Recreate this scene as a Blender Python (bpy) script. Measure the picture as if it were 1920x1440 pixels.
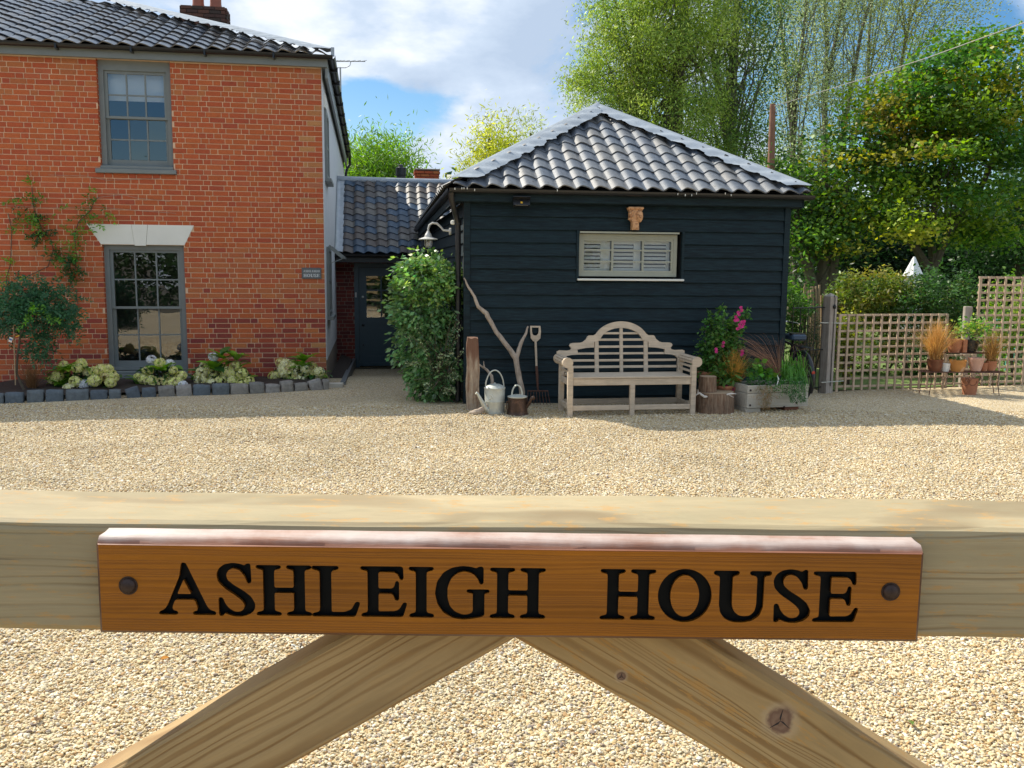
import bpy, math, random
import numpy as np
from mathutils import Vector, Matrix
from mathutils.geometry import tessellate_polygon
from math import sin, cos, tan, radians, pi
for o in list(bpy.data.objects): bpy.data.objects.remove(o)
S = bpy.context.scene
COL = S.collection
RX = random.Random(7)
NR = np.random.default_rng(11)

# ------------------------------------------------------------ camera
FPX, CAMH, PITCH, ROLL = 1690.0, 1.72, radians(7.25), 0.0085
_F = Vector((0, cos(PITCH), -sin(PITCH))); _R0 = Vector((1, 0, 0)); _U0 = Vector((0, sin(PITCH), cos(PITCH)))
_R = _R0*cos(ROLL)+_U0*sin(ROLL); _U = _U0*cos(ROLL)-_R0*sin(ROLL); CAM = Vector((0, 0, CAMH))
cd = bpy.data.cameras.new('camera'); cam = bpy.data.objects.new('camera', cd); COL.objects.link(cam)
cd.sensor_width = 36; cd.lens = 36*FPX/1920; cd.clip_start = .02; cd.clip_end = 2000
m3 = Matrix((_R, _U, -_F)).transposed()
cam.matrix_world = Matrix.Translation(CAM) @ m3.to_4x4()
S.camera = cam
# ------------------------------------------------------------ world, sun, exposure
SUN_DIR = Vector((-.83, .57, 1.0)).normalized()      # towards the sun
SUN_EL = math.asin(SUN_DIR.z); SUN_AZ = math.atan2(SUN_DIR.x, SUN_DIR.y)
W = bpy.data.worlds.new('World'); S.world = W; W.use_nodes = True
nt = W.node_tree; nt.nodes.clear()
def N(nt, t, **k):
    n = nt.nodes.new(t)
    for a, b in k.items():
        if a.startswith('_'): n.inputs[a[1:].replace('_', ' ')].default_value = b
        else: setattr(n, a, b)
    return n
def lk(nt, a, b): nt.links.new(a, b)
def ramp(nt, fac, stops, interp='LINEAR'):
    r = N(nt, 'ShaderNodeValToRGB'); r.color_ramp.interpolation = interp
    e = r.color_ramp.elements
    while len(e) > 1: e.remove(e[0])
    e[0].position = stops[0][0]; e[0].color = (*stops[0][1], 1)
    for p, c in stops[1:]:
        q = e.new(p); q.color = (*c, 1)
    lk(nt, fac, r.inputs[0]); return r.outputs[0]
def math_(nt, op, a, b=None, c=None, clamp=False):
    n = N(nt, 'ShaderNodeMath', operation=op, use_clamp=clamp)
    for i, v in enumerate((a, b, c)):
        if v is None: continue
        if isinstance(v, (int, float)): n.inputs[i].default_value = v
        else: lk(nt, v, n.inputs[i])
    return n.outputs[0]
def mixc(nt, fac, a, b, mode='MIX'):
    n = N(nt, 'ShaderNodeMix', data_type='RGBA', blend_type=mode)
    for i, v in ((0, fac), (6, a), (7, b)):
        if isinstance(v, (int, float)): n.inputs[i].default_value = v
        elif isinstance(v, tuple): n.inputs[i].default_value = (*v, 1)
        else: lk(nt, v, n.inputs[i])
    return n.outputs[2]
sky = N(nt, 'ShaderNodeTexSky', sky_type='NISHITA', sun_disc=False, sun_elevation=SUN_EL, sun_rotation=SUN_AZ, altitude=50, air_density=1.0, dust_density=.6, ozone_density=1.6)
tc = N(nt, 'ShaderNodeTexCoord'); dirv = tc.outputs['Generated']
mp = N(nt, 'ShaderNodeMapping'); mp.inputs['Scale'].default_value = (1, 1, 2.2); mp.inputs['Location'].default_value = (3.1, .7, .25); lk(nt, dirv, mp.inputs[0])
n1 = N(nt, 'ShaderNodeTexNoise', _Scale=3.2, _Detail=9, _Roughness=.58, _Distortion=.25); lk(nt, mp.outputs[0], n1.inputs['Vector'])
n2 = N(nt, 'ShaderNodeTexNoise', _Scale=6.5, _Detail=6, _Roughness=.55); lk(nt, mp.outputs[0], n2.inputs['Vector'])
def bump_dir(px, py, wdt, flat=1.0):
    d = (_F + _R*((px-960)/FPX) + _U*((720-py)/FPX)).normalized()
    s = N(nt, 'ShaderNodeVectorMath', operation='SUBTRACT'); lk(nt, dirv, s.inputs[0]); s.inputs[1].default_value = d
    s2 = N(nt, 'ShaderNodeVectorMath', operation='MULTIPLY'); lk(nt, s.outputs[0], s2.inputs[0]); s2.inputs[1].default_value = (1, 1, flat)
    l = N(nt, 'ShaderNodeVectorMath', operation='LENGTH'); lk(nt, s2.outputs[0], l.inputs[0])
    return math_(nt, 'SUBTRACT', 1.0, math_(nt, 'DIVIDE', l.outputs['Value'], wdt), clamp=True)
cov = math_(nt, 'ADD', n1.outputs[0], .13)
for px, py, wd, amt, fl in ((745, 195, .095, .34, 1.6), (665, 235, .07, .22, 1.2), (1640, 120, .16, .33, 1), (1880, 240, .12, .38, 1), (1560, 380, .10, .2, 1)):
    cov = math_(nt, 'SUBTRACT', cov, math_(nt, 'MULTIPLY', bump_dir(px, py, wd, fl), amt))
rfl = (_F + _R*((255-960)/FPX) + _U*((720-230)/FPX)); hn_ = Vector((sin(radians(9)), -cos(radians(9)), 0)); rfl = (rfl-hn_*2*rfl.dot(hn_)).normalized()     # blue gap that the upper panes mirror
s_ = N(nt, 'ShaderNodeVectorMath', operation='SUBTRACT'); lk(nt, dirv, s_.inputs[0]); s_.inputs[1].default_value = rfl; l_ = N(nt, 'ShaderNodeVectorMath', operation='LENGTH'); lk(nt, s_.outputs[0], l_.inputs[0])
cov = math_(nt, 'SUBTRACT', cov, math_(nt, 'MULTIPLY', math_(nt, 'SUBTRACT', 1.0, math_(nt, 'DIVIDE', l_.outputs['Value'], .5), clamp=True), .30))
mask = N(nt, 'ShaderNodeMapRange', interpolation_type='SMOOTHSTEP'); mask.inputs[1].default_value = .455; mask.inputs[2].default_value = .575; lk(nt, cov, mask.inputs[0])
shade = ramp(nt, n2.outputs[0], [(.36, (4.3, 5.3, 6.8)), (.50, (5.4, 6.4, 7.8)), (.64, (8.0, 8.5, 9.2))])
sat = N(nt, 'ShaderNodeHueSaturation', _Saturation=1.4, _Value=1.12); lk(nt, sky.outputs[0], sat.inputs['Color'])
cl = mixc(nt, mask.outputs[0], sat.outputs[0], shade)
bg = N(nt, 'ShaderNodeBackground', _Strength=.088); lk(nt, cl, bg.inputs[0])
wo = N(nt, 'ShaderNodeOutputWorld'); lk(nt, bg.outputs[0], wo.inputs[0])
sd = bpy.data.lights.new('sun', 'SUN'); sd.energy = 4.6; sd.angle = radians(.5); sd.color = (1, .93, .8)
sun = bpy.data.objects.new('sun', sd); COL.objects.link(sun); sun.rotation_euler = SUN_DIR.to_track_quat('Z', 'Y').to_euler(); sun.location = (-20, 14, 24)
S.view_settings.view_transform = 'Standard'; S.view_settings.look = 'None'; S.view_settings.gamma = 1; S.view_settings.exposure = .5
S.view_settings.use_curve_mapping = False
S.render.engine = 'CYCLES'; S.cycles.use_denoising = True; S.cycles.max_bounces = 7; S.cycles.transparent_max_bounces = 12
S.cycles.diffuse_bounces = 3; S.cycles.glossy_bounces = 3; S.cycles.transmission_bounces = 5
# ------------------------------------------------------------ geometry of the view: pixel -> real place on a real plane
def ray(x, y): return _F + _R*((x-960)/FPX) + _U*((720-y)/FPX)
def G(x, y, z=0.0):
    d = ray(x, y); return CAM + d*((z-CAMH)/d.z)
def P(x, y, Y):
    d = ray(x, y); return CAM + d*(Y/d.y)
class Fr:
    def __init__(s, o, yaw):
        s.o = Vector(o); a = radians(yaw); s.a = a; s.u = Vector((cos(a), sin(a), 0)); s.v = Vector((-sin(a), cos(a), 0))
    def L(s, x, y, t=0):
        d = ray(x, y); k = ((s.o-CAM).dot(s.v)+t)/d.dot(s.v); q = CAM+d*k-s.o; return q.dot(s.u), q.z
    def W(s, a, b, c=0): return s.o + s.u*a + s.v*b + Vector((0, 0, c))
HF = Fr(G(612, 712), 9.0); BF = Fr(G(870, 757), 7.6)
# ------------------------------------------------------------ object helpers
def tag(o, label=None, cat=None, group=None, kind=None):
    if label: o['label'] = label
    if cat: o['category'] = cat
    if group: o['group'] = group
    if kind: o['kind'] = kind
    return o
def thing(name, label, cat, loc=(0, 0, 0), rz=0, group=None, kind=None):
    o = bpy.data.objects.new(name, None); COL.objects.link(o); o.location = loc; o.rotation_euler = (0, 0, rz); o.empty_display_size = .1
    return tag(o, label, cat, group, kind)
def link(name, me, parent=None, loc=None, rot=None, kind=None):
    o = bpy.data.objects.new(name, me); COL.objects.link(o)
    if parent: o.parent = parent
    if loc is not None: o.location = loc
    if rot is not None: o.rotation_euler = rot
    if kind: o['kind'] = kind
    return o
def np_mesh(name, V, F, mat, col=None, smooth=False):
    V = np.asarray(V, dtype=np.float32); F = np.asarray(F, dtype=np.int32)
    me = bpy.data.meshes.new(name); k = F.shape[1]
    me.vertices.add(len(V)); me.vertices.foreach_set('co', V.ravel())
    me.loops.add(F.size); me.loops.foreach_set('vertex_index', F.ravel())
    me.polygons.add(len(F)); me.polygons.foreach_set('loop_start', np.arange(0, F.size, k, dtype=np.int32))
    me.update(calc_edges=True)
    if col is not None:
        a = me.attributes.new('col', 'FLOAT_COLOR', 'POINT'); c = np.ones((len(V), 4), dtype=np.float32); c[:, :3] = col; a.data.foreach_set('color', c.ravel())
    if smooth: me.shade_smooth()
    me.materials.append(mat); return me
class MB:
    def __init__(s): s.v = []; s.f = []; s.c = []; s.cur = (1, 1, 1)
    def add(s, vs, fs):
        n = len(s.v); s.v += [tuple(v) for v in vs]; s.f += [tuple(i+n for i in f) for f in fs]; s.c += [s.cur]*len(vs); return s
    def box(s, c, d, rot=None, jit=0):
        hx, hy, hz = d[0]/2, d[1]/2, d[2]/2
        vs = [Vector((x*hx, y*hy, z*hz)) for z in (-1, 1) for x, y in ((-1, -1), (1, -1), (1, 1), (-1, 1))]
        if jit: vs = [v+Vector((RX.uniform(-jit, jit), RX.uniform(-jit, jit), RX.uniform(-jit, jit))) for v in vs]
        if rot is not None: vs = [rot @ v for v in vs]
        return s.add([v+Vector(c) for v in vs], [(3, 2, 1, 0), (4, 5, 6, 7), (0, 1, 5, 4), (1, 2, 6, 5), (2, 3, 7, 6), (3, 0, 4, 7)])
    def bb(s, x0, x1, y0, y1, z0, z1): return s.box(((x0+x1)/2, (y0+y1)/2, (z0+z1)/2), (x1-x0, y1-y0, z1-z0))
    def cbox(s, x0, x1, y0, y1, z0, z1, b=.004):     # box with chamfered edges
        vs = []; fs = []
        import itertools
        idx = {}
        for sx, sy, sz in itertools.product((0, 1), repeat=3):
            X = (x0, x1)[sx]; Y = (y0, y1)[sy]; Z = (z0, z1)[sz]; dx = (b, -b)[sx]; dy = (b, -b)[sy]; dz = (b, -b)[sz]
            for k, p in enumerate(((X, Y+dy, Z+dz), (X+dx, Y, Z+dz), (X+dx, Y+dy, Z))):
                idx[(sx, sy, sz, k)] = len(vs); vs.append(p)
        for ax in range(3):
            for sgn in (0, 1):
                q = []
                for a, bb_ in ((0, 0), (1, 0), (1, 1), (0, 1)):
                    t = [0, 0, 0]; t[ax] = sgn; t[(ax+1) % 3] = a; t[(ax+2) % 3] = bb_; q.append(idx[(*t, ax)])
                fs.append(tuple(q if sgn else q[::-1]))
        for ax in range(3):
            o1, o2 = (ax+1) % 3, (ax+2) % 3
            for a in (0, 1):
                for b2 in (0, 1):
                    e = []
                    for t_ in (0, 1):
                        t = [0, 0, 0]; t[ax] = t_; t[o1] = a; t[o2] = b2; e.append((idx[(*t, o1)], idx[(*t, o2)]))
                    q = (e[0][0], e[0][1], e[1][1], e[1][0]); fs.append(q if a != b2 else q[::-1])
        for sx, sy, sz in itertools.product((0, 1), repeat=3):
            q = tuple(idx[(sx, sy, sz, k)] for k in range(3)); fs.append(q if (sx+sy+sz) % 2 else q[::-1])
        return s.add(vs, fs)
    def beam(s, p, q, w, h, up=(0, 0, 1)):
        p = Vector(p); q = Vector(q); d = (q-p).normalized(); up = Vector(up)
        if abs(d.dot(up)) > .97: up = Vector((0, 1, 0))
        sd = d.cross(up).normalized(); u2 = sd.cross(d)
        vs = [a+sd*(w/2*i)+u2*(h/2*j) for a in (p, q) for i, j in ((-1, -1), (1, -1), (1, 1), (-1, 1))]
        return s.add(vs, [(0, 1, 2, 3), (7, 6, 5, 4), (0, 4, 5, 1), (1, 5, 6, 2), (2, 6, 7, 3), (3, 7, 4, 0)])
    def tube(s, pts, rad, n=8, cap=True, squash=None):
        pts = [Vector(p) for p in pts]; m = len(pts)
        if isinstance(rad, (int, float)): rad = [rad]*m
        vs = []; fs = []; pn = None
        for i, p in enumerate(pts):
            t = (pts[min(i+1, m-1)]-pts[max(i-1, 0)]).normalized()
            if pn is None: pn = t.orthogonal().normalized()
            pn = (pn - t*pn.dot(t)).normalized(); bn = t.cross(pn)
            for k in range(n):
                a = 2*pi*k/n; r = rad[i]
                vs.append(p + (pn*cos(a)+bn*sin(a))*r)
        for i in range(m-1):
            for k in range(n):
                a = i*n+k; b = i*n+(k+1) % n; fs.append((a, b, b+n, a+n))
        if cap: fs.append(tuple(range(n))[::-1]); fs.append(tuple(range((m-1)*n, m*n)))
        return s.add(vs, fs)
    def lathe(s, prof, n=20, c=(0, 0, 0), axis='z', wob=0):
        vs = []; fs = []; c = Vector(c)
        for j, (r, z) in enumerate(prof):
            for k in range(n):
                a = 2*pi*k/n; rr = r*(1+wob*sin(3*a+1.3)+wob*.7*sin(5*a))
                p = (rr*cos(a), rr*sin(a), z)
                if axis == 'y': p = (rr*cos(a), z, rr*sin(a))
                if axis == 'x': p = (z, rr*cos(a), rr*sin(a))
                vs.append(Vector(p)+c)
        for j in range(len(prof)-1):
            for k in range(n):
                a = j*n+k; b = j*n+(k+1) % n
                fs.append((a, b, b+n, a+n) if axis != 'y' else (a+n, b+n, b, a))
        fs.append(tuple(range(n))[::-1]); fs.append(tuple(range((len(prof)-1)*n, len(prof)*n)))
        return s.add(vs, fs)
    def prism(s, pts, y0, y1, plane='xz', holes=None):   # polygon (2D) extruded; plane 'xz' extrudes along y
        loops = [pts]+(holes or [])
        flat = [p for l in loops for p in l]; n = len(flat)
        tri = tessellate_polygon([[Vector((p[0], p[1], 0)) for p in l] for l in loops])
        f3 = (lambda p, d: (p[0], d, p[1])) if plane == 'xz' else ((lambda p, d: (p[0], p[1], d)) if plane == 'xy' else (lambda p, d: (d, p[0], p[1])))
        vs = [f3(p, y0) for p in flat]+[f3(p, y1) for p in flat]; fs = []
        for t in tri: fs.append(tuple(t)); fs.append(tuple(i+n for i in reversed(t)))
        st = 0
        for l in loops:
            m = len(l)
            for i in range(m): fs.append((st+i, st+(i+1) % m, st+(i+1) % m+n, st+i+n))
            st += m
        return s.add(vs, fs)
    def mesh(s, name, mat, smooth=False, recalc=True):
        me = bpy.data.meshes.new(name); me.from_pydata([tuple(v) for v in s.v], [], s.f)
        if any(c != (1, 1, 1) for c in s.c):
            a = me.attributes.new('col', 'FLOAT_COLOR', 'POINT'); a.data.foreach_set('color', np.array([(*c, 1) for c in s.c], dtype=np.float32).ravel())
        if recalc:
            import bmesh
            bm = bmesh.new(); bm.from_mesh(me); bmesh.ops.recalc_face_normals(bm, faces=bm.faces); bm.to_mesh(me); bm.free()
        if smooth:
            me.shade_smooth()
            try: me.set_sharp_from_angle(angle=radians(38))
            except Exception: pass
        me.materials.append(mat); return me
    def build(s, name, mat, parent=None, loc=None, rot=None, smooth=False, kind=None):
        return link(name, s.mesh(name, mat, smooth), parent, loc, rot, kind)
# ------------------------------------------------------------ materials
def mat(name, base=(.5, .5, .5), rough=.7, metal=0, spec=.5, attr=False, noise=None, bump=None, coat=0, trans=0, grain=None, stain=None, objvar=0):
    m = bpy.data.materials.new(name); m.use_nodes = True; t = m.node_tree; b = t.nodes['Principled BSDF']
    b.inputs['Roughness'].default_value = rough; b.inputs['Metallic'].default_value = metal; b.inputs['Specular IOR Level'].default_value = spec
    if coat: b.inputs['Coat Weight'].default_value = coat; b.inputs['Coat Roughness'].default_value = .15
    tcx = N(t, 'ShaderNodeTexCoord'); co = tcx.outputs['Object']
    if name in WORLDCO: co = N(t, 'ShaderNodeNewGeometry').outputs['Position']
    if attr:
        at = N(t, 'ShaderNodeAttribute', attribute_name='col'); c = at.outputs['Color']
        if base != (.5, .5, .5): c = mixc(t, 1.0, c, base, 'MULTIPLY')
    else:
        rgb = N(t, 'ShaderNodeRGB'); rgb.outputs[0].default_value = (*base, 1); c = rgb.outputs[0]
    if objvar:
        oi = N(t, 'ShaderNodeObjectInfo'); v = N(t, 'ShaderNodeMapRange'); v.inputs[3].default_value = 1-objvar; v.inputs[4].default_value = 1+objvar; lk(t, oi.outputs['Random'], v.inputs[0])
        h = N(t, 'ShaderNodeHueSaturation'); lk(t, c, h.inputs['Color']); lk(t, v.outputs[0], h.inputs['Value']); c = h.outputs[0]
    if noise:      # (scale, amount[, detail])
        nz = N(t, 'ShaderNodeTexNoise', _Scale=noise[0], _Detail=noise[2] if len(noise) > 2 else 5, _Roughness=.6); lk(t, co, nz.inputs['Vector'])
        v = N(t, 'ShaderNodeMapRange'); v.inputs[1].default_value = .25; v.inputs[2].default_value = .75; v.inputs[3].default_value = 1-noise[1]; v.inputs[4].default_value = 1+noise[1]; lk(t, nz.outputs[0], v.inputs[0])
        h = N(t, 'ShaderNodeHueSaturation'); lk(t, c, h.inputs['Color']); lk(t, v.outputs[0], h.inputs['Value']); c = h.outputs[0]
    hgt = None
    if grain:      # (scale vector, dark colour, amount)
        mpp = N(t, 'ShaderNodeMapping'); mpp.inputs['Scale'].default_value = grain[0]; lk(t, co, mpp.inputs[0])
        g = N(t, 'ShaderNodeTexNoise', _Scale=1, _Detail=8, _Roughness=.65, _Distortion=.3); lk(t, mpp.outputs[0], g.inputs['Vector'])
        f = N(t, 'ShaderNodeMapRange'); f.inputs[1].default_value = .42; f.inputs[2].default_value = .66; f.inputs[4].default_value = grain[2]; lk(t, g.outputs[0], f.inputs[0])
        c = mixc(t, f.outputs[0], c, grain[1]); hgt = g.outputs[0]
    if stain:      # (scale, colour, lo, hi, amount)
        sn = N(t, 'ShaderNodeTexNoise', _Scale=stain[0], _Detail=6, _Roughness=.65); lk(t, co, sn.inputs['Vector'])
        f = N(t, 'ShaderNodeMapRange'); f.inputs[1].default_value = stain[2]; f.inputs[2].default_value = stain[3]; f.inputs[4].default_value = stain[4]; lk(t, sn.outputs[0], f.inputs[0])
        c = mixc(t, f.outputs[0], c, stain[1])
    lk(t, c, b.inputs['Base Color'])
    if bump or hgt:
        bp = N(t, 'ShaderNodeBump'); bp.inputs['Strength'].default_value = bump[1] if bump else .35; bp.inputs['Distance'].default_value = bump[2] if bump and len(bump) > 2 else .004
        if bump:
            bn = N(t, 'ShaderNodeTexNoise', _Scale=bump[0], _Detail=6, _Roughness=.6); lk(t, co, bn.inputs['Vector']); hh = bn.outputs[0]
            if hgt: hh = math_(t, 'ADD', hh, hgt)
        else: hh = hgt
        lk(t, hh, bp.inputs['Height']); lk(t, bp.outputs[0], b.inputs['Normal'])
    if trans:
        out = t.nodes['Material Output']; tr = N(t, 'ShaderNodeBsdfTranslucent'); mx = N(t, 'ShaderNodeMixShader'); mx.inputs[0].default_value = trans
        h = N(t, 'ShaderNodeHueSaturation', _Saturation=1.15, _Value=1.5); lk(t, c, h.inputs['Color']); lk(t, h.outputs[0], tr.inputs[0])
        lk(t, b.outputs[0], mx.inputs[1]); lk(t, tr.outputs[0], mx.inputs[2]); lk(t, mx.outputs[0], out.inputs[0])
    return m
M = {}
WORLDCO = {'brick_clay', 'black_glazed_pantile', 'blue_black_pantile', 'weathered_pantile', 'black_weatherboard', 'trellis_wood', 'granite_sett', 'lead_flashing'}
M['brick'] = mat('brick_clay', attr=True, rough=.85, noise=(60, .22), bump=(120, .35, .003), stain=(9, (.10, .035, .02), .60, .78, .35), spec=.25)
M['mortar'] = mat('mortar', (.68, .47, .31), .9, noise=(5, .15), bump=(150, .3, .002), stain=(1.3, (.30, .23, .16), .62, .75, .55))
M['darkmortar'] = mat('old_mortar', (.30, .24, .19), .9, noise=(5, .15), bump=(150, .3, .002))
M['render'] = mat('white_render', (.74, .76, .78), .8, noise=(3, .05), bump=(70, .2, .002))
M['stone'] = mat('cream_lintel_paint', (.76, .75, .68), .6, noise=(4, .04), bump=(80, .1, .001))
M['greypaint'] = mat('grey_window_paint', (.19, .21, .205), .45, noise=(8, .07), bump=(90, .08, .001))
M['sagepaint'] = mat('sage_window_paint', (.33, .34, .27), .45, noise=(8, .06))
M['doorpaint'] = mat('door_paint', (.05, .085, .105), .4, noise=(6, .06))
M['whitepaint'] = mat('shutter_white', (.72, .72, .66), .5)
M['black'] = mat('black_plastic', (.012, .013, .015), .35)
M['iron'] = mat('black_iron', (.015, .015, .016), .5, noise=(40, .2))
M['board'] = mat('black_weatherboard', (.0035, .012, .017), .62, grain=((2.2, 30, 60), (.010, .030, .039), .9), objvar=.25, spec=.25)
M['dark'] = mat('dark_void', (.02, .02, .022), .9)
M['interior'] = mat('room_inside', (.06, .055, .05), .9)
M['tile'] = mat('black_glazed_pantile', attr=True, rough=.19, noise=(9, .25), bump=(26, .22, .006), stain=(14, (.20, .19, .17), .60, .74, .5), spec=.9)
M['tilegrey'] = mat('weathered_pantile', attr=True, rough=.5, noise=(11, .22), bump=(30, .35, .006), stain=(13, (.05, .045, .04), .61, .66, .75), spec=.5)
M['lead'] = mat('lead_flashing', (.34, .38, .42), .42, metal=.25, noise=(7, .15), bump=(9, .35, .012), stain=(5, (.50, .53, .55), .5, .7, .6))
M['tileblue'] = mat('blue_black_pantile', attr=True, rough=.58, noise=(9, .25), bump=(26, .3, .006), stain=(14, (.20, .19, .17), .60, .74, .5), spec=.5)
M['deck'] = mat('roof_underside', (.02, .02, .02), .9)
M['teak'] = mat('weathered_teak', (.56, .46, .345), .75, grain=((3, 26, 26), (.36, .29, .21), .6), noise=(12, .12), bump=(60, .2, .002))
M['drift'] = mat('driftwood', (.44, .36, .28), .8, grain=((22, 22, 5), (.22, .16, .12), .75), noise=(10, .15))
M['sleeper'] = mat('old_oak_post', (.42, .34, .25), .85, grain=((26, 26, 2.6), (.17, .09, .05), .9), noise=(9, .2), bump=(40, .4, .004))
def wet_top(m):
    t = m.node_tree; b = t.nodes['Principled BSDF']; src = b.inputs['Base Color'].links[0].from_socket; tcx = N(t, 'ShaderNodeTexCoord'); sp = N(t, 'ShaderNodeSeparateXYZ'); lk(t, tcx.outputs['Object'], sp.inputs[0])
    mp_ = N(t, 'ShaderNodeMapping'); mp_.inputs['Scale'].default_value = (22, 22, 5); lk(t, tcx.outputs['Object'], mp_.inputs[0]); nz = N(t, 'ShaderNodeTexNoise', _Scale=1, _Detail=4); lk(t, mp_.outputs[0], nz.inputs['Vector'])
    h = math_(t, 'ADD', sp.outputs['Z'], math_(t, 'MULTIPLY', nz.outputs[0], .34)); mr = N(t, 'ShaderNodeMapRange', interpolation_type='SMOOTHSTEP'); mr.inputs[1].default_value = .70; mr.inputs[2].default_value = .92; mr.inputs[4].default_value = .88; lk(t, h, mr.inputs[0])
    lk(t, mixc(t, mr.outputs[0], src, (.13, .055, .03)), b.inputs['Base Color'])
wet_top(M['sleeper'])
M['sleepertop'] = mat('wet_oak_top', (.17, .075, .04), .8, grain=((26, 26, 2.6), (.07, .03, .02), .9), noise=(9, .25), bump=(40, .4, .004))
M['galv'] = mat('galvanised_steel', (.50, .52, .47), .5, metal=.35, noise=(9, .14), stain=(6, (.33, .33, .28), .5, .7, .6))
M['copper'] = mat('aged_copper', (.075, .045, .032), .42, metal=.55, noise=(9, .3), stain=(12, (.22, .12, .08), .55, .7, .6))
M['rust'] = mat('rusty_iron', (.10, .045, .03), .8, noise=(40, .3), bump=(80, .3, .001))
M['terracotta'] = mat('terracotta', (.42, .17, .085), .8, noise=(12, .15), stain=(9, (.55, .42, .33), .58, .72, .6), bump=(60, .15, .001))
M['corbel'] = mat('carved_pale_terracotta', (.60, .33, .16), .6, noise=(20, .25), stain=(22, (.22, .09, .04), .5, .62, .8), bump=(60, .3, .002))
M['terradark'] = mat('brown_glazed_pot', (.17, .055, .025), .4, noise=(12, .15))
M['terraorange'] = mat('orange_pot', (.55, .24, .06), .55, noise=(9, .12), stain=(7, (.70, .55, .42), .56, .66, .7))
M['terrapink'] = mat('pink_pot', (.60, .36, .27), .7, noise=(9, .12), stain=(9, (.68, .52, .45), .55, .7, .6))
M['whitepot'] = mat('white_pot', (.75, .75, .72), .4)
M['soil'] = mat('soil', (.035, .024, .018), .95, noise=(30, .4), bump=(50, .8, .01))
M['sett'] = mat('granite_sett', attr=True, rough=.8, noise=(22, .28), bump=(18, .8, .012))
M['bark'] = mat('tree_bark', (.10, .08, .055), .9, noise=(6, .3), bump=(25, .7, .02), stain=(3, (.12, .13, .07), .5, .7, .6))
M['barkgrey'] = mat('pale_bark', (.17, .15, .11), .9, noise=(6, .3), bump=(25, .6, .02))
M['logbark'] = mat('log_bark', (.15, .085, .05), .9, noise=(14, .5), grain=((40, 40, 4), (.34, .25, .17), .75), bump=(30, .8, .01))
M['logtop'] = mat('sawn_log_top', (.38, .27, .17), .8, noise=(20, .2))
M['leaf'] = mat('leaf', attr=True, rough=.45, trans=.38, spec=.4)
M['leafgloss'] = mat('leaf_gloss', attr=True, rough=.33, trans=.28, spec=.75)
M['straw'] = mat('dry_grass', attr=True, rough=.7, trans=.3)
M['petal'] = mat('petal', attr=True, rough=.7, trans=.25, spec=.2)
M['trellis'] = mat('trellis_wood', (.52, .39, .27), .8, noise=(14, .15), grain=((9, 9, 9), (.26, .18, .12), .5), objvar=.12)
M['postwood'] = mat('grey_post', (.40, .35, .30), .85, noise=(10, .15), grain=((30, 30, 3), (.22, .18, .15), .7))
M['stake'] = mat('chestnut_pale', (.40, .29, .17), .85, noise=(14, .25), objvar=.25)
M['pole'] = mat('pole_wood', (.28, .14, .085), .85, noise=(5, .2), grain=((18, 18, 1.5), (.15, .07, .045), .6))
M['canvas'] = mat('white_canvas', (.78, .78, .76), .8)
M['trough'] = mat('pale_planter_board', (.52, .48, .40), .8, noise=(10, .12), grain=((3, 24, 34), (.33, .29, .23), .6))
M['slate'] = mat('slate_plaque', (.11, .12, .125), .55, noise=(30, .15))
M['lettering'] = mat('pale_lettering', (.72, .74, .74), .6)
M['grassmat'] = mat('lawn_grass', (.13, .19, .045), .9, noise=(1.2, .35), bump=(60, .8, .02))
M['earth'] = mat('bare_ground', (.09, .075, .05), .95, noise=(2, .3), bump=(20, .5, .02))
M['chrome'] = mat('chrome', (.6, .6, .6), .2, metal=1)
M['redlens'] = mat('red_reflector', (.45, .03, .015), .25)
M['rubber'] = mat('rubber', (.02, .02, .02), .6)
M['lampgrey'] = mat('lamp_aluminium', (.50, .50, .48), .5, metal=.3, noise=(9, .1))
M['yellow'] = mat('yellow_tie', (.75, .45, .03), .6)
M['coir'] = mat('coir_root_mat', (.30, .20, .085), .95, noise=(40, .5), bump=(60, 1, .01))
M['wire'] = mat('grey_wire', (.32, .31, .29), .6)
M['bolt'] = mat('bolt_head', (.055, .038, .034), .5, metal=.7, noise=(200, .35))
M['blackpaint'] = mat('black_letter_paint', (.003, .004, .005), .6, spec=.15)
M['redbrickend'] = mat('chimney_pot', (.30, .09, .05), .6, noise=(8, .2))
def glass(name, refl=.22, tint=(.9, .93, .93), rough=0.0):
    m = bpy.data.materials.new(name); m.use_nodes = True; t = m.node_tree; t.nodes.remove(t.nodes['Principled BSDF'])
    out = t.nodes['Material Output']; g = N(t, 'ShaderNodeBsdfGlossy', _Roughness=rough); g.inputs[0].default_value = (.95, .97, 1, 1)
    tr = N(t, 'ShaderNodeBsdfTransparent'); tr.inputs[0].default_value = (*tint, 1); mx = N(t, 'ShaderNodeMixShader')
    lw = N(t, 'ShaderNodeLayerWeight', _Blend=.35); f = math_(t, 'ADD', math_(t, 'MULTIPLY', lw.outputs['Fresnel'], .6), refl, clamp=True)
    tcx = N(t, 'ShaderNodeTexCoord'); nz = N(t, 'ShaderNodeTexNoise', _Scale=3, _Detail=1); lk(t, tcx.outputs['Object'], nz.inputs['Vector'])
    bp = N(t, 'ShaderNodeBump'); bp.inputs['Strength'].default_value = .06; bp.inputs['Distance'].default_value = .012; lk(t, nz.outputs[0], bp.inputs['Height']); lk(t, bp.outputs[0], g.inputs['Normal'])
    lk(t, f, mx.inputs[0]); lk(t, tr.outputs[0], mx.inputs[1]); lk(t, g.outputs[0], mx.inputs[2]); lk(t, mx.outputs[0], out.inputs[0]); return m
M['glass'] = glass('window_glass', .13); M['glassbarn'] = glass('barn_window_glass', .03); M['glassjar'] = glass('lamp_glass', .12, (.85, .87, .85), .05)
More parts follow.
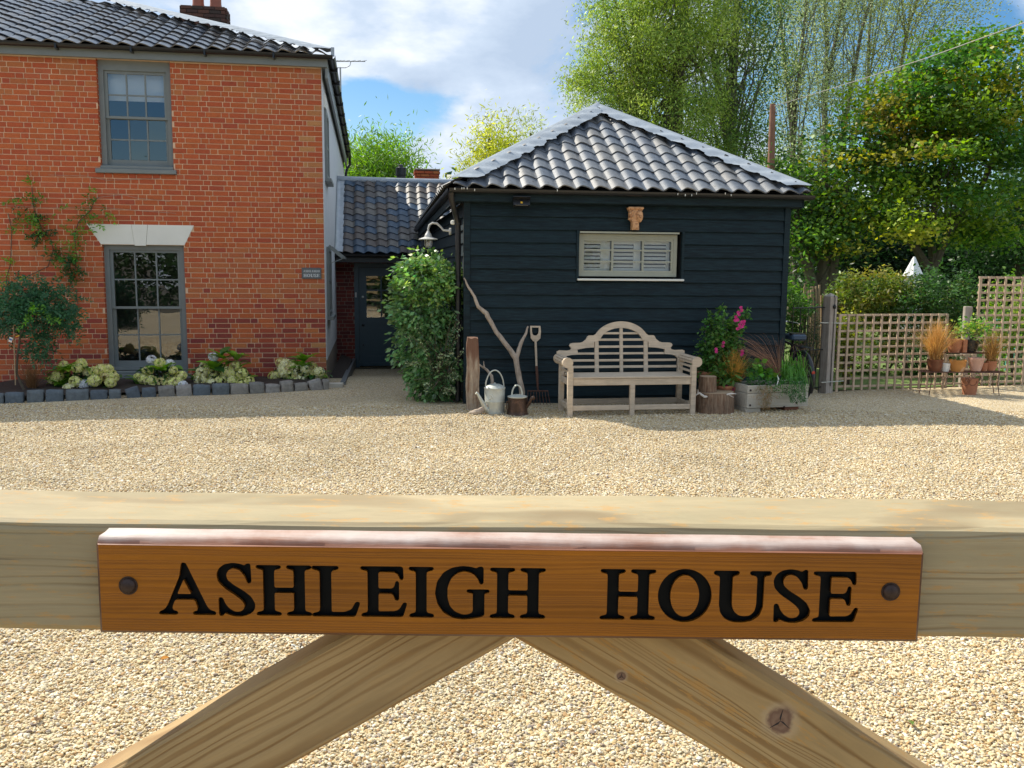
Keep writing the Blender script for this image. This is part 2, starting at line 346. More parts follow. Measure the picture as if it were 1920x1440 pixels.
# timber with rings, knots and orange peeling patches (gate) / oiled hardwood (sign)
def timber(name, c0, c1, knots=(), scale=1.0, orange=.5, ring=1.0, dirv=(1, 0), rough=.7, green=None, cracks=False, warp=.05, sharp=(.1, 1)):
    m = bpy.data.materials.new(name); m.use_nodes = True; t = m.node_tree; b = t.nodes['Principled BSDF']; b.inputs['Roughness'].default_value = rough; b.inputs['Specular IOR Level'].default_value = .3
    tcx = N(t, 'ShaderNodeTexCoord'); sp = N(t, 'ShaderNodeSeparateXYZ'); lk(t, tcx.outputs['Object'], sp.inputs[0])
    X, Z, Y = sp.outputs['X'], sp.outputs['Z'], sp.outputs['Y']
    a = math.atan2(dirv[1], dirv[0])
    U_ = math_(t, 'ADD', math_(t, 'MULTIPLY', X, cos(a)), math_(t, 'MULTIPLY', Z, sin(a)))
    V_ = math_(t, 'ADD', math_(t, 'MULTIPLY', X, -sin(a)), math_(t, 'MULTIPLY', Z, cos(a)))
    cv = N(t, 'ShaderNodeCombineXYZ'); lk(t, math_(t, 'MULTIPLY', U_, .9), cv.inputs[0]); lk(t, math_(t, 'MULTIPLY', V_, 5.), cv.inputs[1]); lk(t, math_(t, 'MULTIPLY', Y, 2.), cv.inputs[2])
    wn = N(t, 'ShaderNodeTexNoise', _Scale=2.2*scale, _Detail=3, _Roughness=.5); lk(t, cv.outputs[0], wn.inputs['Vector'])
    V2 = math_(t, 'ADD', V_, math_(t, 'MULTIPLY', wn.outputs[0], warp/scale))
    kn = None
    for kx, kz, kr in knots:
        du = math_(t, 'SUBTRACT', U_, kx*cos(a)+kz*sin(a)); dv = math_(t, 'SUBTRACT', V_, -kx*sin(a)+kz*cos(a))
        r2 = math_(t, 'ADD', math_(t, 'POWER', math_(t, 'ABSOLUTE', math_(t, 'MULTIPLY', du, .42)), 2), math_(t, 'POWER', math_(t, 'ABSOLUTE', dv), 2))
        g = math_(t, 'DIVIDE', kr*kr*1.4, math_(t, 'ADD', r2, kr*kr*.55))
        V2 = math_(t, 'SUBTRACT', V2, math_(t, 'MULTIPLY', math_(t, 'MULTIPLY', g, dv), .33))
        rr = math_(t, 'SQRT', math_(t, 'ADD', math_(t, 'POWER', math_(t, 'ABSOLUTE', du), 2), math_(t, 'POWER', math_(t, 'ABSOLUTE', dv), 2)))
        kz_ = N(t, 'ShaderNodeTexNoise', _Scale=70, _Detail=4, _Roughness=.6); lk(t, tcx.outputs['Object'], kz_.inputs['Vector'])
        q = math_(t, 'ADD', math_(t, 'SUBTRACT', 1.0, math_(t, 'DIVIDE', rr, kr)), math_(t, 'MULTIPLY', math_(t, 'SUBTRACT', kz_.outputs[0], .5), .9)); kn = q if kn is None else math_(t, 'MAXIMUM', kn, q)
    cv4 = N(t, 'ShaderNodeCombineXYZ'); lk(t, math_(t, 'MULTIPLY', U_, .25), cv4.inputs[0]); lk(t, math_(t, 'MULTIPLY', V2, 34*scale), cv4.inputs[1]); fm = N(t, 'ShaderNodeTexNoise', _Scale=1, _Detail=2); lk(t, cv4.outputs[0], fm.inputs['Vector'])
    V2 = math_(t, 'ADD', V2, math_(t, 'MULTIPLY', fm.outputs[0], .055/scale))
    wv = math_(t, 'SINE', math_(t, 'MULTIPLY', V2, 2*pi*115*ring*scale))
    ms = N(t, 'ShaderNodeTexNoise', _Scale=6*scale, _Detail=2); lk(t, cv.outputs[0], ms.inputs['Vector'])
    band = N(t, 'ShaderNodeMapRange'); band.inputs[1].default_value = sharp[0]; band.inputs[2].default_value = sharp[1]; lk(t, math_(t, 'MULTIPLY', wv, 1.0), band.inputs[0])
    band = math_(t, 'MULTIPLY', band.outputs[0], math_(t, 'MULTIPLY', ms.outputs[0], 1.3))
    fn = N(t, 'ShaderNodeTexNoise', _Scale=1, _Detail=6, _Roughness=.7); cv2 = N(t, 'ShaderNodeCombineXYZ'); lk(t, math_(t, 'MULTIPLY', U_, 12*scale), cv2.inputs[0]); lk(t, math_(t, 'MULTIPLY', V2, 420*scale), cv2.inputs[1]); lk(t, math_(t, 'MULTIPLY', Y, 60), cv2.inputs[2]); lk(t, cv2.outputs[0], fn.inputs['Vector'])
    c = mixc(t, math_(t, 'MULTIPLY', band, .95, clamp=True), c0, c1)
    c = mixc(t, math_(t, 'MULTIPLY', math_(t, 'SUBTRACT', fn.outputs[0], .4, clamp=True), 1.5, clamp=True), c, tuple(x*.62 for x in c0))
    if cracks:
        cv5 = N(t, 'ShaderNodeCombineXYZ'); lk(t, math_(t, 'MULTIPLY', U_, 2.2), cv5.inputs[0]); lk(t, math_(t, 'MULTIPLY', V2, 75), cv5.inputs[1]); lk(t, Y, cv5.inputs[2]); cn = N(t, 'ShaderNodeTexNoise', _Scale=1, _Detail=3, _Roughness=.55); lk(t, cv5.outputs[0], cn.inputs['Vector'])
        f = N(t, 'ShaderNodeMapRange'); f.inputs[1].default_value = .70; f.inputs[2].default_value = .725; f.inputs[4].default_value = .85; lk(t, cn.outputs[0], f.inputs[0]); c = mixc(t, f.outputs[0], c, (.06, .045, .03))
    bn_ = N(t, 'ShaderNodeTexNoise', _Scale=1.6*scale, _Detail=3); lk(t, cv.outputs[0], bn_.inputs['Vector']); mrv = N(t, 'ShaderNodeMapRange'); mrv.inputs[1].default_value = .3; mrv.inputs[2].default_value = .7; mrv.inputs[3].default_value = .80; mrv.inputs[4].default_value = 1.18; lk(t, bn_.outputs[0], mrv.inputs[0]); hv = N(t, 'ShaderNodeHueSaturation'); lk(t, c, hv.inputs['Color']); lk(t, mrv.outputs[0], hv.inputs['Value']); c = hv.outputs[0]
    if orange:
        on = N(t, 'ShaderNodeTexNoise', _Scale=26*scale, _Detail=6, _Roughness=.75); lk(t, cv.outputs[0], on.inputs['Vector'])
        f = N(t, 'ShaderNodeMapRange'); f.inputs[1].default_value = .555; f.inputs[2].default_value = .60; f.inputs[4].default_value = orange; lk(t, on.outputs[0], f.inputs[0]); c = mixc(t, f.outputs[0], c, (.50, .27, .075))
    if green:
        gn = N(t, 'ShaderNodeTexNoise', _Scale=5, _Detail=5, _Roughness=.7); lk(t, cv.outputs[0], gn.inputs['Vector'])
        f = N(t, 'ShaderNodeMapRange'); f.inputs[1].default_value = .45; f.inputs[2].default_value = .7; f.inputs[4].default_value = .7; lk(t, gn.outputs[0], f.inputs[0]); c = mixc(t, f.outputs[0], c, green)
    if kn is not None:
        f = N(t, 'ShaderNodeMapRange', interpolation_type='SMOOTHSTEP'); f.inputs[1].default_value = -.6; f.inputs[2].default_value = .0; f.inputs[4].default_value = .30; lk(t, kn, f.inputs[0]); c = mixc(t, f.outputs[0], c, (.56, .45, .32))
        f = N(t, 'ShaderNodeMapRange', interpolation_type='SMOOTHSTEP'); f.inputs[1].default_value = -.05; f.inputs[2].default_value = .35; f.inputs[4].default_value = .92; kq = math_(t, 'ADD', kn, math_(t, 'MULTIPLY', math_(t, 'SUBTRACT', ms.outputs[0], .5), .5)); lk(t, kq, f.inputs[0]); rg_ = math_(t, 'MULTIPLY', math_(t, 'ADD', math_(t, 'SINE', math_(t, 'MULTIPLY', kn, 14)), 1), .5); c = mixc(t, f.outputs[0], c, mixc(t, math_(t, 'MULTIPLY', rg_, .45), (.155, .085, .06), (.28, .18, .125)))
    lk(t, c, b.inputs['Base Color'])
    bp = N(t, 'ShaderNodeBump'); bp.inputs['Strength'].default_value = .5; bp.inputs['Distance'].default_value = .0012; lk(t, math_(t, 'ADD', fn.outputs[0], math_(t, 'MULTIPLY', band, -.7)), bp.inputs['Height']); lk(t, bp.outputs[0], b.inputs['Normal'])
    return m
# gravel: cell-coloured stones
def gravel_mat():
    m = bpy.data.materials.new('gravel_bed'); m.use_nodes = True; t = m.node_tree; b = t.nodes['Principled BSDF']; b.inputs['Roughness'].default_value = .85; b.inputs['Specular IOR Level'].default_value = .25
    tcx = N(t, 'ShaderNodeTexCoord'); co = tcx.outputs['Object']
    v = N(t, 'ShaderNodeTexVoronoi', _Scale=76, feature='F1'); lk(t, co, v.inputs['Vector'])
    sp = N(t, 'ShaderNodeSeparateColor'); lk(t, v.outputs['Color'], sp.inputs[0])
    c = ramp(t, sp.outputs[0], STONES, 'CONSTANT')
    h = N(t, 'ShaderNodeHueSaturation'); lk(t, c, h.inputs['Color']); mr = N(t, 'ShaderNodeMapRange'); mr.inputs[3].default_value = .8; mr.inputs[4].default_value = 1.15; lk(t, sp.outputs[1], mr.inputs[0]); lk(t, mr.outputs[0], h.inputs['Value'])
    c = h.outputs[0]
    e = N(t, 'ShaderNodeMapRange'); e.inputs[1].default_value = .35; e.inputs[2].default_value = .75; lk(t, v.outputs['Distance'], e.inputs[0])
    c = mixc(t, math_(t, 'MULTIPLY', e.outputs[0], .5), c, (.16, .12, .075))
    bg_ = N(t, 'ShaderNodeTexNoise', _Scale=.9, _Detail=4); lk(t, co, bg_.inputs['Vector']); mr2 = N(t, 'ShaderNodeMapRange'); mr2.inputs[1].default_value = .3; mr2.inputs[2].default_value = .7; mr2.inputs[3].default_value = .86; mr2.inputs[4].default_value = 1.1; lk(t, bg_.outputs[0], mr2.inputs[0])
    h2 = N(t, 'ShaderNodeHueSaturation'); lk(t, c, h2.inputs['Color']); lk(t, mr2.outputs[0], h2.inputs['Value']); lk(t, h2.outputs[0], b.inputs['Base Color'])
    bp = N(t, 'ShaderNodeBump', invert=True); bp.inputs['Strength'].default_value = .9; bp.inputs['Distance'].default_value = .008; lk(t, v.outputs['Distance'], bp.inputs['Height']); lk(t, bp.outputs[0], b.inputs['Normal'])
    return m
STONES = [(0, (.60, .48, .28)), (.17, (.70, .60, .40)), (.34, (.52, .37, .18)), (.47, (.66, .53, .31)), (.60, (.76, .69, .54)), (.70, (.44, .27, .12)), (.77, (.62, .51, .34)), (.90, (.38, .32, .26)), (.95, (.25, .19, .15)), (.97, (.78, .74, .64))]
M['gravel'] = gravel_mat()
def pebble_mat():
    m = bpy.data.materials.new('pebble'); m.use_nodes = True; t = m.node_tree; b = t.nodes['Principled BSDF']; b.inputs['Roughness'].default_value = .75; b.inputs['Specular IOR Level'].default_value = .3
    oi = N(t, 'ShaderNodeObjectInfo'); c = ramp(t, oi.outputs['Random'], STONES, 'CONSTANT')
    tcx = N(t, 'ShaderNodeTexCoord'); nz = N(t, 'ShaderNodeTexNoise', _Scale=2, _Detail=3); lk(t, tcx.outputs['Object'], nz.inputs['Vector'])
    mr = N(t, 'ShaderNodeMapRange'); mr.inputs[1].default_value = .3; mr.inputs[2].default_value = .7; mr.inputs[3].default_value = .85; mr.inputs[4].default_value = 1.12; lk(t, nz.outputs[0], mr.inputs[0])
    ps = N(t, 'ShaderNodeNewGeometry'); n2_ = N(t, 'ShaderNodeTexNoise', _Scale=.8, _Detail=5, _Roughness=.6); lk(t, ps.outputs['Position'], n2_.inputs['Vector']); m2_ = N(t, 'ShaderNodeMapRange'); m2_.inputs[1].default_value = .3; m2_.inputs[2].default_value = .7; m2_.inputs[3].default_value = .84; m2_.inputs[4].default_value = 1.12; lk(t, n2_.outputs[0], m2_.inputs[0])
    h = N(t, 'ShaderNodeHueSaturation'); lk(t, c, h.inputs['Color']); lk(t, math_(t, 'MULTIPLY', mr.outputs[0], m2_.outputs[0]), h.inputs['Value']); lk(t, h.outputs[0], b.inputs['Base Color']); return m
M['pebble'] = pebble_mat()
# ------------------------------------------------------------ ground
def sst(a, b, x):
    t = min(1, max(0, (x-a)/(b-a))); return t*t*(3-2*t)
def gz(x, y):       # the alley between house and barn falls gently to the door
    return -.30*sst(13.6, 17.6, y)*(1-sst(1.0, 2.0, x))
def sheet(name, xs, ys, zf, mt, kind='structure'):
    V = [(x, y, zf(x, y)) for y in ys for x in xs]; nx = len(xs)
    F = [(j*nx+i, j*nx+i+1, (j+1)*nx+i+1, (j+1)*nx+i) for j in range(len(ys)-1) for i in range(nx-1)]
    o = link(name, np_mesh(name, V, F, mt, smooth=True)); o['kind'] = kind; return o
bump_n = lambda x, y: .008*sin(x*1.7+y*.8)+.006*sin(x*3.3-y*2.1)+.004*sin(y*5.3+x*1.1)
sheet('gravel_drive', np.linspace(-14, 14, 113), np.linspace(-4, 20, 97), lambda x, y: gz(x, y)+bump_n(x, y)*(1-sst(13, 13.6, y)), M['gravel'])
sheet('ground', [-700, -60, 60, 700], [-700, -60, 60, 1200], lambda x, y: -.45, M['earth'])
def lawn_y(x): return 12.95+(x-4.69)*.3+.06
V = []; xs = np.linspace(4.5, 60, 60)
for x in xs: V += [(x, lawn_y(x), .016), (x, lawn_y(x)+60, .016)]
link('lawn', np_mesh('lawn', V, [(2*i, 2*i+2, 2*i+3, 2*i+1) for i in range(59)], M['grassmat'])) ['kind'] = 'structure'
# loose pebbles over the nearer drive (real stones, instanced)
def pebbles():
    n = 680000
    u = NR.random(n); Y = 2.2+(11.2-2.2)*np.power(u, .78); X = np.sign(NR.random(n)-.5)*np.power(NR.random(n), 1)*(.60*Y+.35); far_ = NR.random(n) < .17; X = np.where(far_, np.sign(X)*(.60*Y+.35+np.abs(NR.normal(0, .7, n))), X)
    dens = np.where(Y < 6, 1.0, np.clip(1-(Y-6)/7, .25, 1)); keep = NR.random(n) < dens; X, Y = X[keep], Y[keep]; n = len(X)
    Z = np.array([bump_n(x, y) for x, y in zip(X, Y)])+NR.random(n)*.007
    me = bpy.data.meshes.new('loose_pebbles'); me.vertices.add(n); me.vertices.foreach_set('co', np.stack([X, Y, Z], 1).astype(np.float32).ravel())
    a = me.attributes.new('rot', 'FLOAT_VECTOR', 'POINT'); r = np.stack([NR.normal(0, .35, n), NR.normal(0, .35, n), NR.random(n)*6.28], 1); a.data.foreach_set('vector', r.astype(np.float32).ravel())
    a = me.attributes.new('siz', 'FLOAT_VECTOR', 'POINT'); s = np.exp(NR.normal(math.log(.0053), .28, n)); s = np.clip(s, .0027, .0115)*np.where(Y > 6, 1.12, 1); sc = np.stack([s*NR.uniform(.95, 1.5, n), s*NR.uniform(.75, 1.05, n), s*NR.uniform(.45, .75, n)], 1); a.data.foreach_set('vector', sc.astype(np.float32).ravel())
    o = link('gravel_pebbles', me, kind='stuff'); tag(o, 'loose cream, tan and grey pebbles covering the drive', 'gravel')
    g = bpy.data.node_groups.new('scatter_pebbles', 'GeometryNodeTree'); g.interface.new_socket('Geometry', in_out='INPUT', socket_type='NodeSocketGeometry'); g.interface.new_socket('Geometry', in_out='OUTPUT', socket_type='NodeSocketGeometry')
    gi = g.nodes.new('NodeGroupInput'); go = g.nodes.new('NodeGroupOutput')
    gti = g.nodes.new('GeometryNodeGeometryToInstance')
    for k in range(4):
        ic = g.nodes.new('GeometryNodeMeshIcoSphere'); ic.inputs['Radius'].default_value = 1; ic.inputs['Subdivisions'].default_value = 2
        sp = g.nodes.new('GeometryNodeSetPosition'); nz = g.nodes.new('ShaderNodeTexNoise'); nz.noise_dimensions = '4D'; nz.inputs['W'].default_value = k*3.7; nz.inputs['Scale'].default_value = .9; nz.inputs['Detail'].default_value = 1
        sub = g.nodes.new('ShaderNodeVectorMath'); sub.operation = 'SUBTRACT'; sub.inputs[1].default_value = (.5, .5, .5); mul = g.nodes.new('ShaderNodeVectorMath'); mul.operation = 'SCALE'; mul.inputs['Scale'].default_value = 1.3
        g.links.new(nz.outputs['Color'], sub.inputs[0]); g.links.new(sub.outputs[0], mul.inputs[0]); g.links.new(ic.outputs['Mesh'], sp.inputs['Geometry']); g.links.new(mul.outputs[0], sp.inputs['Offset'])
        sm = g.nodes.new('GeometryNodeSetShadeSmooth'); g.links.new(sp.outputs[0], sm.inputs[0])
        st = g.nodes.new('GeometryNodeSetMaterial'); st.inputs['Material'].default_value = M['pebble']; g.links.new(sm.outputs[0], st.inputs[0]); g.links.new(st.outputs[0], gti.inputs[0])
    iop = g.nodes.new('GeometryNodeInstanceOnPoints'); iop.inputs['Pick Instance'].default_value = True
    m2p = g.nodes.new('GeometryNodeMeshToPoints'); g.links.new(gi.outputs[0], m2p.inputs[0]); g.links.new(m2p.outputs[0], iop.inputs['Points']); g.links.new(gti.outputs[0], iop.inputs['Instance'])
    ri = g.nodes.new('FunctionNodeRandomValue'); ri.data_type = 'INT'; ri.inputs[4].default_value = 0; ri.inputs[5].default_value = 3; g.links.new(ri.outputs[2], iop.inputs['Instance Index'])
    for nm, sk in (('rot', 'Rotation'), ('siz', 'Scale')):
        na = g.nodes.new('GeometryNodeInputNamedAttribute'); na.data_type = 'FLOAT_VECTOR'; na.inputs['Name'].default_value = nm; g.links.new(na.outputs[0], iop.inputs[sk])
    g.links.new(iop.outputs[0], go.inputs[0]); md = o.modifiers.new('scatter', 'NODES'); md.node_group = g
pebbles()
# ------------------------------------------------------------ brick laying
BR = [(.47, .108, .040), (.445, .098, .039), (.42, .090, .038), (.49, .125, .043), (.455, .112, .038), (.39, .082, .040), (.46, .118, .052), (.31, .065, .042), (.50, .16, .055)]
def lay(u0, u1, z0, z1, gauge, holes, mort=.0105, quoin=None, seed=1):
    r = random.Random(seed); out = []; k = 0; z = z0
    while z < z1-.02:
        za, zb = z, min(z+gauge-mort, z1); seq = []; u = u1; st = (k % 2 == 0)
        first = .215 if st else .10; x = u1; seq.append((x-first, x)); x -= first+mort
        if not st: pass
        else: seq.append((x-.048, x)); x -= .048+mort
        hd = bool(st)
        while x > u0:
            w = .10 if hd else .215
            w *= r.uniform(.96, 1.03); seq.append((max(x-w, u0), x)); x -= w+mort; hd = not hd
            if r.random() < .06: hd = True
        for a, b in seq:
            parts = [(a, b)]
            for hf in holes:
                iv = hf((za+zb)/2)
                if not iv: continue
                np_ = []
                for p, q in parts:
                    if q <= iv[0] or p >= iv[1]: np_.append((p, q)); continue
                    if p < iv[0]: np_.append((p, iv[0]))
                    if q > iv[1]: np_.append((iv[1], q))
                parts = np_
            for p, q in parts:
                if q-p > .025: out.append((p, q, za, zb, k))
        z += gauge; k += 1
    return out
BV = {}
def brick_mesh(w, h, col, depth=.055):
    key = (round(w, 2), round(h, 3), col)
    if key not in BV:
        b = MB(); b.cur = col; b.cbox(-w/2, w/2, -.0, depth, -h/2, h/2, .003); BV[key] = b.mesh('brick', M['brick'], recalc=False)
    return BV[key]
def place_bricks(bricks, parent, colf, maxn, near, face=-.007, name='brick', seed=3):
    r = random.Random(seed); sc = sorted(bricks, key=near)
    big = MB(); n = 0
    for i, (a, b, za, zb, k) in enumerate(sc):
        c = colf(a, b, za, r); y = face+r.uniform(-.0025, .0015)
        if n < maxn:
            o = link(name, brick_mesh(b-a if abs((b-a)-.215) > .009 and abs((b-a)-.10) > .006 else (.215 if b-a > .15 else .10), zb-za, c), parent, ((a+b)/2, y, (za+zb)/2), (0, r.uniform(-.006, .006), 0)); n += 1
        else:
            big.cur = c; big.cbox(a, b, y, y+.05, za, zb, .003)
    if big.v: link('brickwork', big.mesh('brickwork', M['brick'], recalc=False), parent, kind='stuff')
# ------------------------------------------------------------ pantiles
def tile_mesh(w, L, colr, mt, seed=0):
    r = random.Random(seed); n = 12; b = MB(); b.cur = colr
    prof = []
    for i in range(n+1):
        t = i/n*1.1; ph = 2*pi*(t-.12)
        zz = .0225*(sin(ph) + .22*sin(2*ph+.5)); prof.append((t*w-.05*w, zz))
    rows = [(0, .022), (L*.5, .010), (L, 0)]; th = .015; vs = []; fs = []
    for (s_, lift) in rows:
        for x, z in prof: vs.append((x, s_, z+lift))
    m = n+1
    for x, z in prof: vs.append((x, 0, z+.022-th))
    for j in range(2):
        for i in range(n): fs.append((j*m+i, j*m+i+1, (j+1)*m+i+1, (j+1)*m+i))
    for i in range(n): fs.append((3*m+i, 3*m+i+1, i+1, i))
    for x, z in (prof[0], prof[-1]): pass
    b.add(vs, fs); me = b.mesh('roof_tile', mt, recalc=False); me.shade_smooth()
    try: me.set_sharp_from_angle(angle=radians(50))
    except Exception: pass
    return me
def tiled(parent, O, u, s, ncol, nrow, w, g, meshes, test, planes=(), jit=.004, seed=5, joined=None, kind='roof_tile'):
    """individual pantiles; O lower-left corner on the eave, u along the eave, s up the slope"""
    import bmesh
    u = Vector(u).normalized(); s = Vector(s).normalized(); nrm = u.cross(s); r = random.Random(seed)
    base = Matrix((u, s, nrm)).transposed()
    cnt = 0
    for j in range(nrow):
        for i in range(ncol):
            p = Vector(O)+u*(i*w)+s*(j*g)
            c = p+u*(w*.5)+s*(g*.5)
            t = test(c, w)
            if not t: continue
            rot = Matrix.Rotation(r.uniform(-.012, .012), 3, 'Z') @ Matrix.Rotation(r.uniform(-.014, .014), 3, 'X')
            mw = Matrix.Translation(p+nrm*r.uniform(0, jit)) @ (base @ rot).to_4x4()
            me = r.choice(meshes)
            if t == 'cut':
                bm = bmesh.new(); bm.from_mesh(me); bm.transform(mw)
                for co, no in planes:
                    bmesh.ops.bisect_plane(bm, geom=bm.verts[:]+bm.edges[:]+bm.faces[:], plane_co=co, plane_no=no, clear_outer=True)
                if len(bm.faces) < 3: bm.free(); continue
                me2 = bpy.data.meshes.new('roof_tile'); bm.transform(mw.inverted()); bm.to_mesh(me2); bm.free(); me2.materials.append(me.materials[0]); me2.shade_smooth(); me = me2
            o = link(kind, me, parent); o.matrix_local = mw; cnt += 1
    return cnt
TILEB = [tile_mesh(.245, .37, c, M['tile'], i) for i, c in enumerate([(.035, .038, .045), (.026, .032, .045), (.045, .042, .042), (.03, .04, .06), (.055, .048, .045)])]
TILEG = [tile_mesh(.236, .36, c, M['tilegrey'], i) for i, c in enumerate([(.125, .14, .16), (.105, .12, .145), (.14, .15, .165), (.095, .115, .145), (.16, .16, .16)])]
TILEL = [tile_mesh(.222, .30, c, M['tileblue'], i) for i, c in enumerate([(.06, .07, .09), (.05, .075, .11), (.085, .075, .07), (.045, .08, .13), (.10, .08, .07), (.13, .12, .11)])]
def rect_hole(a, b, c, d): return lambda z: (a, b) if c < z < d else None
# ------------------------------------------------------------ sash window (part of a building; panes are its sub-parts)
def sash(parent, x0, x1, z0, z1, cols, rows, yr=.07, jamb=.10, head=.09, sillz=None, mt='greypaint', bars=.02, split=True):
    f = MB(); f.bb(x0, x0+jamb*.75, yr, yr+.12, z0, z1); f.bb(x1-jamb*.75, x1, yr, yr+.12, z0, z1); f.bb(x0+jamb*.75, x1-jamb*.75, yr, yr+.12, z1-head, z1); f.bb(x0+jamb*.75, x1-jamb*.75, yr, yr+.12, z0, z0+.05)
    win = f.build('window', M[mt], parent)
    ix0, ix1, iz0, iz1 = x0+jamb*.75, x1-jamb*.75, z0+.05, z1-head
    zm = (iz0+iz1)/2+.01; R2 = rows//2
    for nm, za, zb, yy in (('upper_sash', zm-.012, iz1, yr+.03), ('lower_sash', iz0, zm+.018, yr+.065)):
        s_ = MB(); st = .045; bt = .045 if nm == 'upper_sash' else .085; tp = .04 if nm == 'upper_sash' else .035
        bt2 = .035 if nm == 'upper_sash' else bt
        s_.bb(ix0, ix0+st, yy, yy+.035, za, zb); s_.bb(ix1-st, ix1, yy, yy+.035, za, zb); s_.bb(ix0+st, ix1-st, yy, yy+.035, zb-tp, zb); s_.bb(ix0+st, ix1-st, yy, yy+.035, za, za+bt2)
        px0, px1, pz0, pz1 = ix0+st, ix1-st, za+bt2, zb-tp; pw = (px1-px0)/cols; ph = (pz1-pz0)/R2
        for i in range(1, cols): s_.bb(px0+pw*i-bars/2, px0+pw*i+bars/2, yy+.004, yy+.031, pz0, pz1)
        for j in range(1, R2): s_.bb(px0, px1, yy+.006, yy+.029, pz0+ph*j-bars/2, pz0+ph*j+bars/2)
        s_.build(nm, M[mt], win)
        for i in range(cols):
            for j in range(R2):
                g = MB(); t = RX.uniform(-.0025, .0025); t2 = RX.uniform(-.0025, .0025); a, b = px0+pw*i+.004, px0+pw*(i+1)-.004; c, d = pz0+ph*j+.004, pz0+ph*(j+1)-.004; y = yy+.018
                g.add([(a, y-t-t2, c), (b, y+t-t2, c), (b, y+t+t2, d), (a, y-t+t2, d)], [(0, 1, 2, 3)]); link('pane', g.mesh('pane', M['glass'], recalc=False), win)
    return win
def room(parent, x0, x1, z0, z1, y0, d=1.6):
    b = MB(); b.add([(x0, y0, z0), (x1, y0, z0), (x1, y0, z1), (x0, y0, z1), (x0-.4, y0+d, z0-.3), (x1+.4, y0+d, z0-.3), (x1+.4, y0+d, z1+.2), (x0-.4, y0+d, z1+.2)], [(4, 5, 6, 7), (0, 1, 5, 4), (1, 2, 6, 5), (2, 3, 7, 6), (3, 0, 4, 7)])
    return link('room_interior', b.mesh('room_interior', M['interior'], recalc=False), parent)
def gutter_h(mb, p, q, r=.055, n=7):         # half-round gutter
    p = Vector(p); q = Vector(q); d = (q-p).normalized(); sd = d.cross(Vector((0, 0, 1))).normalized()
    vs = []; fs = []
    for a in (p, q):
        for k in range(n+1):
            t = pi*k/n; vs.append(a+sd*(r*cos(t))+Vector((0, 0, -r*sin(t))))
        for k in range(n+1):
            t = pi*(n-k)/n; vs.append(a+sd*((r-.004)*cos(t))+Vector((0, 0, -(r-.004)*sin(t))))
    m = 2*(n+1)
    for k in range(m): fs.append((k, (k+1) % m, (k+1) % m+m, k+m))
    mb.add(vs, fs)
# ------------------------------------------------------------ THE BRICK HOUSE
HA = HF.a
house = thing('brick_house', 'tall red brick house with sash windows and black pantile roof, left of the photo', 'house', HF.o, HA)
ztop = 4.66
HOLES = [(-3.155, -2.14, 3.04, ztop+.1), (-3.19, -2.04, .045, 2.03)]
def lint(z):
    if 2.03 < z < 2.325:
        t = (z-2.03)/.295; return (-3.20-.185*t, -2.03+.145*t)
bricks = lay(-6.6, 0, -.10, ztop, .0754, [rect_hole(*HOLES[0]), rect_hole(*HOLES[1]), lint], seed=4)
def hcol(a, b, z, r):
    if b > -.24 and r.random() < .22: return r.choice([(.48, .22, .085), (.44, .18, .07), (.42, .14, .07)])
    lo = z < 1.6; c = r.choice(BR[:5]+BR[:5]+BR[:7] if not lo else BR[2:])
    if z < .9 and r.random() < .38: c = r.choice([(.27, .058, .04), (.31, .065, .045), (.24, .05, .042)])
    if 1.2 < z < 2.0 and r.random() < .5: c = r.choice([(.46, .145, .055), (.44, .125, .05)])
    if z > 3.9 and r.random() < .4: c = r.choice([(.45, .15, .055), (.42, .13, .05)])
    return c
place_bricks(bricks, house, hcol, 298, lambda q: 0 if False else (-(q[1]-q[0])*(1 if -4.85 < q[0] else 0)/(13.85+q[0]*.156)))
w = MB(); out = [(-6.6, -.5), (0, -.5), (0, ztop+.02), (-6.6, ztop+.02)]
w.prism(out, .0, .22, 'xz', holes=[[(a, c), (b, c), (b, min(d, ztop)), (a, min(d, ztop))] for a, b, c, d in HOLES]); w.build('wall', M['mortar'], house)
for a, b, c, d in HOLES:      # brick reveals
    rv = MB(); z = c
    while z < min(d, ztop):
        for x in (a, b):
            rv.cur = RX.choice(BR[:6]); s = -1 if x == a else 1
            rv.bb(x-.004 if s > 0 else x-.001, x+.001 if s > 0 else x+.004, .001, .075, z+.005, z+.067)
        z += .0754
    rv.build('reveal', M['brick'], house)
s = MB(); s.bb(-.002, .012, .02, 12.0, .30, 4.70); sw = s.build('side_wall', M['render'], house)
s = MB(); s.bb(-.3, -.02, .24, 12.0, -.5, 4.7); s.bb(-6.6, -6.4, .24, 12, -.5, 4.7); s.bb(-6.6, 0, 11.9, 12.1, -.5, 4.7); s.bb(-.02, .006, .24, 12.0, -.5, .30); s.build('wall_core', M['darkmortar'], house)
# stone lintel in three blocks with a keystone
for pts in ([(-3.385, 2.325), (-3.20, 2.035), (-2.735, 2.035), (-2.77, 2.325)], [(-2.765, 2.325), (-2.73, 2.02), (-2.575, 2.02), (-2.54, 2.325)], [(-2.535, 2.325), (-2.57, 2.035), (-2.03, 2.035), (-1.885, 2.325)]):
    b = MB(); b.prism(pts, -.018 if pts[0][0] > -2.8 and pts[0][0] < -2.6 else -.014, .1); b.build('lintel_block', M['stone'], house)
sash(house, -3.155, -2.14, 3.13, ztop, 3, 4, head=.14); sash(house, -3.19, -2.04, .17, 2.03, 3, 4, head=.07)
for a, b, z0, z1 in ((-3.22, -2.10, 3.055, 3.12), (-3.20, -2.00, .04, .115)):
    sl = MB(); sl.cbox(a, b, -.055, .10, z0, z1, .008); sl.cbox(a+.06, b-.05, -.01, .12, z1+.001, z1+.045, .006); sl.build('window_sill', M['greypaint'], house)
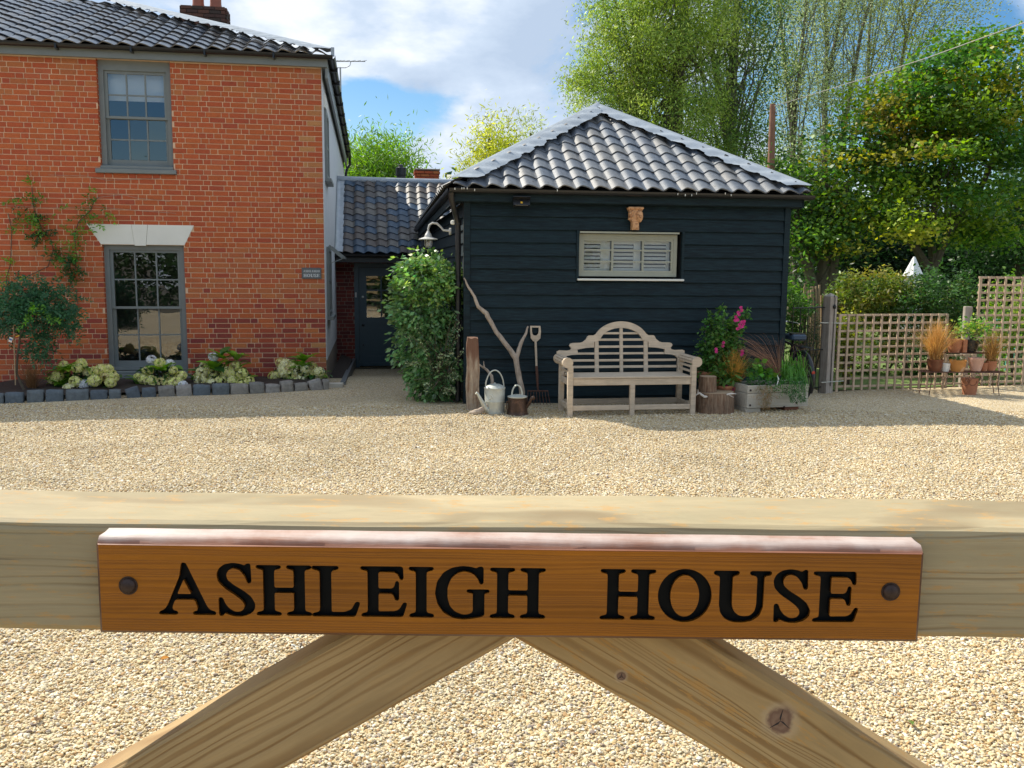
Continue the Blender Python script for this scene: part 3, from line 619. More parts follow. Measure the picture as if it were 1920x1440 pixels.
room(house, -3.1, -2.2, 3.2, 4.5, .27); room(house, -3.1, -2.1, .25, 1.95, .27)
bl = MB(); bl.bb(-3.08, -2.22, .23, .245, 4.12, 4.52); bl.build('window_blind', M['render'], house)
# side windows seen edge on
for z0, z1, y0, y1 in ((3.10, 4.15, .45, 1.35), (.95, 2.05, .45, 1.5)):
    b = MB(); b.bb(.008, .05, y0, y0+.07, z0, z1); b.bb(.008, .05, y1-.07, y1, z0, z1); b.bb(.008, .05, y0+.07, y1-.07, z1-.07, z1); b.bb(.008, .05, y0+.07, y1-.07, z0, z0+.07)
    b.bb(.01, .04, (y0+y1)/2-.02, (y0+y1)/2+.02, z0+.07, z1-.07); b.bb(.01, .038, y0+.07, y1-.07, (z0+z1)/2-.015, (z0+z1)/2+.015)
    sdw = b.build('window', M['greypaint'], house)
    g = MB(); g.add([(.022, y0+.07, z0+.07), (.022, y1-.07, z0+.07), (.022, y1-.07, z1-.07), (.022, y0+.07, z1-.07)], [(0, 1, 2, 3)]); link('pane', g.mesh('pane', M['glass'], recalc=False), sdw)
    b = MB(); b.bb(.013, .11, y0-.05, y1+.05, z0-.05, z0-.002); b.build('window_sill', M['greypaint'], house)
b = MB(); b.bb(.013, .04, .35, 1.45, 4.155, 4.36); b.build('lintel_block', M['stone'], house)
b = MB(); b.beam((.05, .45, 2.06), (.27, .45, 1.88), .03, .05); b.beam((.05, 1.5, 2.06), (.27, 1.5, 1.88), .03, .05); b.beam((.27, .45, 1.88), (.27, 1.5, 1.88), .05, .03); b.beam((.05, .42, 1.78), (.25, .42, 1.86), .012, .012); b.build('open_fanlight', M['greypaint'], house)
# eaves, fascia, gutter
ez = 4.76; ov = .10
b = MB(); b.bb(-6.7, .10, -.10, -.065, 4.655, 4.775); b.bb(.065, .10, -.065, 12.1, 4.50, 4.775); b.bb(-6.7, .065, -.065, .0, 4.662, 4.68); b.bb(.013, .065, .0, 12.1, 4.655, 4.675); b.build('fascia', M['greypaint'], house)
gt = MB(); gutter_h(gt, (-6.8, -.165, 4.805), (.18, -.165, 4.805)); gutter_h(gt, (.165, -.18, 4.805), (.165, 12.2, 4.805)); gt.build('gutter', M['black'], house)
for x in (-5.6, -4.6, -3.62, -2.62, -1.62, -.66): b = MB(); b.bb(x-.012, x+.012, -.225, -.10, 4.725, 4.80); b.build('gutter_bracket', M['black'], house)
for y in (.6, 1.6, 2.6, 3.6, 4.8, 6, 7.5, 9, 10.5): b = MB(); b.bb(.10, .228, y-.015, y+.015, 4.725, 4.80); b.build('gutter_bracket', M['black'], house)
b = MB(); b.tube([(.17, 12.1, 4.76), (.17, 12.15, 4.6), (.08, 12.1, 4.45), (.06, 12.06, 4.3), (.06, 12.06, 0)], .038, 8); b.build('downpipe', M['black'], house, smooth=True)
# roof: hipped at the right end
TH = radians(22.0); tt = tan(TH); E0 = Vector((.14, -.14, 4.79))
rd = 5.6
b = MB(); b.add([(-7.2, -.12, 4.78), (.12, -.12, 4.78), (.12-rd, -.12+rd, 4.78+rd*tt), (-7.2, -.12+rd, 4.78+rd*tt), (.12, 12.2, 4.78), (.12-rd, 12.2-rd, 4.78+rd*tt), (-7.2, 12.2, 4.78), (-7.2, 12.2-rd, 4.78+rd*tt)],
              [(0, 1, 2, 3), (1, 4, 5, 2), (4, 6, 7, 5), (3, 2, 5, 7)]); b.build('roof_deck', M['deck'], house)
sv = Vector((0, cos(TH), sin(TH))); hipn = Vector((1, 1, 0)).normalized(); cut = (Vector((.05, -.14, 4.8)), hipn)
def htest(c, w_):
    e = (c-cut[0]).dot(hipn)
    return False if e > .17 else ('cut' if e > -.2 else True)
nH = tiled(house, (.14-.245*30, -.20, 4.815), (1, 0, 0), sv, 30, 14, .245, .30, TILEB, lambda c, w_: htest(c, w_) if c.x > -5.6 else False, [cut], seed=9)
# hip covered in lead
def hip_lead(parent, A, B_, wl, wr, nl, nr, mt='lead', amp=.016, roll=.035, per=.24, name='hip_flashing'):
    A = Vector(A); B_ = Vector(B_); d = (B_-A); L = d.length; d.normalize(); n = int(L/.04); V = []; F = []
    offs = [(-1, 1), (-.6, .9), (-.25, .3), (-.1, 0), (0, 0), (.1, 0), (.25, .3), (.6, .9), (1, 1)]
    nl = Vector(nl); nr = Vector(nr)
    for i in range(n+1):
        p = A+d*(L*i/n); tp = min(1, (n-i)/n*L/.62+.12)
        for o_, wv in offs:
            wd = (nl*wl if o_ < 0 else nr*wr)*tp; q = p+wd*abs(o_)
            if abs(o_) < .2: q = q+Vector((0, 0, roll*(1 if o_ == 0 else .75)))
            else: q = q+Vector((0, 0, .018+amp*wv*sin(2*pi*(i/n*L)/per+(1 if o_ > 0 else 0))+.004*sin(i*1.9+o_*7)+.020*(1-abs(o_)*.6)))
            if abs(o_) == 1: q = q+(nl if o_ < 0 else nr)*(.02*sin(i*.9)+.012*sin(i*2.3))
            V.append(q)
    m = len(offs)
    for i in range(n):
        for k in range(m-1): F.append((i*m+k, i*m+k+1, (i+1)*m+k+1, (i+1)*m+k))
    me = np_mesh(name, [tuple(v) for v in V], F, M[mt], smooth=True); return link(name, me, parent)
A = Vector((.16, -.16, 4.83)); Bp = Vector((.12-rd, -.12+rd, 4.85+rd*tt))
hip_lead(house, A+Vector((0,0,.05)), Bp+Vector((0,0,.05)), .34, .26, (-1, 0, 0), (0, 1, 0), amp=.012)
b = MB(); b.tube([(.14-rd, -.14+rd, 4.88+rd*tt), (.14-rd, 12.2-rd, 4.88+rd*tt)], .07, 8); b.build('ridge', M['lead'], house)
b = MB(); b.box((.18, -.16, 4.86), (.05, .05, .12)); b.build('hip_iron', M['lead'], house)
# chimney stack with two pots
cx, cy = -2.62, 6.2
def chim(parent, cx, cy, z0, z1, wx, wy, pots, corb=True, lab='chimney'):
    b = MB(); b.bb(cx-wx/2+.012, cx+wx/2-.012, cy-wy/2+.012, cy+wy/2-.012, z0, z1-.02)
    ch = b.build(lab, M['darkmortar'], parent)
    z = z0; k = 0; q = MB(); r = random.Random(5)
    while z < z1-.05:
        o = .0
        if corb and z > z1-.26: o = .03
        if corb and z > z1-.16: o = .05
        for (ax, c0, c1, fy) in (('x', cx-wx/2-o, cx+wx/2+o, cy-wy/2-o), ('x', cx-wx/2-o, cx+wx/2+o, cy+wy/2+o), ('y', cy-wy/2-o, cy+wy/2+o, cx-wx/2-o), ('y', cy-wy/2-o, cy+wy/2+o, cx+wx/2+o)):
            p = c0+(-.11 if k % 2 else 0)
            while p < c1:
                a, b2 = max(p, c0), min(p+.215, c1); p += .226
                if b2-a < .03: continue
                q.cur = r.choice([(.12, .06, .045), (.09, .05, .04), (.07, .05, .04), (.14, .065, .045)] if pots else BR)
                if ax == 'x': q.bb(a, b2, fy-.03, fy+.03, z, z+.063)
                else: q.bb(fy-.03, fy+.03, a+.031, b2-.031, z, z+.063)
        z += .075; k += 1
    q.build('brickwork', M['brick'], ch, kind='stuff')
    for x in pots:
        b = MB(); b.lathe([(.13, z1-.03), (.125, z1+.05), (.115, z1+.1), (.11, z1+.7), (.13, z1+.72), (.13, z1+.80), (.10, z1+.80)], 16, (x, cy, 0)); b.build('chimney_pot', M['redbrickend'], ch, smooth=True)
    return ch
xa, za = HF.L(341, 15, cy); xb, zb = HF.L(428, 14, cy)
chim(house, (xa+xb)/2, cy, 5.6, za, xb-xa-.06, .55, [xa+.33, xb-.25], False)
# ------------------------------------------------------------ glyphs (outlines traced once, used for sign and plaque)
def smooth_poly(pts, it=2, cut=.22, mx=9):
    for _ in range(it):
        o = []; n = len(pts)
        for i in range(n):
            a = Vector(pts[i]); b = Vector(pts[(i+1) % n]); L = (b-a).length; c = min(cut*L, mx if _ == 0 else mx*.5)
            if L < 1e-6: continue
            o.append(a+(b-a)*(c/L)); o.append(b-(b-a)*(c/L))
        pts = o
    return [(p[0], p[1]) for p in pts]
def ell(cx, cy, rx, ry, n=40): return [(cx+rx*cos(2*pi*k/n), cy+ry*sin(2*pi*k/n)) for k in range(n)]
GL = {
 'A': (517, 655, 355, [(680, 289), (706, 289), (740, 365), (845, 600), (868, 628), (905, 636), (905, 656), (752, 656), (752, 638), (782, 632), (786, 608), (765, 548), (625, 548), (603, 605), (610, 630), (642, 636), (642, 656), (517, 656), (519, 638), (550, 628), (576, 595), (665, 385)], [[(690, 400), (640, 512), (745, 512)]]),
 'S': (920, 658, 355, [(1150, 293), (1154, 425), (1132, 430), (1115, 380), (1080, 336), (1035, 320), (1000, 333), (980, 368), (988, 408), (1030, 445), (1100, 488), (1150, 528), (1178, 580), (1172, 620), (1140, 650), (1090, 667), (1040, 667), (1000, 657), (968, 642), (955, 664), (932, 664), (930, 538), (954, 536), (970, 580), (1000, 618), (1040, 640), (1080, 638), (1108, 615), (1110, 580), (1085, 547), (1040, 512), (975, 468), (930, 420), (920, 370), (937, 328), (975, 300), (1030, 289), (1080, 296), (1112, 309), (1128, 293)], []),
 'H': (1243, 576, 473, [(1243, 103), (1464, 103), (1464, 127), (1410, 140), (1402, 158), (1402, 316), (1588, 316), (1588, 158), (1578, 140), (1522, 127), (1522, 103), (1744, 103), (1744, 127), (1690, 140), (1682, 158), (1682, 520), (1690, 538), (1744, 552), (1744, 576), (1522, 576), (1522, 552), (1578, 538), (1588, 520), (1588, 358), (1402, 358), (1402, 520), (1410, 538), (1464, 552), (1464, 576), (1243, 576), (1243, 552), (1300, 538), (1308, 520), (1308, 158), (1300, 140), (1243, 127)], []),
 'L': (1577, 658, 357, [(1577, 302), (1757, 302), (1757, 320), (1715, 330), (1706, 345), (1706, 632), (1800, 632), (1850, 612), (1880, 556), (1906, 560), (1872, 660), (1577, 660), (1577, 642), (1622, 632), (1632, 615), (1632, 345), (1622, 330), (1577, 320)], []),
 'E': (85, 574, 470, [(85, 104), (465, 103), (470, 220), (445, 222), (430, 180), (400, 152), (240, 150), (240, 312), (370, 312), (395, 290), (402, 242), (428, 242), (428, 418), (398, 416), (388, 375), (365, 352), (240, 352), (240, 530), (400, 526), (440, 505), (475, 441), (502, 446), (465, 574), (92, 574), (92, 550), (142, 538), (150, 520), (150, 155), (140, 140), (85, 128)], []),
 'I': (513, 575, 472, [(515, 103), (735, 103), (735, 127), (680, 140), (670, 158), (670, 520), (680, 538), (738, 552), (738, 576), (520, 576), (520, 552), (570, 538), (580, 520), (580, 158), (570, 140), (515, 127)], []),
 'G': (752, 575, 472, [(1150, 95), (1188, 95), (1188, 252), (1162, 256), (1145, 205), (1100, 155), (1020, 131), (950, 150), (890, 205), (858, 290), (858, 390), (880, 470), (930, 525), (1000, 553), (1060, 549), (1100, 525), (1100, 350), (1090, 340), (1043, 334), (1043, 311), (1243, 311), (1243, 334), (1205, 342), (1197, 352), (1197, 558), (1100, 582), (1010, 592), (920, 580), (830, 530), (775, 450), (752, 350), (770, 240), (830, 150), (910, 105), (1000, 90), (1080, 97), (1125, 113)], []),
 'O': (388, 522, 285, [(534+146*cos(t*pi/24), 382+150*sin(t*pi/24)) for t in range(48)], [[(534+82*cos(t*pi/24), 384+121*sin(t*pi/24)) for t in range(48)]]),
 'U': (688, 522, 285, [(688, 239), (825, 239), (825, 257), (795, 264), (788, 275), (788, 430), (800, 470), (830, 495), (860, 500), (895, 495), (920, 470), (929, 430), (929, 275), (920, 264), (888, 257), (888, 239), (1003, 239), (1003, 257), (970, 264), (963, 275), (962, 440), (945, 490), (905, 520), (855, 531), (800, 529), (755, 510), (730, 475), (722, 430), (722, 275), (714, 264), (688, 257)], []),
}
def glyph(ch, size, x=0, z=0, sm=True):
    x0, y0, cap, o, hs = GL[ch]; k = size/cap
    mx = 9*cap/355
    f = lambda l: [(x+(p[0]-x0)*k, z+(y0-p[1])*k) for p in (smooth_poly(l, 2, .25, mx) if (sm and ch != 'O') else l)]
    return f(o), [f(h) for h in hs]
# plaque on the brick corner
pl = thing('wall_sign', 'small slate name plaque with pale lettering on the brick corner beside the porch', 'sign', HF.W(-.19, -.007, 1.635), HA)
b = MB(); b.cbox(-.148, .142, -.016, .0, -.083, .083, .003); b.build('plaque', M['slate'], pl)
WD = {'A': .95, 'S': .62, 'H': .92, 'L': .84, 'E': .82, 'I': .44, 'G': .96, 'O': .92, 'U': .98}
for word, zz in (('ASHLEIGH', .017), ('HOUSE', -.056)):
    tot = sum((GL[c][3] and (max(p[0] for p in GL[c][3])-GL[c][0])/GL[c][2])+.10 for c in word)-.10; sz = .042 if word == 'ASHLEIGH' else .042; x = -.003-tot*sz/2 if word == 'ASHLEIGH' else -.003-tot*sz/2
    sz2 = .245/tot if word == 'ASHLEIGH' else .046; x = -.003-tot*sz2/2
    for c in word:
        o, hs = glyph(c, sz2*.98, x, zz, True); b = MB(); b.prism(o, -.0185, -.015, 'xz', hs); b.build('letter', M['lettering'], pl); x += sz2*((max(p[0] for p in GL[c][3])-GL[c][0])/GL[c][2]+.10)
# TV aerial beyond the gutter
ae = HF.W(.0, 9.2, 0); aeP = P(640, 200, 22.5)
aer = thing('tv_aerial', 'thin rooftop television aerial on a mast beyond the brick house gutter', 'aerial', (aeP.x, aeP.y, 4.5), 0)
def aw(px, py): q = P(px, py, 22.5); return (q.x-aeP.x, 0, q.z-4.5)
b = MB(); b.tube([aw(640, 235), aw(638, 126)], .022, 6); b.build('mast', M['lampgrey'], aer)
b = MB(); b.tube([aw(617, 115), aw(685, 115)], .012, 6); b.tube([aw(621, 115), aw(624, 124), aw(632, 127), aw(648, 127), aw(656, 123), aw(658, 115)], .01, 6); b.build('boom', M['lampgrey'], aer)
for px in (622, 630, 636, 643, 652, 663, 673, 684):
    b = MB(); x, _, z = aw(px, 115); b.tube([(x-.03, -.16, z-.03), (x+.02, .16, z+.06)], .007, 5); b.build('element', M['lampgrey'], aer)
# ------------------------------------------------------------ ENTRANCE WING (between the house and the barn)
wing = thing('entrance_wing', 'low brick entrance wing with blue black pantiles between house and dark barn', 'building', HF.W(0, 4.5, -.30), HA)
ZO = .30      # local z offset: floor at -.30
dx0, dx1 = .40, 1.42
wb = lay(-.0, 3.3, 0, 2.35, .0752, [rect_hole(dx0-.03, dx1+.03, -1, 2.12)], seed=21)
place_bricks(wb, wing, lambda a, b, z, r: r.choice([(.20, .042, .03), (.17, .038, .03), (.24, .05, .034), (.14, .035, .03)]), 120, lambda q: q[0] if q[1] < .5 else 9+q[0], face=-.006, seed=8)
b = MB(); b.prism([(-.0, -.3), (3.3, -.3), (3.3, 2.4), (-.0, 2.4)], 0, .2, 'xz', holes=[[(dx0-.03, -.05), (dx1+.03, -.05), (dx1+.03, 2.12), (dx0-.03, 2.12)]]); b.build('wall', M['darkmortar'], wing)
b = MB(); b.bb(dx0-.03, dx0+.06, -.02, .1, -.02, 2.12); b.bb(dx1-.06, dx1+.03, -.02, .1, -.02, 2.12); b.bb(dx0+.06, dx1-.06, -.02, .1, 2.04, 2.12); b.build('door_frame', M['doorpaint'], wing)
b = MB(); X0, X1 = dx0+.065, dx1-.065; zz0, zz1, zg0, zg1 = .03, 2.03, 1.02, 1.86; gx0, gx1 = X0+.15, X1-.15
b.bb(X0, gx0, .02, .065, zz0, zz1); b.bb(gx1, X1, .02, .065, zz0, zz1); b.bb(gx0, gx1, .02, .065, zz0, zz0+.2); b.bb(gx0, gx1, .02, .065, zg0-.13, zg0); b.bb(gx0, gx1, .02, .065, zg1, zz1); b.bb(gx0, gx1, .035, .055, zz0+.2, zg0-.13)
b.bb((gx0+gx1)/2-.013, (gx0+gx1)/2+.013, .028, .06, zg0, zg1); b.bb(gx0, gx1, .03, .058, (zg0+zg1)/2+.12, (zg0+zg1)/2+.145); b.bb(X0, X1, .0, .022, zz0, zz0+.06)
door = b.build('door', M['doorpaint'], wing)
for i in range(2):
    for z0, z1 in ((zg0, (zg0+zg1)/2+.12), ((zg0+zg1)/2+.145, zg1)):
        a = gx0+(gx1-gx0)/2*i; g = MB(); g.add([(a, .045, z0), (a+(gx1-gx0)/2, .045, z0), (a+(gx1-gx0)/2, .045, z1), (a, .045, z1)], [(0, 1, 2, 3)]); link('pane', g.mesh('pane', M['glass'], recalc=False), door)
for z, m_, r in ((1.44, 'whitepaint', .022), (.87, 'black', .032), (.46, 'black', .016)):
    b = MB(); b.lathe([(r, 0), (r, -.02), (r*.5, -.028)], 12, (X0+.075, .018, z), 'y'); b.build('door_knob' if z < 1 and z > .6 else 'lock', M[m_], door, smooth=True)
b = MB(); b.cbox(dx0-.018, dx0+.022, -.034, -.021, 1.43, 1.53, .003); b.build('door_bell', M['lampgrey'], wing)
b = MB(); b.cbox(dx0-.1, dx1+.1, -.30, -.025, -.07, .0, .01); b.build('door_step', M['slate'], wing)
room(wing, dx0, dx1, .05, 2.1, .22, 1.2)
b = MB(); b.bb(-.0, 3.2, -.52, -.49, 2.13, 2.27); b.bb(-.0, 3.2, -.49, -.008, 2.14, 2.155); b.build('fascia', M['black'], wing)
gt = MB(); gutter_h(gt, (-.0, -.58, 2.275), (3.2, -.58, 2.275), .05); gt.build('gutter', M['black'], wing)
LT = math.atan2(3.86-2.29, 2.05); e0 = Vector((.0, -.56, 2.30)); sl = Vector((0, cos(LT), sin(LT))); Ls = 2.60
b = MB(); b.add([tuple(e0-Vector((0, 0, .03))), (3.3, e0.y, e0.z-.03), tuple(Vector((3.3, e0.y, e0.z-.03))+sl*Ls), tuple(e0-Vector((0, 0, .03))+sl*Ls), tuple(Vector((3.3, e0.y+2*cos(LT)*Ls, e0.z-.03))), tuple(Vector((0, e0.y+2*cos(LT)*Ls, e0.z-.03)))], [(0, 1, 2, 3), (3, 2, 4, 5)]); b.build('roof_deck', M['deck'], wing)
nL = tiled(wing, e0+Vector((.16, 0, .012)), (1, 0, 0), sl, 13, 12, .222, .2165, TILEL, lambda c, w_: True, seed=3, jit=.005)
b = MB()     # lead soaker against the house wall
V = []; F = []
for i in range(14):
    for k, (xx, hh) in enumerate(((.02, .16), (.02, .05), (.10, .035), (.20, .028))):
        q = e0+sl*(Ls*i/13)+Vector((xx, 0, hh+.006*sin(i*2.1+k))); V.append(tuple(q))
for i in range(13):
    for k in range(3): F.append((i*4+k, i*4+k+1, i*4+k+5, i*4+k+4))
link('side_flashing', np_mesh('side_flashing', V, F, M['lead'], smooth=True), wing)
top = e0+sl*Ls
b = MB(); b.tube([top+Vector((-.0, .02, .03)), top+Vector((1.4, .02, .015)), top+Vector((3.2, .02, .02))], .075, 10); b.build('ridge', M['lead'], wing, smooth=True)
fx, fz = Fr(HF.W(0, 4.5+1.7+.1), 9).L(752, 333, 0)
fl = MB(); fl.lathe([(.10, 3.8), (.10, 4.05), (.115, 4.06), (.115, 4.22), (.06, 4.24), (.05, 4.28), (.02, 4.30)], 18, (fx, 1.85, 0)); fl.build('flue', M['black'], wing, smooth=True)
# small brick chimney beyond the ridge
cP = P(800, 320, 24); rear = thing('rear_chimney', 'short red brick chimney stack rising behind the wing ridge', 'chimney', (cP.x, cP.y, 0), HA)
ql = P(783, 322, 24); qr = P(819, 322, 24)
chim(rear, 0, 0, 3.4, cP.z+.0, (qr.x-ql.x), .45, [], True, 'stack')
b = MB(); hw = (qr.x-ql.x)/2+.08; b.cbox(-hw, hw, -.31, .31, cP.z-.02, cP.z+.02, .01); b.build('capping', M['darkmortar'], rear)
b = MB(); b.bb(-1.2, 1.2, .2, 3, 0, 3.4); b.build('roof', M['deck'], rear)
# ------------------------------------------------------------ THE BLACK BARN
BA = BF.a; BW = 4.27
barn = thing('weatherboarded_barn', 'black weatherboarded barn with hipped grey pantile roof, right of the entrance wing', 'barn', BF.o, BA)
g0 = .1645; WX0, WX1, WZ0, WZ1 = 1.47, 2.83, 1.60, 2.21
SA = radians(1.9)       # the left wall runs slightly out of square
b = MB(); b.prism([(.0, -.4), (BW, -.4), (BW, 2.6), (.0, 2.6)], .03, .18, 'xz', holes=[[(WX0, WZ0), (WX1, WZ0), (WX1, WZ1), (WX0, WZ1)]])
b.add([(0.03, .18, -.4), (.03-7*sin(SA), 7, -.4), (.03-7*sin(SA), 7, 2.45), (.03, .18, 2.6)], [(0, 1, 2, 3)]); b.add([(BW-.02, .18, -.4), (BW-.02, 7, -.4), (BW-.02, 7, 2.6), (BW-.02, .18, 2.6)], [(0, 1, 2, 3)])
b.add([(-.2, 7, -.4), (BW, 7, -.4), (BW, 7, 2.6), (-.2, 7, 2.5)], [(0, 1, 2, 3)]); b.build('wall_core', M['dark'], barn)
def board(parent, x0, x1, ztop, h, seed, rot=None, loc=(0, 0, 0), face=-.012):
    r = random.Random(seed); b = MB(); n = max(2, int((x1-x0)/.5)); face = -.016; sec = [(.030, h+.02), (face+.026, h), (face-.001, .004), (face+.002, .0), (.030, .001)]
    vs = []; fs = []
    for i in range(n+1):
        x = x0+(x1-x0)*i/n; dz = r.uniform(-.0025, .0025); dy = r.uniform(-.002, .002)
        for y, z in sec: vs.append((x, y+dy, ztop-h+z+(dz if z < .05 else 0)))
    m = 5
    for i in range(n):
        for k in range(m): fs.append((i*m+k, i*m+(k+1) % m, (i+1)*m+(k+1) % m, (i+1)*m+k))
    fs.append(tuple(range(m))); fs.append(tuple(range(n*m, n*m+m))[::-1]); b.add(vs, fs)
    o = b.build('weatherboard', M['board'], parent)
    if rot is not None: o.rotation_euler = (0, 0, rot); o.location = loc
    return o
k = -1
for k in range(-1, 15):
    zt = 2.385-g0*k; zb = zt-g0; off = random.Random(k+40).uniform(-.003, .003)
    if zb >= WZ1-.05 or zt <= WZ0+.02: board(barn, .075, BW-.06, zt, g0, k+9)
    else: board(barn, .075, WX0-.035, zt, g0, k+9); board(barn, WX1+.035, BW-.06, zt, g0, k+77)
    board(barn, 0, 6.9, zt-.01, g0, k+140, radians(-90)+SA+pi, (.02, .02, 0)) if False else None
# left flank boards (laid along the out-of-square wall) and right flank
for k in range(-1, 15):
    zt = 2.375-g0*k
    o = board(barn, -6.9, -.04, zt, g0, k+140); o.rotation_euler = (0, 0, radians(-90)+SA); o.location = (.022, .0, 0)
    o = board(barn, .05, 6.9, zt, g0, k+240); o.rotation_euler = (0, 0, radians(90)); o.location = (BW-.022, .0, 0)
b = MB(); b.bb(-.008, .072, -.022, .024, -.1, 2.545); b.build('corner_board', M['board'], barn)
b = MB(); b.bb(BW-.057, BW+.02, -.022, .024, -.1, 2.545); b.build('corner_board', M['board'], barn)
b = MB(); b.bb(WX0-.033, WX0, -.018, .10, WZ0-.01, WZ1+.01); b.bb(WX1, WX1+.033, -.018, .10, WZ0-.01, WZ1+.01); b.build('window_lining', M['board'], barn)
b = MB(); b.bb(-.12, BW+.14, -.13, -.10, 2.555, 2.66); b.bb(-.12, BW+.14, -.10, .03, 2.545, 2.557); b.build('fascia', M['board'], barn)
b = MB(); b.beam((-.13, -.13, 2.60), (-.13-7*sin(SA), 7, 2.40), .03, .12); b.build('fascia', M['board'], barn)
b = MB(); b.beam((BW+.13, -.13, 2.60), (BW+.13, 7, 2.60), .03, .12); b.build('fascia', M['board'], barn)
gt = MB(); gutter_h(gt, (-.2, -.19, 2.70), (BW+.24, -.19, 2.695)); gutter_h(gt, (-.17, -.2, 2.70), (-.18-7*sin(SA), 7, 2.50)); gutter_h(gt, (BW+.21, -.2, 2.695), (BW+.21, 7, 2.69)); gt.build('gutter', M['black'], barn)
b = MB(); b.tube([(-.17, -.16, 2.66), (-.17, -.14, 2.58), (-.12, -.02, 2.42), (-.075, .09, 2.30), (-.07, .10, 2.2), (-.07, .10, .02)], .036, 10); b.build('downpipe', M['black'], barn, smooth=True)
for z in (2.27, 1.5, .7): b = MB(); b.lathe([(.044, z), (.046, z+.03), (.044, z+.06)], 12, (-.07, .10, 0)); b.build('pipe_collar', M['black'], barn, smooth=True)
# window: sage frame, three lights each with louvred shutters behind
b = MB(); fy = .055; fx0, fx1 = WX0+.005, WX1-.045
b.bb(fx0, fx0+.045, fy, fy+.08, WZ0+.04, WZ1-.03); b.bb(fx1-.045, fx1, fy, fy+.08, WZ0+.04, WZ1-.03); b.bb(fx0+.045, fx1-.045, fy, fy+.08, WZ1-.085, WZ1-.03); b.bb(fx0+.045, fx1-.045, fy, fy+.08, WZ0+.04, WZ0+.085)
bw = b.build('window', M['sagepaint'], barn)
b = MB(); b.cbox(WX0-.02, WX1+.03, -.055, .14, WZ0-.015, WZ0+.012, .004); b.build('window_sill', M['whitepaint'], barn)
b = MB(); b.bb(fx0, fx1, -.03, .10, WZ1-.022, WZ1+.0); b.build('drip_rail', M['sagepaint'], barn)
ix0, ix1, iz0, iz1 = fx0+.045, fx1-.045, WZ0+.085, WZ1-.085; cw = (ix1-ix0)/3
b = MB(); b.bb(ix0, ix0+.03, fy+.01, fy+.05, iz0, iz1); b.bb(ix1-.03, ix1, fy+.01, fy+.05, iz0, iz1); b.bb(ix0+.03, ix1-.03, fy+.01, fy+.05, iz1-.03, iz1); b.bb(ix0+.03, ix1-.03, fy+.01, fy+.05, iz0, iz0+.03)
for i in (1, 2): b.bb(ix0+cw*i-.013, ix0+cw*i+.013, fy+.012, fy+.048, iz0+.03, iz1-.03)
for j in (1, 2): z = iz0+(iz1-iz0)*j/3; b.bb(ix0+.03, ix1-.03, fy+.014, fy+.046, z-.009, z+.009)
b.build('casement', M['sagepaint'], bw)
for i in range(3):
    for j in range(3):
        a, c = ix0+cw*i, iz0+(iz1-iz0)/3*j; t = RX.uniform(-.002, .002); g = MB(); g.add([(a, fy+.03-t, c), (a+cw, fy+.03+t, c), (a+cw, fy+.03+t, c+(iz1-iz0)/3), (a, fy+.03-t, c+(iz1-iz0)/3)], [(0, 1, 2, 3)]); link('pane', g.mesh('pane', M['glassbarn'], recalc=False), bw)
    a0 = ix0+cw*i+(.03 if i == 0 else .015); a1 = ix0+cw*(i+1)-(.03 if i == 2 else .015); sy = fy+.09; bst = (.02, .02, .012)[i]; rst = (.125, .09, .04)[i]
    b = MB(); b.bb(a0, a0+bst, sy, sy+.025, iz0, iz1); b.bb(a1-rst, a1, sy, sy+.025, iz0, iz1); b.bb(a0+bst, a1-rst, sy, sy+.025, iz1-.07, iz1); b.bb(a0+bst, a1-rst, sy, sy+.025, iz0, iz0+.065)
    sh = b.build('shutter', M['whitepaint'], bw)
    for q in range(6):
        z = iz0+.092+q*.0495; b = MB(); b.box(((a0+bst+a1-rst)/2, sy+.012, z), (a1-rst-a0-bst, .006, .036), Matrix.Rotation(radians(-30 if q % 2 else -24), 3, 'X')); b.build('shutter_slat', M['whitepaint'], bw)
room(barn, WX0, WX1-.04, WZ0+.03, WZ1-.03, .2, 1.2)
# roof
OH = .20; RT = radians(30); ex0, ex1 = -.19, BW+.21; ey = -.19; ezb = 2.70; half = (ex1-ex0)/2; az = ezb+half*tan(RT); ax = (ex0+ex1)/2
b = MB(); b.add([(ex0+.02, ey+.02, ezb-.01), (ex1-.02, ey+.02, ezb-.01), (ax, ey+half, az-.02), (ex0-.2, 7.2, ezb-.2), (ax-.1, 7.2, az-.06), (ex1, 7.2, ezb)], [(0, 1, 2), (0, 2, 4, 3), (1, 5, 4, 2)]); b.build('roof_deck', M['deck'], barn)
sv = Vector((0, cos(RT), sin(RT))); cl_ = (Vector((ex0+.09, ey, 0)), Vector((-1, 1, 0)).normalized()); cr_ = (Vector((ex1-.09, ey, 0)), Vector((1, 1, 0)).normalized())
def btest(c, w_):
    d = max((c-cl_[0]).dot(cl_[1]), (c-cr_[0]).dot(cr_[1]))
    return False if d > .14 else ('cut' if d > -.24 else True)
nB = tiled(barn, (ex0+.0, ey-.04, ezb+.025), (1, 0, 0), sv, 21, 10, .2255, .276, TILEG, btest, [cl_, cr_], seed=13)
hip_lead(barn, (ex0+.0, ey+.0, ezb+.10), (ax, ey+half, az+.12), .24, .34, (0, 1, 0), (1, 0, .0), amp=.013, per=.32)
hip_lead(barn, (ex1-.0, ey+.0, ezb+.10), (ax, ey+half, az+.12), .34, .24, (-1, 0, .0), (0, 1, 0), amp=.013, per=.32)
b = MB(); b.tube([(ax, ey+half-.05, az+.05), (ax, 7.2, az+.02)], .08, 10); b.build('ridge', M['lead'], barn, smooth=True)
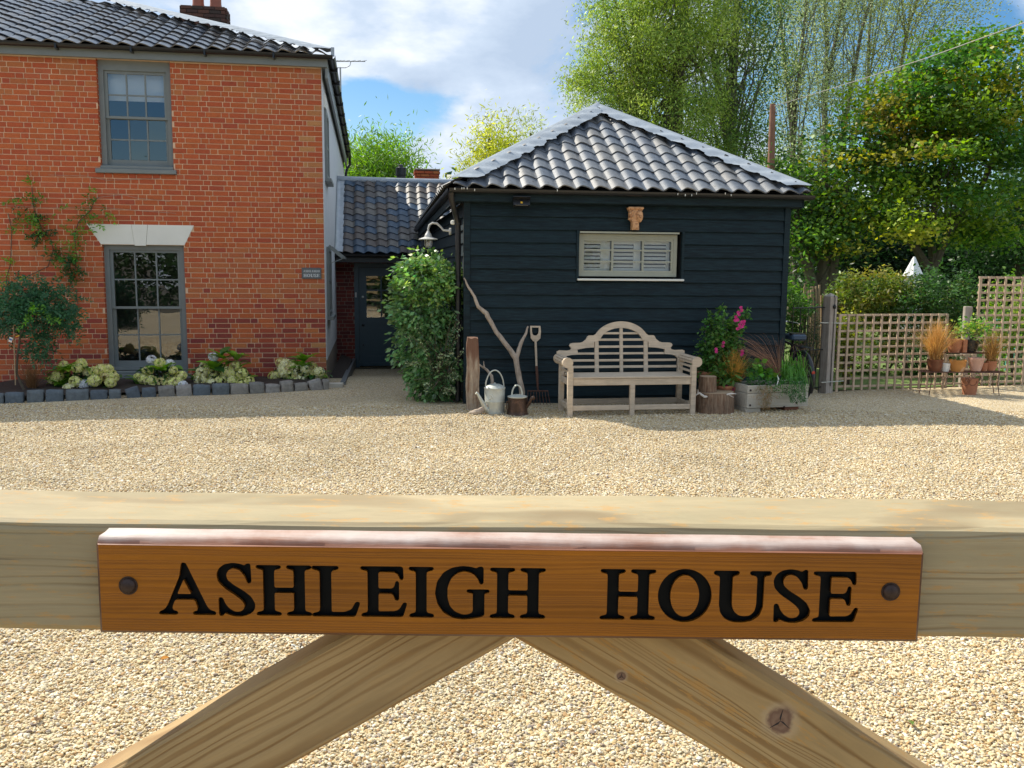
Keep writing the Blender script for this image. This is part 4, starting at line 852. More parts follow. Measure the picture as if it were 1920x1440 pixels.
# left and right slopes: pantiles joined into one sheet each
def wavy(parent, O, u, s, nu, ns, w_, g_, mt, colr, cut=None):
    u = Vector(u).normalized(); s = Vector(s).normalized(); nr = u.cross(s).normalized(); V = []; F = []; m = nu*8+1
    rows = []
    for j in range(ns): rows += [(j*g_, .022), (j*g_+g_*.995, .004)]
    for sj, lift in rows:
        for i in range(m):
            t = i/8; q = Vector(O)+u*(t*w_)+s*sj+nr*(.021*sin(2*pi*t)+lift); V.append(tuple(q))
    for j in range(len(rows)-1):
        for i in range(m-1):
            a = V[j*m+i]
            if cut and (Vector(a)-cut[0]).dot(cut[1]) > -.05: continue
            F.append((j*m+i, j*m+i+1, (j+1)*m+i+1, (j+1)*m+i))
    link('tiled_slope', np_mesh('tiled_slope', V, F, mt, col=np.tile(np.array(colr, dtype=np.float32), (len(V), 1))), parent, kind='stuff')
sr = Vector((-cos(RT), 0, sin(RT))); slf = Vector((cos(RT), 0, sin(RT)))
wavy(barn, (ex1+.02, ey, ezb+.03), (0, 1, 0), sr, 32, 10, .2255, .27, M['tilegrey'], (.14, .14, .14), (Vector((ex1+.0, ey, 0)), Vector((-1, -1, 0)).normalized()))
wavy(barn, (ex0-.26, 7.1, ezb-.18), (.025, -1, .027), slf, 32, 10, .2255, .27, M['tilegrey'], (.14, .14, .14), (Vector((ex0, ey, 0)), Vector((1, -1, 0)).normalized()))
wavy(house, (-5.62-.245*9, -.20, 4.815), (1, 0, 0), Vector((0, cos(TH), sin(TH))), 9, 18, .245, .30, M['tile'], (.035, .038, .045))
# string lights along the gutter: tiny bulbs
for i, (px, py) in enumerate([(853, 354), (866, 353), (870, 353), (876, 353), (890, 356), (1045, 357), (1271, 364), (1285, 366), (1297, 366), (1306, 363), (1360, 363), (1371, 366)]):
    x, z = BF.L(px, py, -.27); b = MB(); b.lathe([(.002, z+.014), (.005, z+.006), (.005, z-.008), (.002, z-.014)], 8, (x, -.27, 0)); o = b.build('fairy_light', M['whitepaint'], None, smooth=True); o.location = BF.o; o.rotation_euler = (0, 0, BA)
    tag(o, ('first second third fourth fifth sixth seventh eighth ninth tenth eleventh twelfth'.split()[i])+' from the left of the tiny white fairy lights clipped along the barn gutter', 'fairy light', 'fairy lights along the barn gutter')
# floodlight
x, z = BF.L(978, 379, -.2); fl = thing('floodlight', 'small black floodlight under the barn eaves, above left of the window', 'floodlight', BF.W(x, -.10, z), BA)
b = MB(); R_ = Matrix.Rotation(radians(-28), 3, 'X'); b.box((0, -.075, 0), (.205, .045, .105), R_); b.box((0, -.115, .05), (.215, .07, .008), R_); b.build('housing', M['black'], fl)
b = MB(); b.box((0, -.098, -.008), (.155, .006, .07), R_); b.build('lens', M['galv'], fl)
b = MB(); b.box((0, -.103, -.005), (.025, .006, .025), R_); b.build('led_chip', M['yellow'], fl)
b = MB(); b.beam((0, .01, .0), (0, -.06, .0), .05, .02); b.build('bracket', M['black'], fl)
# terracotta corbel above the window
x, z = BF.L(1190, 431, -.06); cb = thing('carved_corbel', 'carved terracotta corbel with a small face standing on the barn window head', 'carving', BF.W(x, -.03, z), BA)
b = MB(); b.prism([(-.045, .0), (.045, .0), (.042, .10), (.062, .125), (.085, .20), (.075, .235), (.09, .25), (.09, .275), (.02, .285), (-.09, .278), (-.10, .262), (-.078, .225), (-.082, .14), (-.046, .10)], -.075, .01); b.build('block', M['corbel'], cb)
b = MB(); b.cbox(-.105, .10, -.10, .012, .255, .287, .012); b.cbox(-.038, .038, -.085, -.07, .01, .105, .006); b.build('moulding', M['corbel'], cb)
b = MB()
for (cx_, cz_, r_) in ((-.07, .20, .022), (-.055, .165, .018), (-.085, .135, .016), (-.05, .225, .02), (-.075, .17, .014)): b.lathe([(.002, -.10), (r_*.7, -.096), (r_, -.082), (r_, -.06)], 10, (cx_, 0, cz_), 'y')
b.build('curls', M['corbel'], cb, smooth=True)
b = MB(); b.lathe([(.002, .09), (.022, .10), (.036, .13), (.042, .165), (.040, .20), (.028, .228), (.004, .238)], 16, (.048, -.085, 0)); b.lathe([(.002, -.03), (.012, -.02), (.014, .0), (.006, .02)], 8, (.046, -.128, .165)); b.beam((.028, -.122, .185), (.068, -.122, .185), .01, .008); b.beam((.035, -.120, .138), (.062, -.120, .138), .008, .007)
for ex in (.034, .061): b.lathe([(.002, -.006), (.007, 0), (.002, .006)], 8, (ex, -.122, .176))
b.build('face', M['corbel'], cb, smooth=True)
# swan-neck lantern on the left flank
lp = P(803, 430, 11.95); lx0, lz0 = lp.x, lp.z
lan = thing('wall_lantern', 'galvanised swan neck lantern with ribbed glass beside the barn downpipe', 'lantern', BF.W(-.05, .26, 0), BA)
inv = Matrix.Translation(BF.W(-.05, .26, 0)) @ Matrix.Rotation(BA, 4, 'Z'); inv = inv.inverted()
def lq(px, py): return inv @ P(px, py, 11.74)
b = MB(); b.tube([lq(842, 433), lq(832, 432), lq(825, 424), (lq(819, 419)), lq(811, 418), lq(805, 422), lq(803, 429), lq(803, 437)], .014, 8); b.lathe([(.045, -.012), (.045, .012)], 12, lq(844, 434), 'x'); b.build('swan_neck', M['lampgrey'], lan, smooth=True)
c = lq(803, 445); k_ = 1/FPX*11.8
b = MB(); b.lathe([(.016, 12*k_), (.022, 9*k_), (5.5*k_, 6*k_), (7*k_, 2*k_), (7*k_, -2*k_)], 18, c); b.build('cap', M['lampgrey'], lan, smooth=True)
b = MB(); b.lathe([(6*k_, .010-.002), (17.5*k_, -.022), (17.5*k_, -.030), (6*k_, -.008)], 28, c); b.build('lamp_shade', M['lampgrey'], lan, smooth=True)
b = MB(); b.lathe([(6.2*k_, -.02), (6.2*k_, -14*k_), (5*k_, -17.5*k_), (.004, -20*k_)], 18, c); b.build('glass_jar', M['glassjar'], lan, smooth=True)
b = MB()
for q in range(6):
    a = q*pi/3; b.tube([c+Vector((6.8*k_*cos(a), 6.8*k_*sin(a), -.02)), c+Vector((6.8*k_*cos(a), 6.8*k_*sin(a), -14*k_)), c+Vector((4*k_*cos(a), 4*k_*sin(a), -19*k_))], .003, 4)
b.build('guard', M['lampgrey'], lan)
# small security lamp on the downpipe
sp_ = thing('sensor_lamp', 'tiny pale sensor light clipped high on the barn downpipe', 'sensor', P(849, 417, 11.55), BA)
b = MB(); b.lathe([(.012, -.03), (.026, -.02), (.03, .0), (.026, .02), (.01, .028)], 12); b.build('body', M['whitepaint'], sp_, smooth=True); b = MB(); b.beam((0, 0, .0), (.05, .05, .03), .014, .014); b.build('bracket', M['lampgrey'], sp_)
# ------------------------------------------------------------ OBJECTS AGAINST THE BARN
# upright timber post
q = G(886, 770); po = thing('timber_post', 'upright weathered timber post with dark wet top at the barn corner', 'post', (q.x, q.y, 0), radians(6))
b = MB(); n = 14; vs = []; fs = []; H_ = .885; rr = random.Random(3)
for i in range(n+1):
    z = -.03+(H_+.03)*i/n; wx = .082-.010*(i/n) - (.010 if i == n else 0); wy = .055
    lean = .0; sx = .006*sin(i*.9)
    for a, c_ in ((-1, -1), (-.3, -1.06), (.4, -1.03), (1, -1), (1, 1), (-1, 1)): vs.append((a*wx+sx*abs(a)+rr.uniform(-.003, .003), c_*wy+rr.uniform(-.003, .003), z+(rr.uniform(-.012, .02) if i == n else 0)))
for i in range(n):
    for k in range(6): fs.append((i*6+k, i*6+(k+1) % 6, (i+1)*6+(k+1) % 6, (i+1)*6+k))
b.add(vs, fs+[tuple(range(n*6, n*6+6))]); b.build('shaft', M['sleeper'], po)
def limb(b, pts, r, n=9, seed=0):
    rr = random.Random(seed); P_ = [Vector(p) for p in pts]; out = []; rad = []
    for i in range(len(P_)-1):
        for t in (0, .33, .66): out.append(P_[i].lerp(P_[i+1], t)+Vector([rr.uniform(-.003, .003) for _ in range(3)])); rad.append((r[i]*(1-t)+r[i+1]*t)*rr.uniform(.93, 1.07))
    out.append(P_[-1]); rad.append(r[-1]); b.tube(out, rad, n)
# driftwood branch leaning on the barn
def bl_(px, py, d): x, z = BF.L(px, py, d); return BF.W(x, d, z)
o0 = bl_(979, 742, -.25); dw = thing('driftwood_branch', 'tall forked driftwood branch leaning against the black barn wall', 'driftwood', o0)
b = MB(); limb(b, [Vector(bl_(*p))-Vector(o0) for p in ((978, 760, -.3), (979, 735, -.28), (972, 700, -.22), (967, 672, -.2), (952, 650, -.18), (930, 622, -.14), (915, 595, -.12), (912, 588, -.11), (897, 575, -.1), (890, 556, -.08), (878, 538, -.06), (870, 521, -.05))], [.034, .036, .037, .036, .029, .028, .028, .031, .022, .019, .015, .007], seed=2)
b.build('main_limb', M['drift'], dw, smooth=True)
b = MB(); limb(b, [Vector(bl_(*p))-Vector(o0) for p in ((967, 675, -.2), (973, 655, -.18), (978, 640, -.15), (986, 625, -.12), (990, 612, -.1))], [.032, .026, .022, .016, .012], seed=4); limb(b, [Vector(bl_(*p))-Vector(o0) for p in ((913, 592, -.12), (915, 586, -.13))], [.012, .004], seed=5); b.build('side_fork', M['drift'], dw, smooth=True)
o0 = bl_(924, 725, -.3); d2 = thing('driftwood_stick', 'short crooked driftwood stick behind the galvanised watering can', 'driftwood', o0)
b = MB(); limb(b, [Vector(bl_(*p))-Vector(o0) for p in ((923, 765, -.36), (924, 730, -.33), (922, 705, -.3), (913, 694, -.28), (898, 683, -.3))], [.022, .021, .02, .016, .009], seed=6); limb(b, [Vector(bl_(*p))-Vector(o0) for p in ((908, 690, -.3), (907, 677, -.3))], [.012, .004], seed=7); b.build('limb', M['drift'], d2, smooth=True)
q = G(893, 778); d3 = thing('driftwood_root', 'stubby curved driftwood root lying on gravel at the post foot', 'driftwood', (q.x, q.y, 0))
b = MB(); limb(b, [Vector((x, y, z)) for x, y, z in ((-.075, -.02, .025), (-.03, -.03, .032), (.04, -.02, .045), (.10, .02, .09), (.16, .05, .12))], [.018, .034, .036, .03, .018], seed=8); b.build('limb', M['drift'], d3, smooth=True)
# watering cans
q = G(927, 778); ca = thing('galvanised_watering_can', 'tall grey galvanised watering can with its spout toward the post', 'watering can', (q.x, q.y+.1, 0), radians(8))
kx = 10.7/FPX
b = MB(); b.lathe([(.118, .0), (.120, .012), (.119, .02), (.121, .15), (.123, .155), (.121, .16), (.123, .30), (.128, .305), (.128, .318), (.12, .32)], 32, wob=.004); b.build('body', M['galv'], ca, smooth=True)
b = MB(); b.lathe([(.122, .318), (.105, .338), (.06, .357), (.012, .364), (.010, .375), (.002, .377)], 32); b.build('lid', M['galv'], ca, smooth=True)
b = MB(); b.tube([(.11*cos(a)*1.0, 0, .31+.215*sin(a)) for a in [pi*k/14 for k in range(15)]], .008, 7); b.build('handle', M['galv'], ca, smooth=True)
b = MB(); b.tube([(-.085, -.06, .04), (-.12, -.085, .08), (-.19, -.10, .21), (-.215, -.105, .255), (-.235, -.108, .268)], [.036, .03, .019, .016, .018], 12); b.build('spout', M['galv'], ca, smooth=True)
b = MB(); b.tube([(-.07, -.098, .245), (-.05, -.115, .235), (-.03, -.118, .20)], .009, 6); b.tube([(-.05, -.105, .21), (-.14, -.11, .15)], .006, 6); b.build('side_handle', M['galv'], ca, smooth=True)
q = G(970, 780); cb2 = thing('copper_watering_can', 'squat dark copper can with loop handle, beside the garden fork', 'watering can', (q.x, q.y+.1, 0), radians(8))
b = MB(); b.lathe([(.128, .0), (.13, .01), (.122, .025), (.121, .05), (.112, .19), (.118, .195), (.118, .21), (.11, .212)], 30, wob=.01); b.build('body', M['copper'], cb2, smooth=True)
b = MB(); b.lathe([(.118, .212), (.12, .222), (.08, .236), (.002, .245)], 30); b.build('lid', M['galv'], cb2, smooth=True)
b = MB(); b.tube([(-.005+.062*cos(a), 0, .235+.12*sin(a)) for a in [pi*k/12 for k in range(13)]], .010, 7); b.build('handle', M['galv'], cb2, smooth=True)
b = MB(); b.tube([(.10, -.03, .09), (.14, -.045, .16), (.16, -.05, .20), (.20, -.055, .215)], [.024, .022, .022, .026], 10); b.build('spout', M['copper'], cb2, smooth=True)
b = MB(); b.tube([(-.10, -.06, .17), (-.135, -.06, .17), (-.14, -.06, .08), (-.11, -.06, .07)], .007, 6); b.build('side_handle', M['copper'], cb2, smooth=True)
# garden fork
o0 = bl_(1011, 766, -.12); fk = thing('garden_fork', 'old garden fork with wooden D handle leaning on barn beside bench', 'garden fork', o0)
def fq(px, py, d): return Vector(bl_(px, py, d))-Vector(o0)
b = MB(); out = [fq(*p, -.045) for p in ((994, 611), (1013, 611), (1014, 622), (1013, 634), (1007, 640), (1000, 640), (995, 634), (994, 622))]; inn = [fq(*p, -.045) for p in ((997, 614), (1010, 614), (1010, 620), (1009, 626), (1006, 629), (1001, 629), (998, 626), (997, 620))]
vs = []; fs = []
for dy in (-.014, .014):
    for l in (out, inn): vs += [p+BF.v*dy for p in l]
for k in range(8):
    k2 = (k+1) % 8; fs += [(k, k2, 8+k2, 8+k), (16+k2, 16+k, 24+k, 24+k2), (k2, k, 16+k, 16+k2), (8+k, 8+k2, 24+k2, 24+k)]
b.add(vs, fs); b.build('handle', M['teak'], fk)
b = MB(); b.tube([fq(1004, 638, -.05), fq(1005, 660, -.06), fq(1006, 690, -.09)], [.016, .0145, .014], 10); b.build('shaft', M['teak'], fk, smooth=True)
b = MB(); b.tube([fq(1006, 686, -.09), fq(1007, 705, -.1), fq(1008, 724, -.11), fq(1009, 732, -.11)], [.017, .018, .013, .010], 10); b.build('socket', M['rust'], fk, smooth=True)
b = MB(); b.tube([fq(989, 733, -.11), fq(1028, 733, -.11)], .009, 6); b.build('head_bar', M['rust'], fk, smooth=True)
for i in range(8):
    t = i/7; xt = 990+t*37; xb = 988+t*46; b = MB(); b.tube([fq(xt, 733, -.11), fq(xt*.5+xb*.5, 752, -.15), fq(xb, 769, -.13)], [.005, .0048, .002], 5); b.build('tine', M['rust'], fk)
# ------------------------------------------------------------ Lutyens-style garden bench
pl_, pr_ = G(1069, 781), G(1299, 777); byaw = math.atan2(pr_.y-pl_.y, pr_.x-pl_.x); mid = (pl_+pr_)/2; LW = (pr_-pl_).length/2
bench = thing('garden_bench', 'weathered wooden garden bench with arched slatted back against the barn', 'bench', (mid.x, mid.y, 0), byaw)
ZS = .425
def leg(x, y, top, w=.062): b = MB(); b.cbox(x-w/2, x+w/2, y-w/2, y+w/2, -.01, top, .004); return b
DB = .52        # depth
for sx in (-1, 1):
    leg(sx*(LW-.0), .03, .60).build('leg', M['teak'], bench); leg(sx*(LW-.0), DB, .64).build('leg', M['teak'], bench)
leg(.0-.0, .03, .37, .058).build('leg', M['teak'], bench)
b = MB(); b.cbox(-LW+.032, LW-.032, .012, .048, .365, .445, .004); b.build('front_rail', M['teak'], bench)
b = MB(); b.cbox(-LW+.032, -.030, .012, .045, .065, .125, .004); b.build('stretcher', M['teak'], bench); b = MB(); b.cbox(.030, LW-.032, .012, .045, .065, .125, .004); b.build('stretcher', M['teak'], bench)
b = MB(); b.cbox(-LW+.032, LW-.032, DB-.02, DB+.02, .07, .135, .004); b.build('stretcher', M['teak'], bench)
for sx in (-1, 1):
    b = MB(); b.cbox(sx*LW-.018, sx*LW+.018, .062, DB-.032, .07, .13, .004); b.build('side_stretcher', M['teak'], bench)
    b = MB(); b.cbox(sx*LW-.018, sx*LW+.018, .062, DB-.032, .36, .43, .004); b.build('side_rail', M['teak'], bench)
for k in range(6):
    y0 = .0+k*.083; b = MB(); b.cbox(-LW+(.032 if k in (0, 5) else .02), LW-(.032 if k in (0, 5) else .02), y0, y0+.074, .448, .466, .003); b.build('seat_slat', M['teak'], bench)
# back panel (drawn in its own plane, tilted)
bp = bpy.data.objects.new('backrest', None); 
def BK(x, y): return ((x-805)*.00104, .46+(765-y)*.00102)
ringo = []
def arc(cx_, cy_, rx, ry, a0, a1, n): return [(cx_+rx*cos(radians(a0+(a1-a0)*i/n)), cy_-ry*sin(radians(a0+(a1-a0)*i/n))) for i in range(n+1)]
topo = [(170, 435), (182, 412), (210, 404), (300, 402), (335, 392), (375, 360), (395, 322), (410, 314), (468, 314)]
archo = arc(805, 420, 345, 276, 158, 22, 26)[1:-1]
right = [(1610-x, y) for x, y in topo[::-1]]
low_r = [(1415, 470), (1428, 488), (1470, 496), (1560, 492), (1590, 505), (1590, 540), (1500, 590), (1470, 560), (1420, 550), (1345, 545), (1340, 510), (1345, 485), (1240, 465), (1140, 460)]
low_l = [(1610-x, y) for x, y in low_r[::-1]]
archi = arc(805, 395, 262, 172, 8, 172, 24)
outl = topo+archo+right+low_r+[(1140, 395), (1067, 372)]+archi[0:0]+arc(805, 395, 262, 172, 8, 172, 24)+[(543, 372), (470, 395)]+low_l
b = MB(); pts = [BK(*p) for p in outl]; b.prism(pts, -.02, .02, 'xz')
tilt = radians(-7)
def inback(o): o.location = (0, DB-.035, 0); return o
me = b.mesh('back_top_rail', M['teak'])
top_ = link('back_top_rail', me, bench)
def bt(o):   # tilt about the seat line
    o.matrix_local = Matrix.Translation((0, DB-.01, .46)) @ Matrix.Rotation(tilt, 4, 'X') @ Matrix.Translation((0, 0, -.46)); return o
bt(top_)
for x0, x1, yt in ((478, 526, 372), (786, 824, 222), (1084, 1132, 372)):
    a = BK(x0, yt); c_ = BK(x1, 775); b = MB(); b.cbox(a[0], c_[0], -.016, .016, c_[1], a[1], .003); bt(b.build('back_upright', M['teak'], bench))
for i, (y0, y1, xa, xb) in enumerate(((275, 301, 580, 1030), (352, 380, 530, 1080), (437, 465, 500, 1110), (520, 546, 262, 1348), (602, 630, 125, 1485), (680, 710, 115, 1495))):
    a = BK(xa, y1); c_ = BK(xb, y0); b = MB(); b.cbox(a[0], c_[0], -.009, .011, a[1], c_[1], .002); bt(b.build('back_slat', M['teak'], bench))
b = MB(); a = BK(180, 790); c_ = BK(1430, 765); b.cbox(-LW+.03, LW-.03, -.018, .018, .42, .462, .003); bt(b.build('back_bottom_rail', M['teak'], bench))
for sx in (-1, 1):   # scrolled arms: a drum of slats between two round ends
    cx_ = sx*(LW+.035); cz_ = .635; r_ = .062
    b = MB(); b.lathe([(r_, -.0), (r_, .034)], 24, (cx_, .0, cz_), 'y'); b.build('arm_scroll', M['teak'], bench)
    b = MB(); b.lathe([(r_, -.0), (r_, .034)], 24, (cx_, DB+.01, cz_), 'y'); b.build('arm_scroll', M['teak'], bench)
    for q_ in range(7):
        a = radians(200-q_*35) if sx < 0 else radians(-20+q_*35); x, z = cx_+.052*cos(a), cz_+.052*sin(a)
        b = MB(); b.box((x, .27, z), (.026, .475, .011), Matrix.Rotation(-(a-pi/2), 3, 'Y')); b.build('arm_slat', M['teak'], bench)
    for z in (.50, .56): b = MB(); b.cbox(sx*LW-.01, sx*LW+.01, .055, DB-.03, z-.0, z+.026, .003); b.build('arm_rail', M['teak'], bench)
# ------------------------------------------------------------ FRONT GATE with the name board
YS = .82
zt = P(960, 985, .84).z; zb = P(960, 1192, .84).z
gate = thing('timber_gate', 'pale timber field gate whose top rail crosses the whole foreground', 'gate', (0, .84, 0), 0)
Yb = (zt-CAMH)/(ray(960, 926).z/ray(960, 926).y)
MG = timber('gate_rail_timber', (.41, .33, .195), (.23, .165, .085), scale=1.0, orange=.55, ring=.62, green=(.33, .285, .17), warp=.035, sharp=(.55, 1), cracks=True)
gr = .0022
# rail faces follow the slight fall to the right seen in the photo
fall = .0035
def rail(x0, x1, y0, y1, z0, z1, mt, name, b_=.006, kind=None):
    b = MB(); n = 24; sec = [(y0+b_, z0), (y0, z0+b_), (y0, z1-b_*1.3), (y0+b_*.4, z1-b_*.4), (y0+b_*1.3, z1), (y1-b_, z1), (y1, z1-b_), (y1, z0+b_), (y1-b_, z0)]; m = len(sec); vs = []; fs = []
    for i in range(n+1):
        x = x0+(x1-x0)*i/n; dz = -fall*x+.0012*sin(x*5)+.0006*sin(x*17)
        for y, z in sec: vs.append((x, y+.0008*sin(x*9+z*30), z+dz))
    for i in range(n):
        for k in range(m): fs.append((i*m+k, i*m+(k+1) % m, (i+1)*m+(k+1) % m, (i+1)*m+k))
    fs += [tuple(range(m)), tuple(range(n*m, n*m+m))[::-1]]; b.add(vs, fs); return b.build(name, mt, gate)
rail(-1.75, 1.75, 0, Yb-.84, zb, zt, MG, 'top_rail', .007)
MGl = timber('gate_brace_timber_left', (.43, .30, .145), (.19, .09, .024), scale=1.0, orange=.12, ring=.95, dirv=(-.86, -.51), warp=.05, sharp=(.25, 1))
kn1 = P(1463, 1352, .868); kn2 = P(1165, 1268, .868)
MGr = timber('gate_brace_timber_right', (.43, .295, .135), (.19, .09, .022), warp=.05, sharp=(.25, 1), knots=((kn1.x, kn1.z, .0155), (kn2.x, kn2.z, .0055)), scale=1.0, orange=.65, ring=1.0, dirv=(.85, -.53))
def brace(pa, pb, pc, pd, mt, name):     # front face corners (px): upper edge start/end, lower edge start/end, extended down
    A, B_, C_, D = [P(x, y, .868) for x, y in (pa, pb, pc, pd)]
    e = (B_-A); f = (D-C_); k1 = 3.1
    A0 = A-e*.18; C0 = C_-f*.12
    zlim = zb+.02
    def atz(p, d, z): return p+d*((z-p.z)/d.z)
    A0 = atz(A, e, zlim); C0 = atz(C_, f, zlim); B1 = A+e*k1; D1 = C_+f*k1
    b = MB(); w = B1-A0; ch = .004
    fr = [A0, B1, D1, C0]; dn = Vector((0, 0, 0))
    per = [(B1-A0).normalized(), (D1-C0).normalized()]
    cen = (A0+D1)/2
    vs = []
    for y, ins in ((0, ch), (ch, 0), (.045, 0)):
        for p, o_ in ((A0, 1), (B1, 1), (D1, -1), (C0, -1)):
            nrm = Vector((-per[0].z, 0, per[0].x)); 
            if nrm.z < 0: nrm = -nrm
            vs.append(Vector((p.x, .028+y, p.z))-nrm*ins*o_)
    fs = [(0, 1, 2, 3), (8, 11, 10, 9)]
    for r_ in (0, 4):
        for k in range(4): fs.append((r_+k, r_+4+k, r_+4+(k+1) % 4, r_+(k+1) % 4))
    b.add(vs, fs); return b.build(name, mt, gate)
brace((640, 1197), (213, 1440), (968, 1197), (538, 1440), MGl, 'brace')
brace((1330, 1205), (1712, 1440), (978, 1205), (1388, 1440), MGr, 'brace')
for (kx, kz, kr) in ((kn1.x, kn1.z, .0155), (kn2.x, kn2.z, .0055)):      # drying cracks in the knots
    b = MB()
    for a_ in (80, 215, 320): b.prism([(kx, kz), (kx+kr*.85*cos(radians(a_)), kz+kr*.85*sin(radians(a_))), (kx+kr*.22*cos(radians(a_+24)), kz+kr*.22*sin(radians(a_+24)))], .0276, .0282, 'xz')
    b.build('knot_crack', M['dark'], gate)
for z in (1.02, .72, .42, .12): rail(-1.75, 1.75, .082, .12, z, z+.09, MG, 'lower_rail', .004)
for s_ in (-1, 1): b = MB(); b.cbox(s_*1.79-.045, s_*1.79+.045, .01, .10, .06, zt+.03, .006); b.build('stile', MG, gate)
for s_, nm in ((-1, 'hanging'), (1, 'closing')):
    gp = thing('gate_post', f'square timber {nm} post standing beside the {"left" if s_ < 0 else "right"} end of the field gate', 'post', (s_*1.95, .9, 0)); b = MB(); b.cbox(-.085, .085, -.085, .085, -.1, zt+.16, .012); b.build('shaft', M['postwood'], gp)
# crack lines, nail heads in the rail are real small holes with dark bolts
# name board
sl_, sr_ = P(181, 1100, YS), P(1731, 1100, YS); SX0, SX1 = sl_.x, sr_.x; zs1 = P(960, 1000, YS).z; zs0 = P(960, 1197, YS).z
zf1 = P(960, 1031, YS-.0).z
sign = thing('name_board', 'varnished hardwood name board with deep black letters fixed on the gate rail', 'sign', (0, YS, 0), fall)
sign.rotation_euler = (0, fall*.9, 0); sign.location.x = -1.44*fall*.9
MS = timber('oiled_hardwood', (.36, .125, .006), (.13, .036, .003), scale=2.1, orange=0, ring=1.0, rough=.42, warp=.022, sharp=(-.2, 1.5))
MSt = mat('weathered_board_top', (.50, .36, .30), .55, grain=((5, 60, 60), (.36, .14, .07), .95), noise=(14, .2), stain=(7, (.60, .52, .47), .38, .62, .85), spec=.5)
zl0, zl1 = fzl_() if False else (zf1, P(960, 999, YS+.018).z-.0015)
def lip_tint(m):  # mixes in reddish brown towards the bottom of the moulding
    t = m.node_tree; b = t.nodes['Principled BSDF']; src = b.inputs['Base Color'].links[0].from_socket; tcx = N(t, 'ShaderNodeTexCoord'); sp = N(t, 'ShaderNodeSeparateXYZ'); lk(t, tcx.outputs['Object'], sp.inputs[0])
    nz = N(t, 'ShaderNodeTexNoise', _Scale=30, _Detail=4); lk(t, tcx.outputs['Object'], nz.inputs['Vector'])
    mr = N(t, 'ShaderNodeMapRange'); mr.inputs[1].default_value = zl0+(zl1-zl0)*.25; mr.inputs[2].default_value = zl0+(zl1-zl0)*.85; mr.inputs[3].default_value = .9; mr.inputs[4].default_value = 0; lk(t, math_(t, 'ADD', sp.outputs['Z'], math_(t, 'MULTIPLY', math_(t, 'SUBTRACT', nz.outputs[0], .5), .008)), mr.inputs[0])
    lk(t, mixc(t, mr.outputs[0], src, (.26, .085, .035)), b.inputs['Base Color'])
lip_tint(MSt)
MSe = mat('board_edge', (.12, .045, .018), .5, grain=((6, 60, 60), (.05, .018, .008), .8))
TK = .020; bv = .0145; sb = .0035; fzt = zf1; fzb = zs0+sb; fx0_, fx1_ = SX0+.0035, SX1-.0035
# face plate with the letters routed through it
zc0 = P(1157, 1157, YS).z
pxm = (P(1157, 1100, YS).x-P(157, 1100, YS).x)/1000
caps = 98*pxm
letters = []
for ch, px in zip('ASHLEIGHHOUSE', (300, 409.2, 482.9, 586.8, 677.7, 767.3, 816.7, 919.4, 1125.4, 1233.4, 1336.5, 1448, 1522.5)):
    q = P(px, 1159, YS); zz = P(960, 1158.6, YS).z; letters.append((ch, q.x, zz))
outer = [(fx0_, fzb), (fx1_, fzb), (fx1_, fzt), (fx0_, fzt)]
holes = []; allg = []
for ch, x, z in letters:
    sz = caps*(.985)
    o_, hs = glyph(ch, sz, x, z)
    def grow(l, d):
        ar = sum(l[i][0]*l[(i+1) % len(l)][1]-l[(i+1) % len(l)][0]*l[i][1] for i in range(len(l))); sg = 1 if ar > 0 else -1; out = []
        for i in range(len(l)):
            a, b2 = Vector(l[i-1]), Vector(l[(i+1) % len(l)]); t_ = (b2-a)
            if t_.length < 1e-9: out.append(l[i]); continue
            t_.normalize(); out.append((l[i][0]+t_.y*sg*d, l[i][1]-t_.x*sg*d))
        return out
    o_ = grow(o_, .00055); hs = [grow(h, -.00045) for h in hs]
    allg.append((ch, o_, hs)); holes.append(o_)
b = MB(); b.prism(outer, 0, .0035, 'xz', holes=holes)
# letter islands (the counters of A and O)
for ch, o_, hs in allg:
    for h in hs: b.prism(h, 0, .0035, 'xz')
face = b.build('face', MS, sign)
b = MB(); 
yb_ = .0036
b.add([(fx0_, yb_, fzb), (fx1_, yb_, fzb), (fx1_, yb_, fzt), (fx0_, yb_, fzt), (fx0_, TK, fzb), (fx1_, TK, fzb), (fx1_, TK, fzt), (fx0_, TK, fzt)], [(4, 5, 6, 7)][::-1]); 
b.build('back', MSe, sign)
# bevelled surround: top bevel (weathered), bottom and end bevels
def quadstrip(pts, name, mt):
    b = MB(); b.add(pts, [(0, 1, 2, 3)]); o = b.build(name, mt, sign); return o
zt2 = P(960, 999, YS+.018).z-.0015; dpt = .0145
b = MB(); n = 40; vs = []; fs = []
prof = [(-.0002, fzt), (-.0012, fzt+.0008), (.0006, fzt+.0016), (.0022, fzt+(zt2-fzt)*.50), (.0055, fzt+(zt2-fzt)*.80), (.0110, zt2+.0), (TK, zt2+.0012), (TK, fzt)]
for i in range(n+1):
    t = i/n; x = fx0_+(fx1_-fx0_)*t
    for j, (y, z) in enumerate(prof):
        e = 0
        xx = x
        if i == 0: xx = x-.0010*(0 if j < 2 else 1)+(.0030*(1 if 5 <= j <= 6 else 0))
        if i == n: xx = x+.0010*(0 if j < 2 else 1)-(.0030*(1 if 5 <= j <= 6 else 0))
        vs.append((xx, y+.0003*sin(i*.7+j), z+.00012*sin(i*1.3+j)*(1 if j > 2 else 0)))
m = len(prof)
for i in range(n):
    for k in range(m): fs.append((i*m+k, i*m+(k+1) % m, (i+1)*m+(k+1) % m, (i+1)*m+k))
fs += [tuple(range(m)), tuple(range(n*m, n*m+m))[::-1]]; b.add(vs, fs); b.build('top_moulding', MSt, sign, smooth=True)
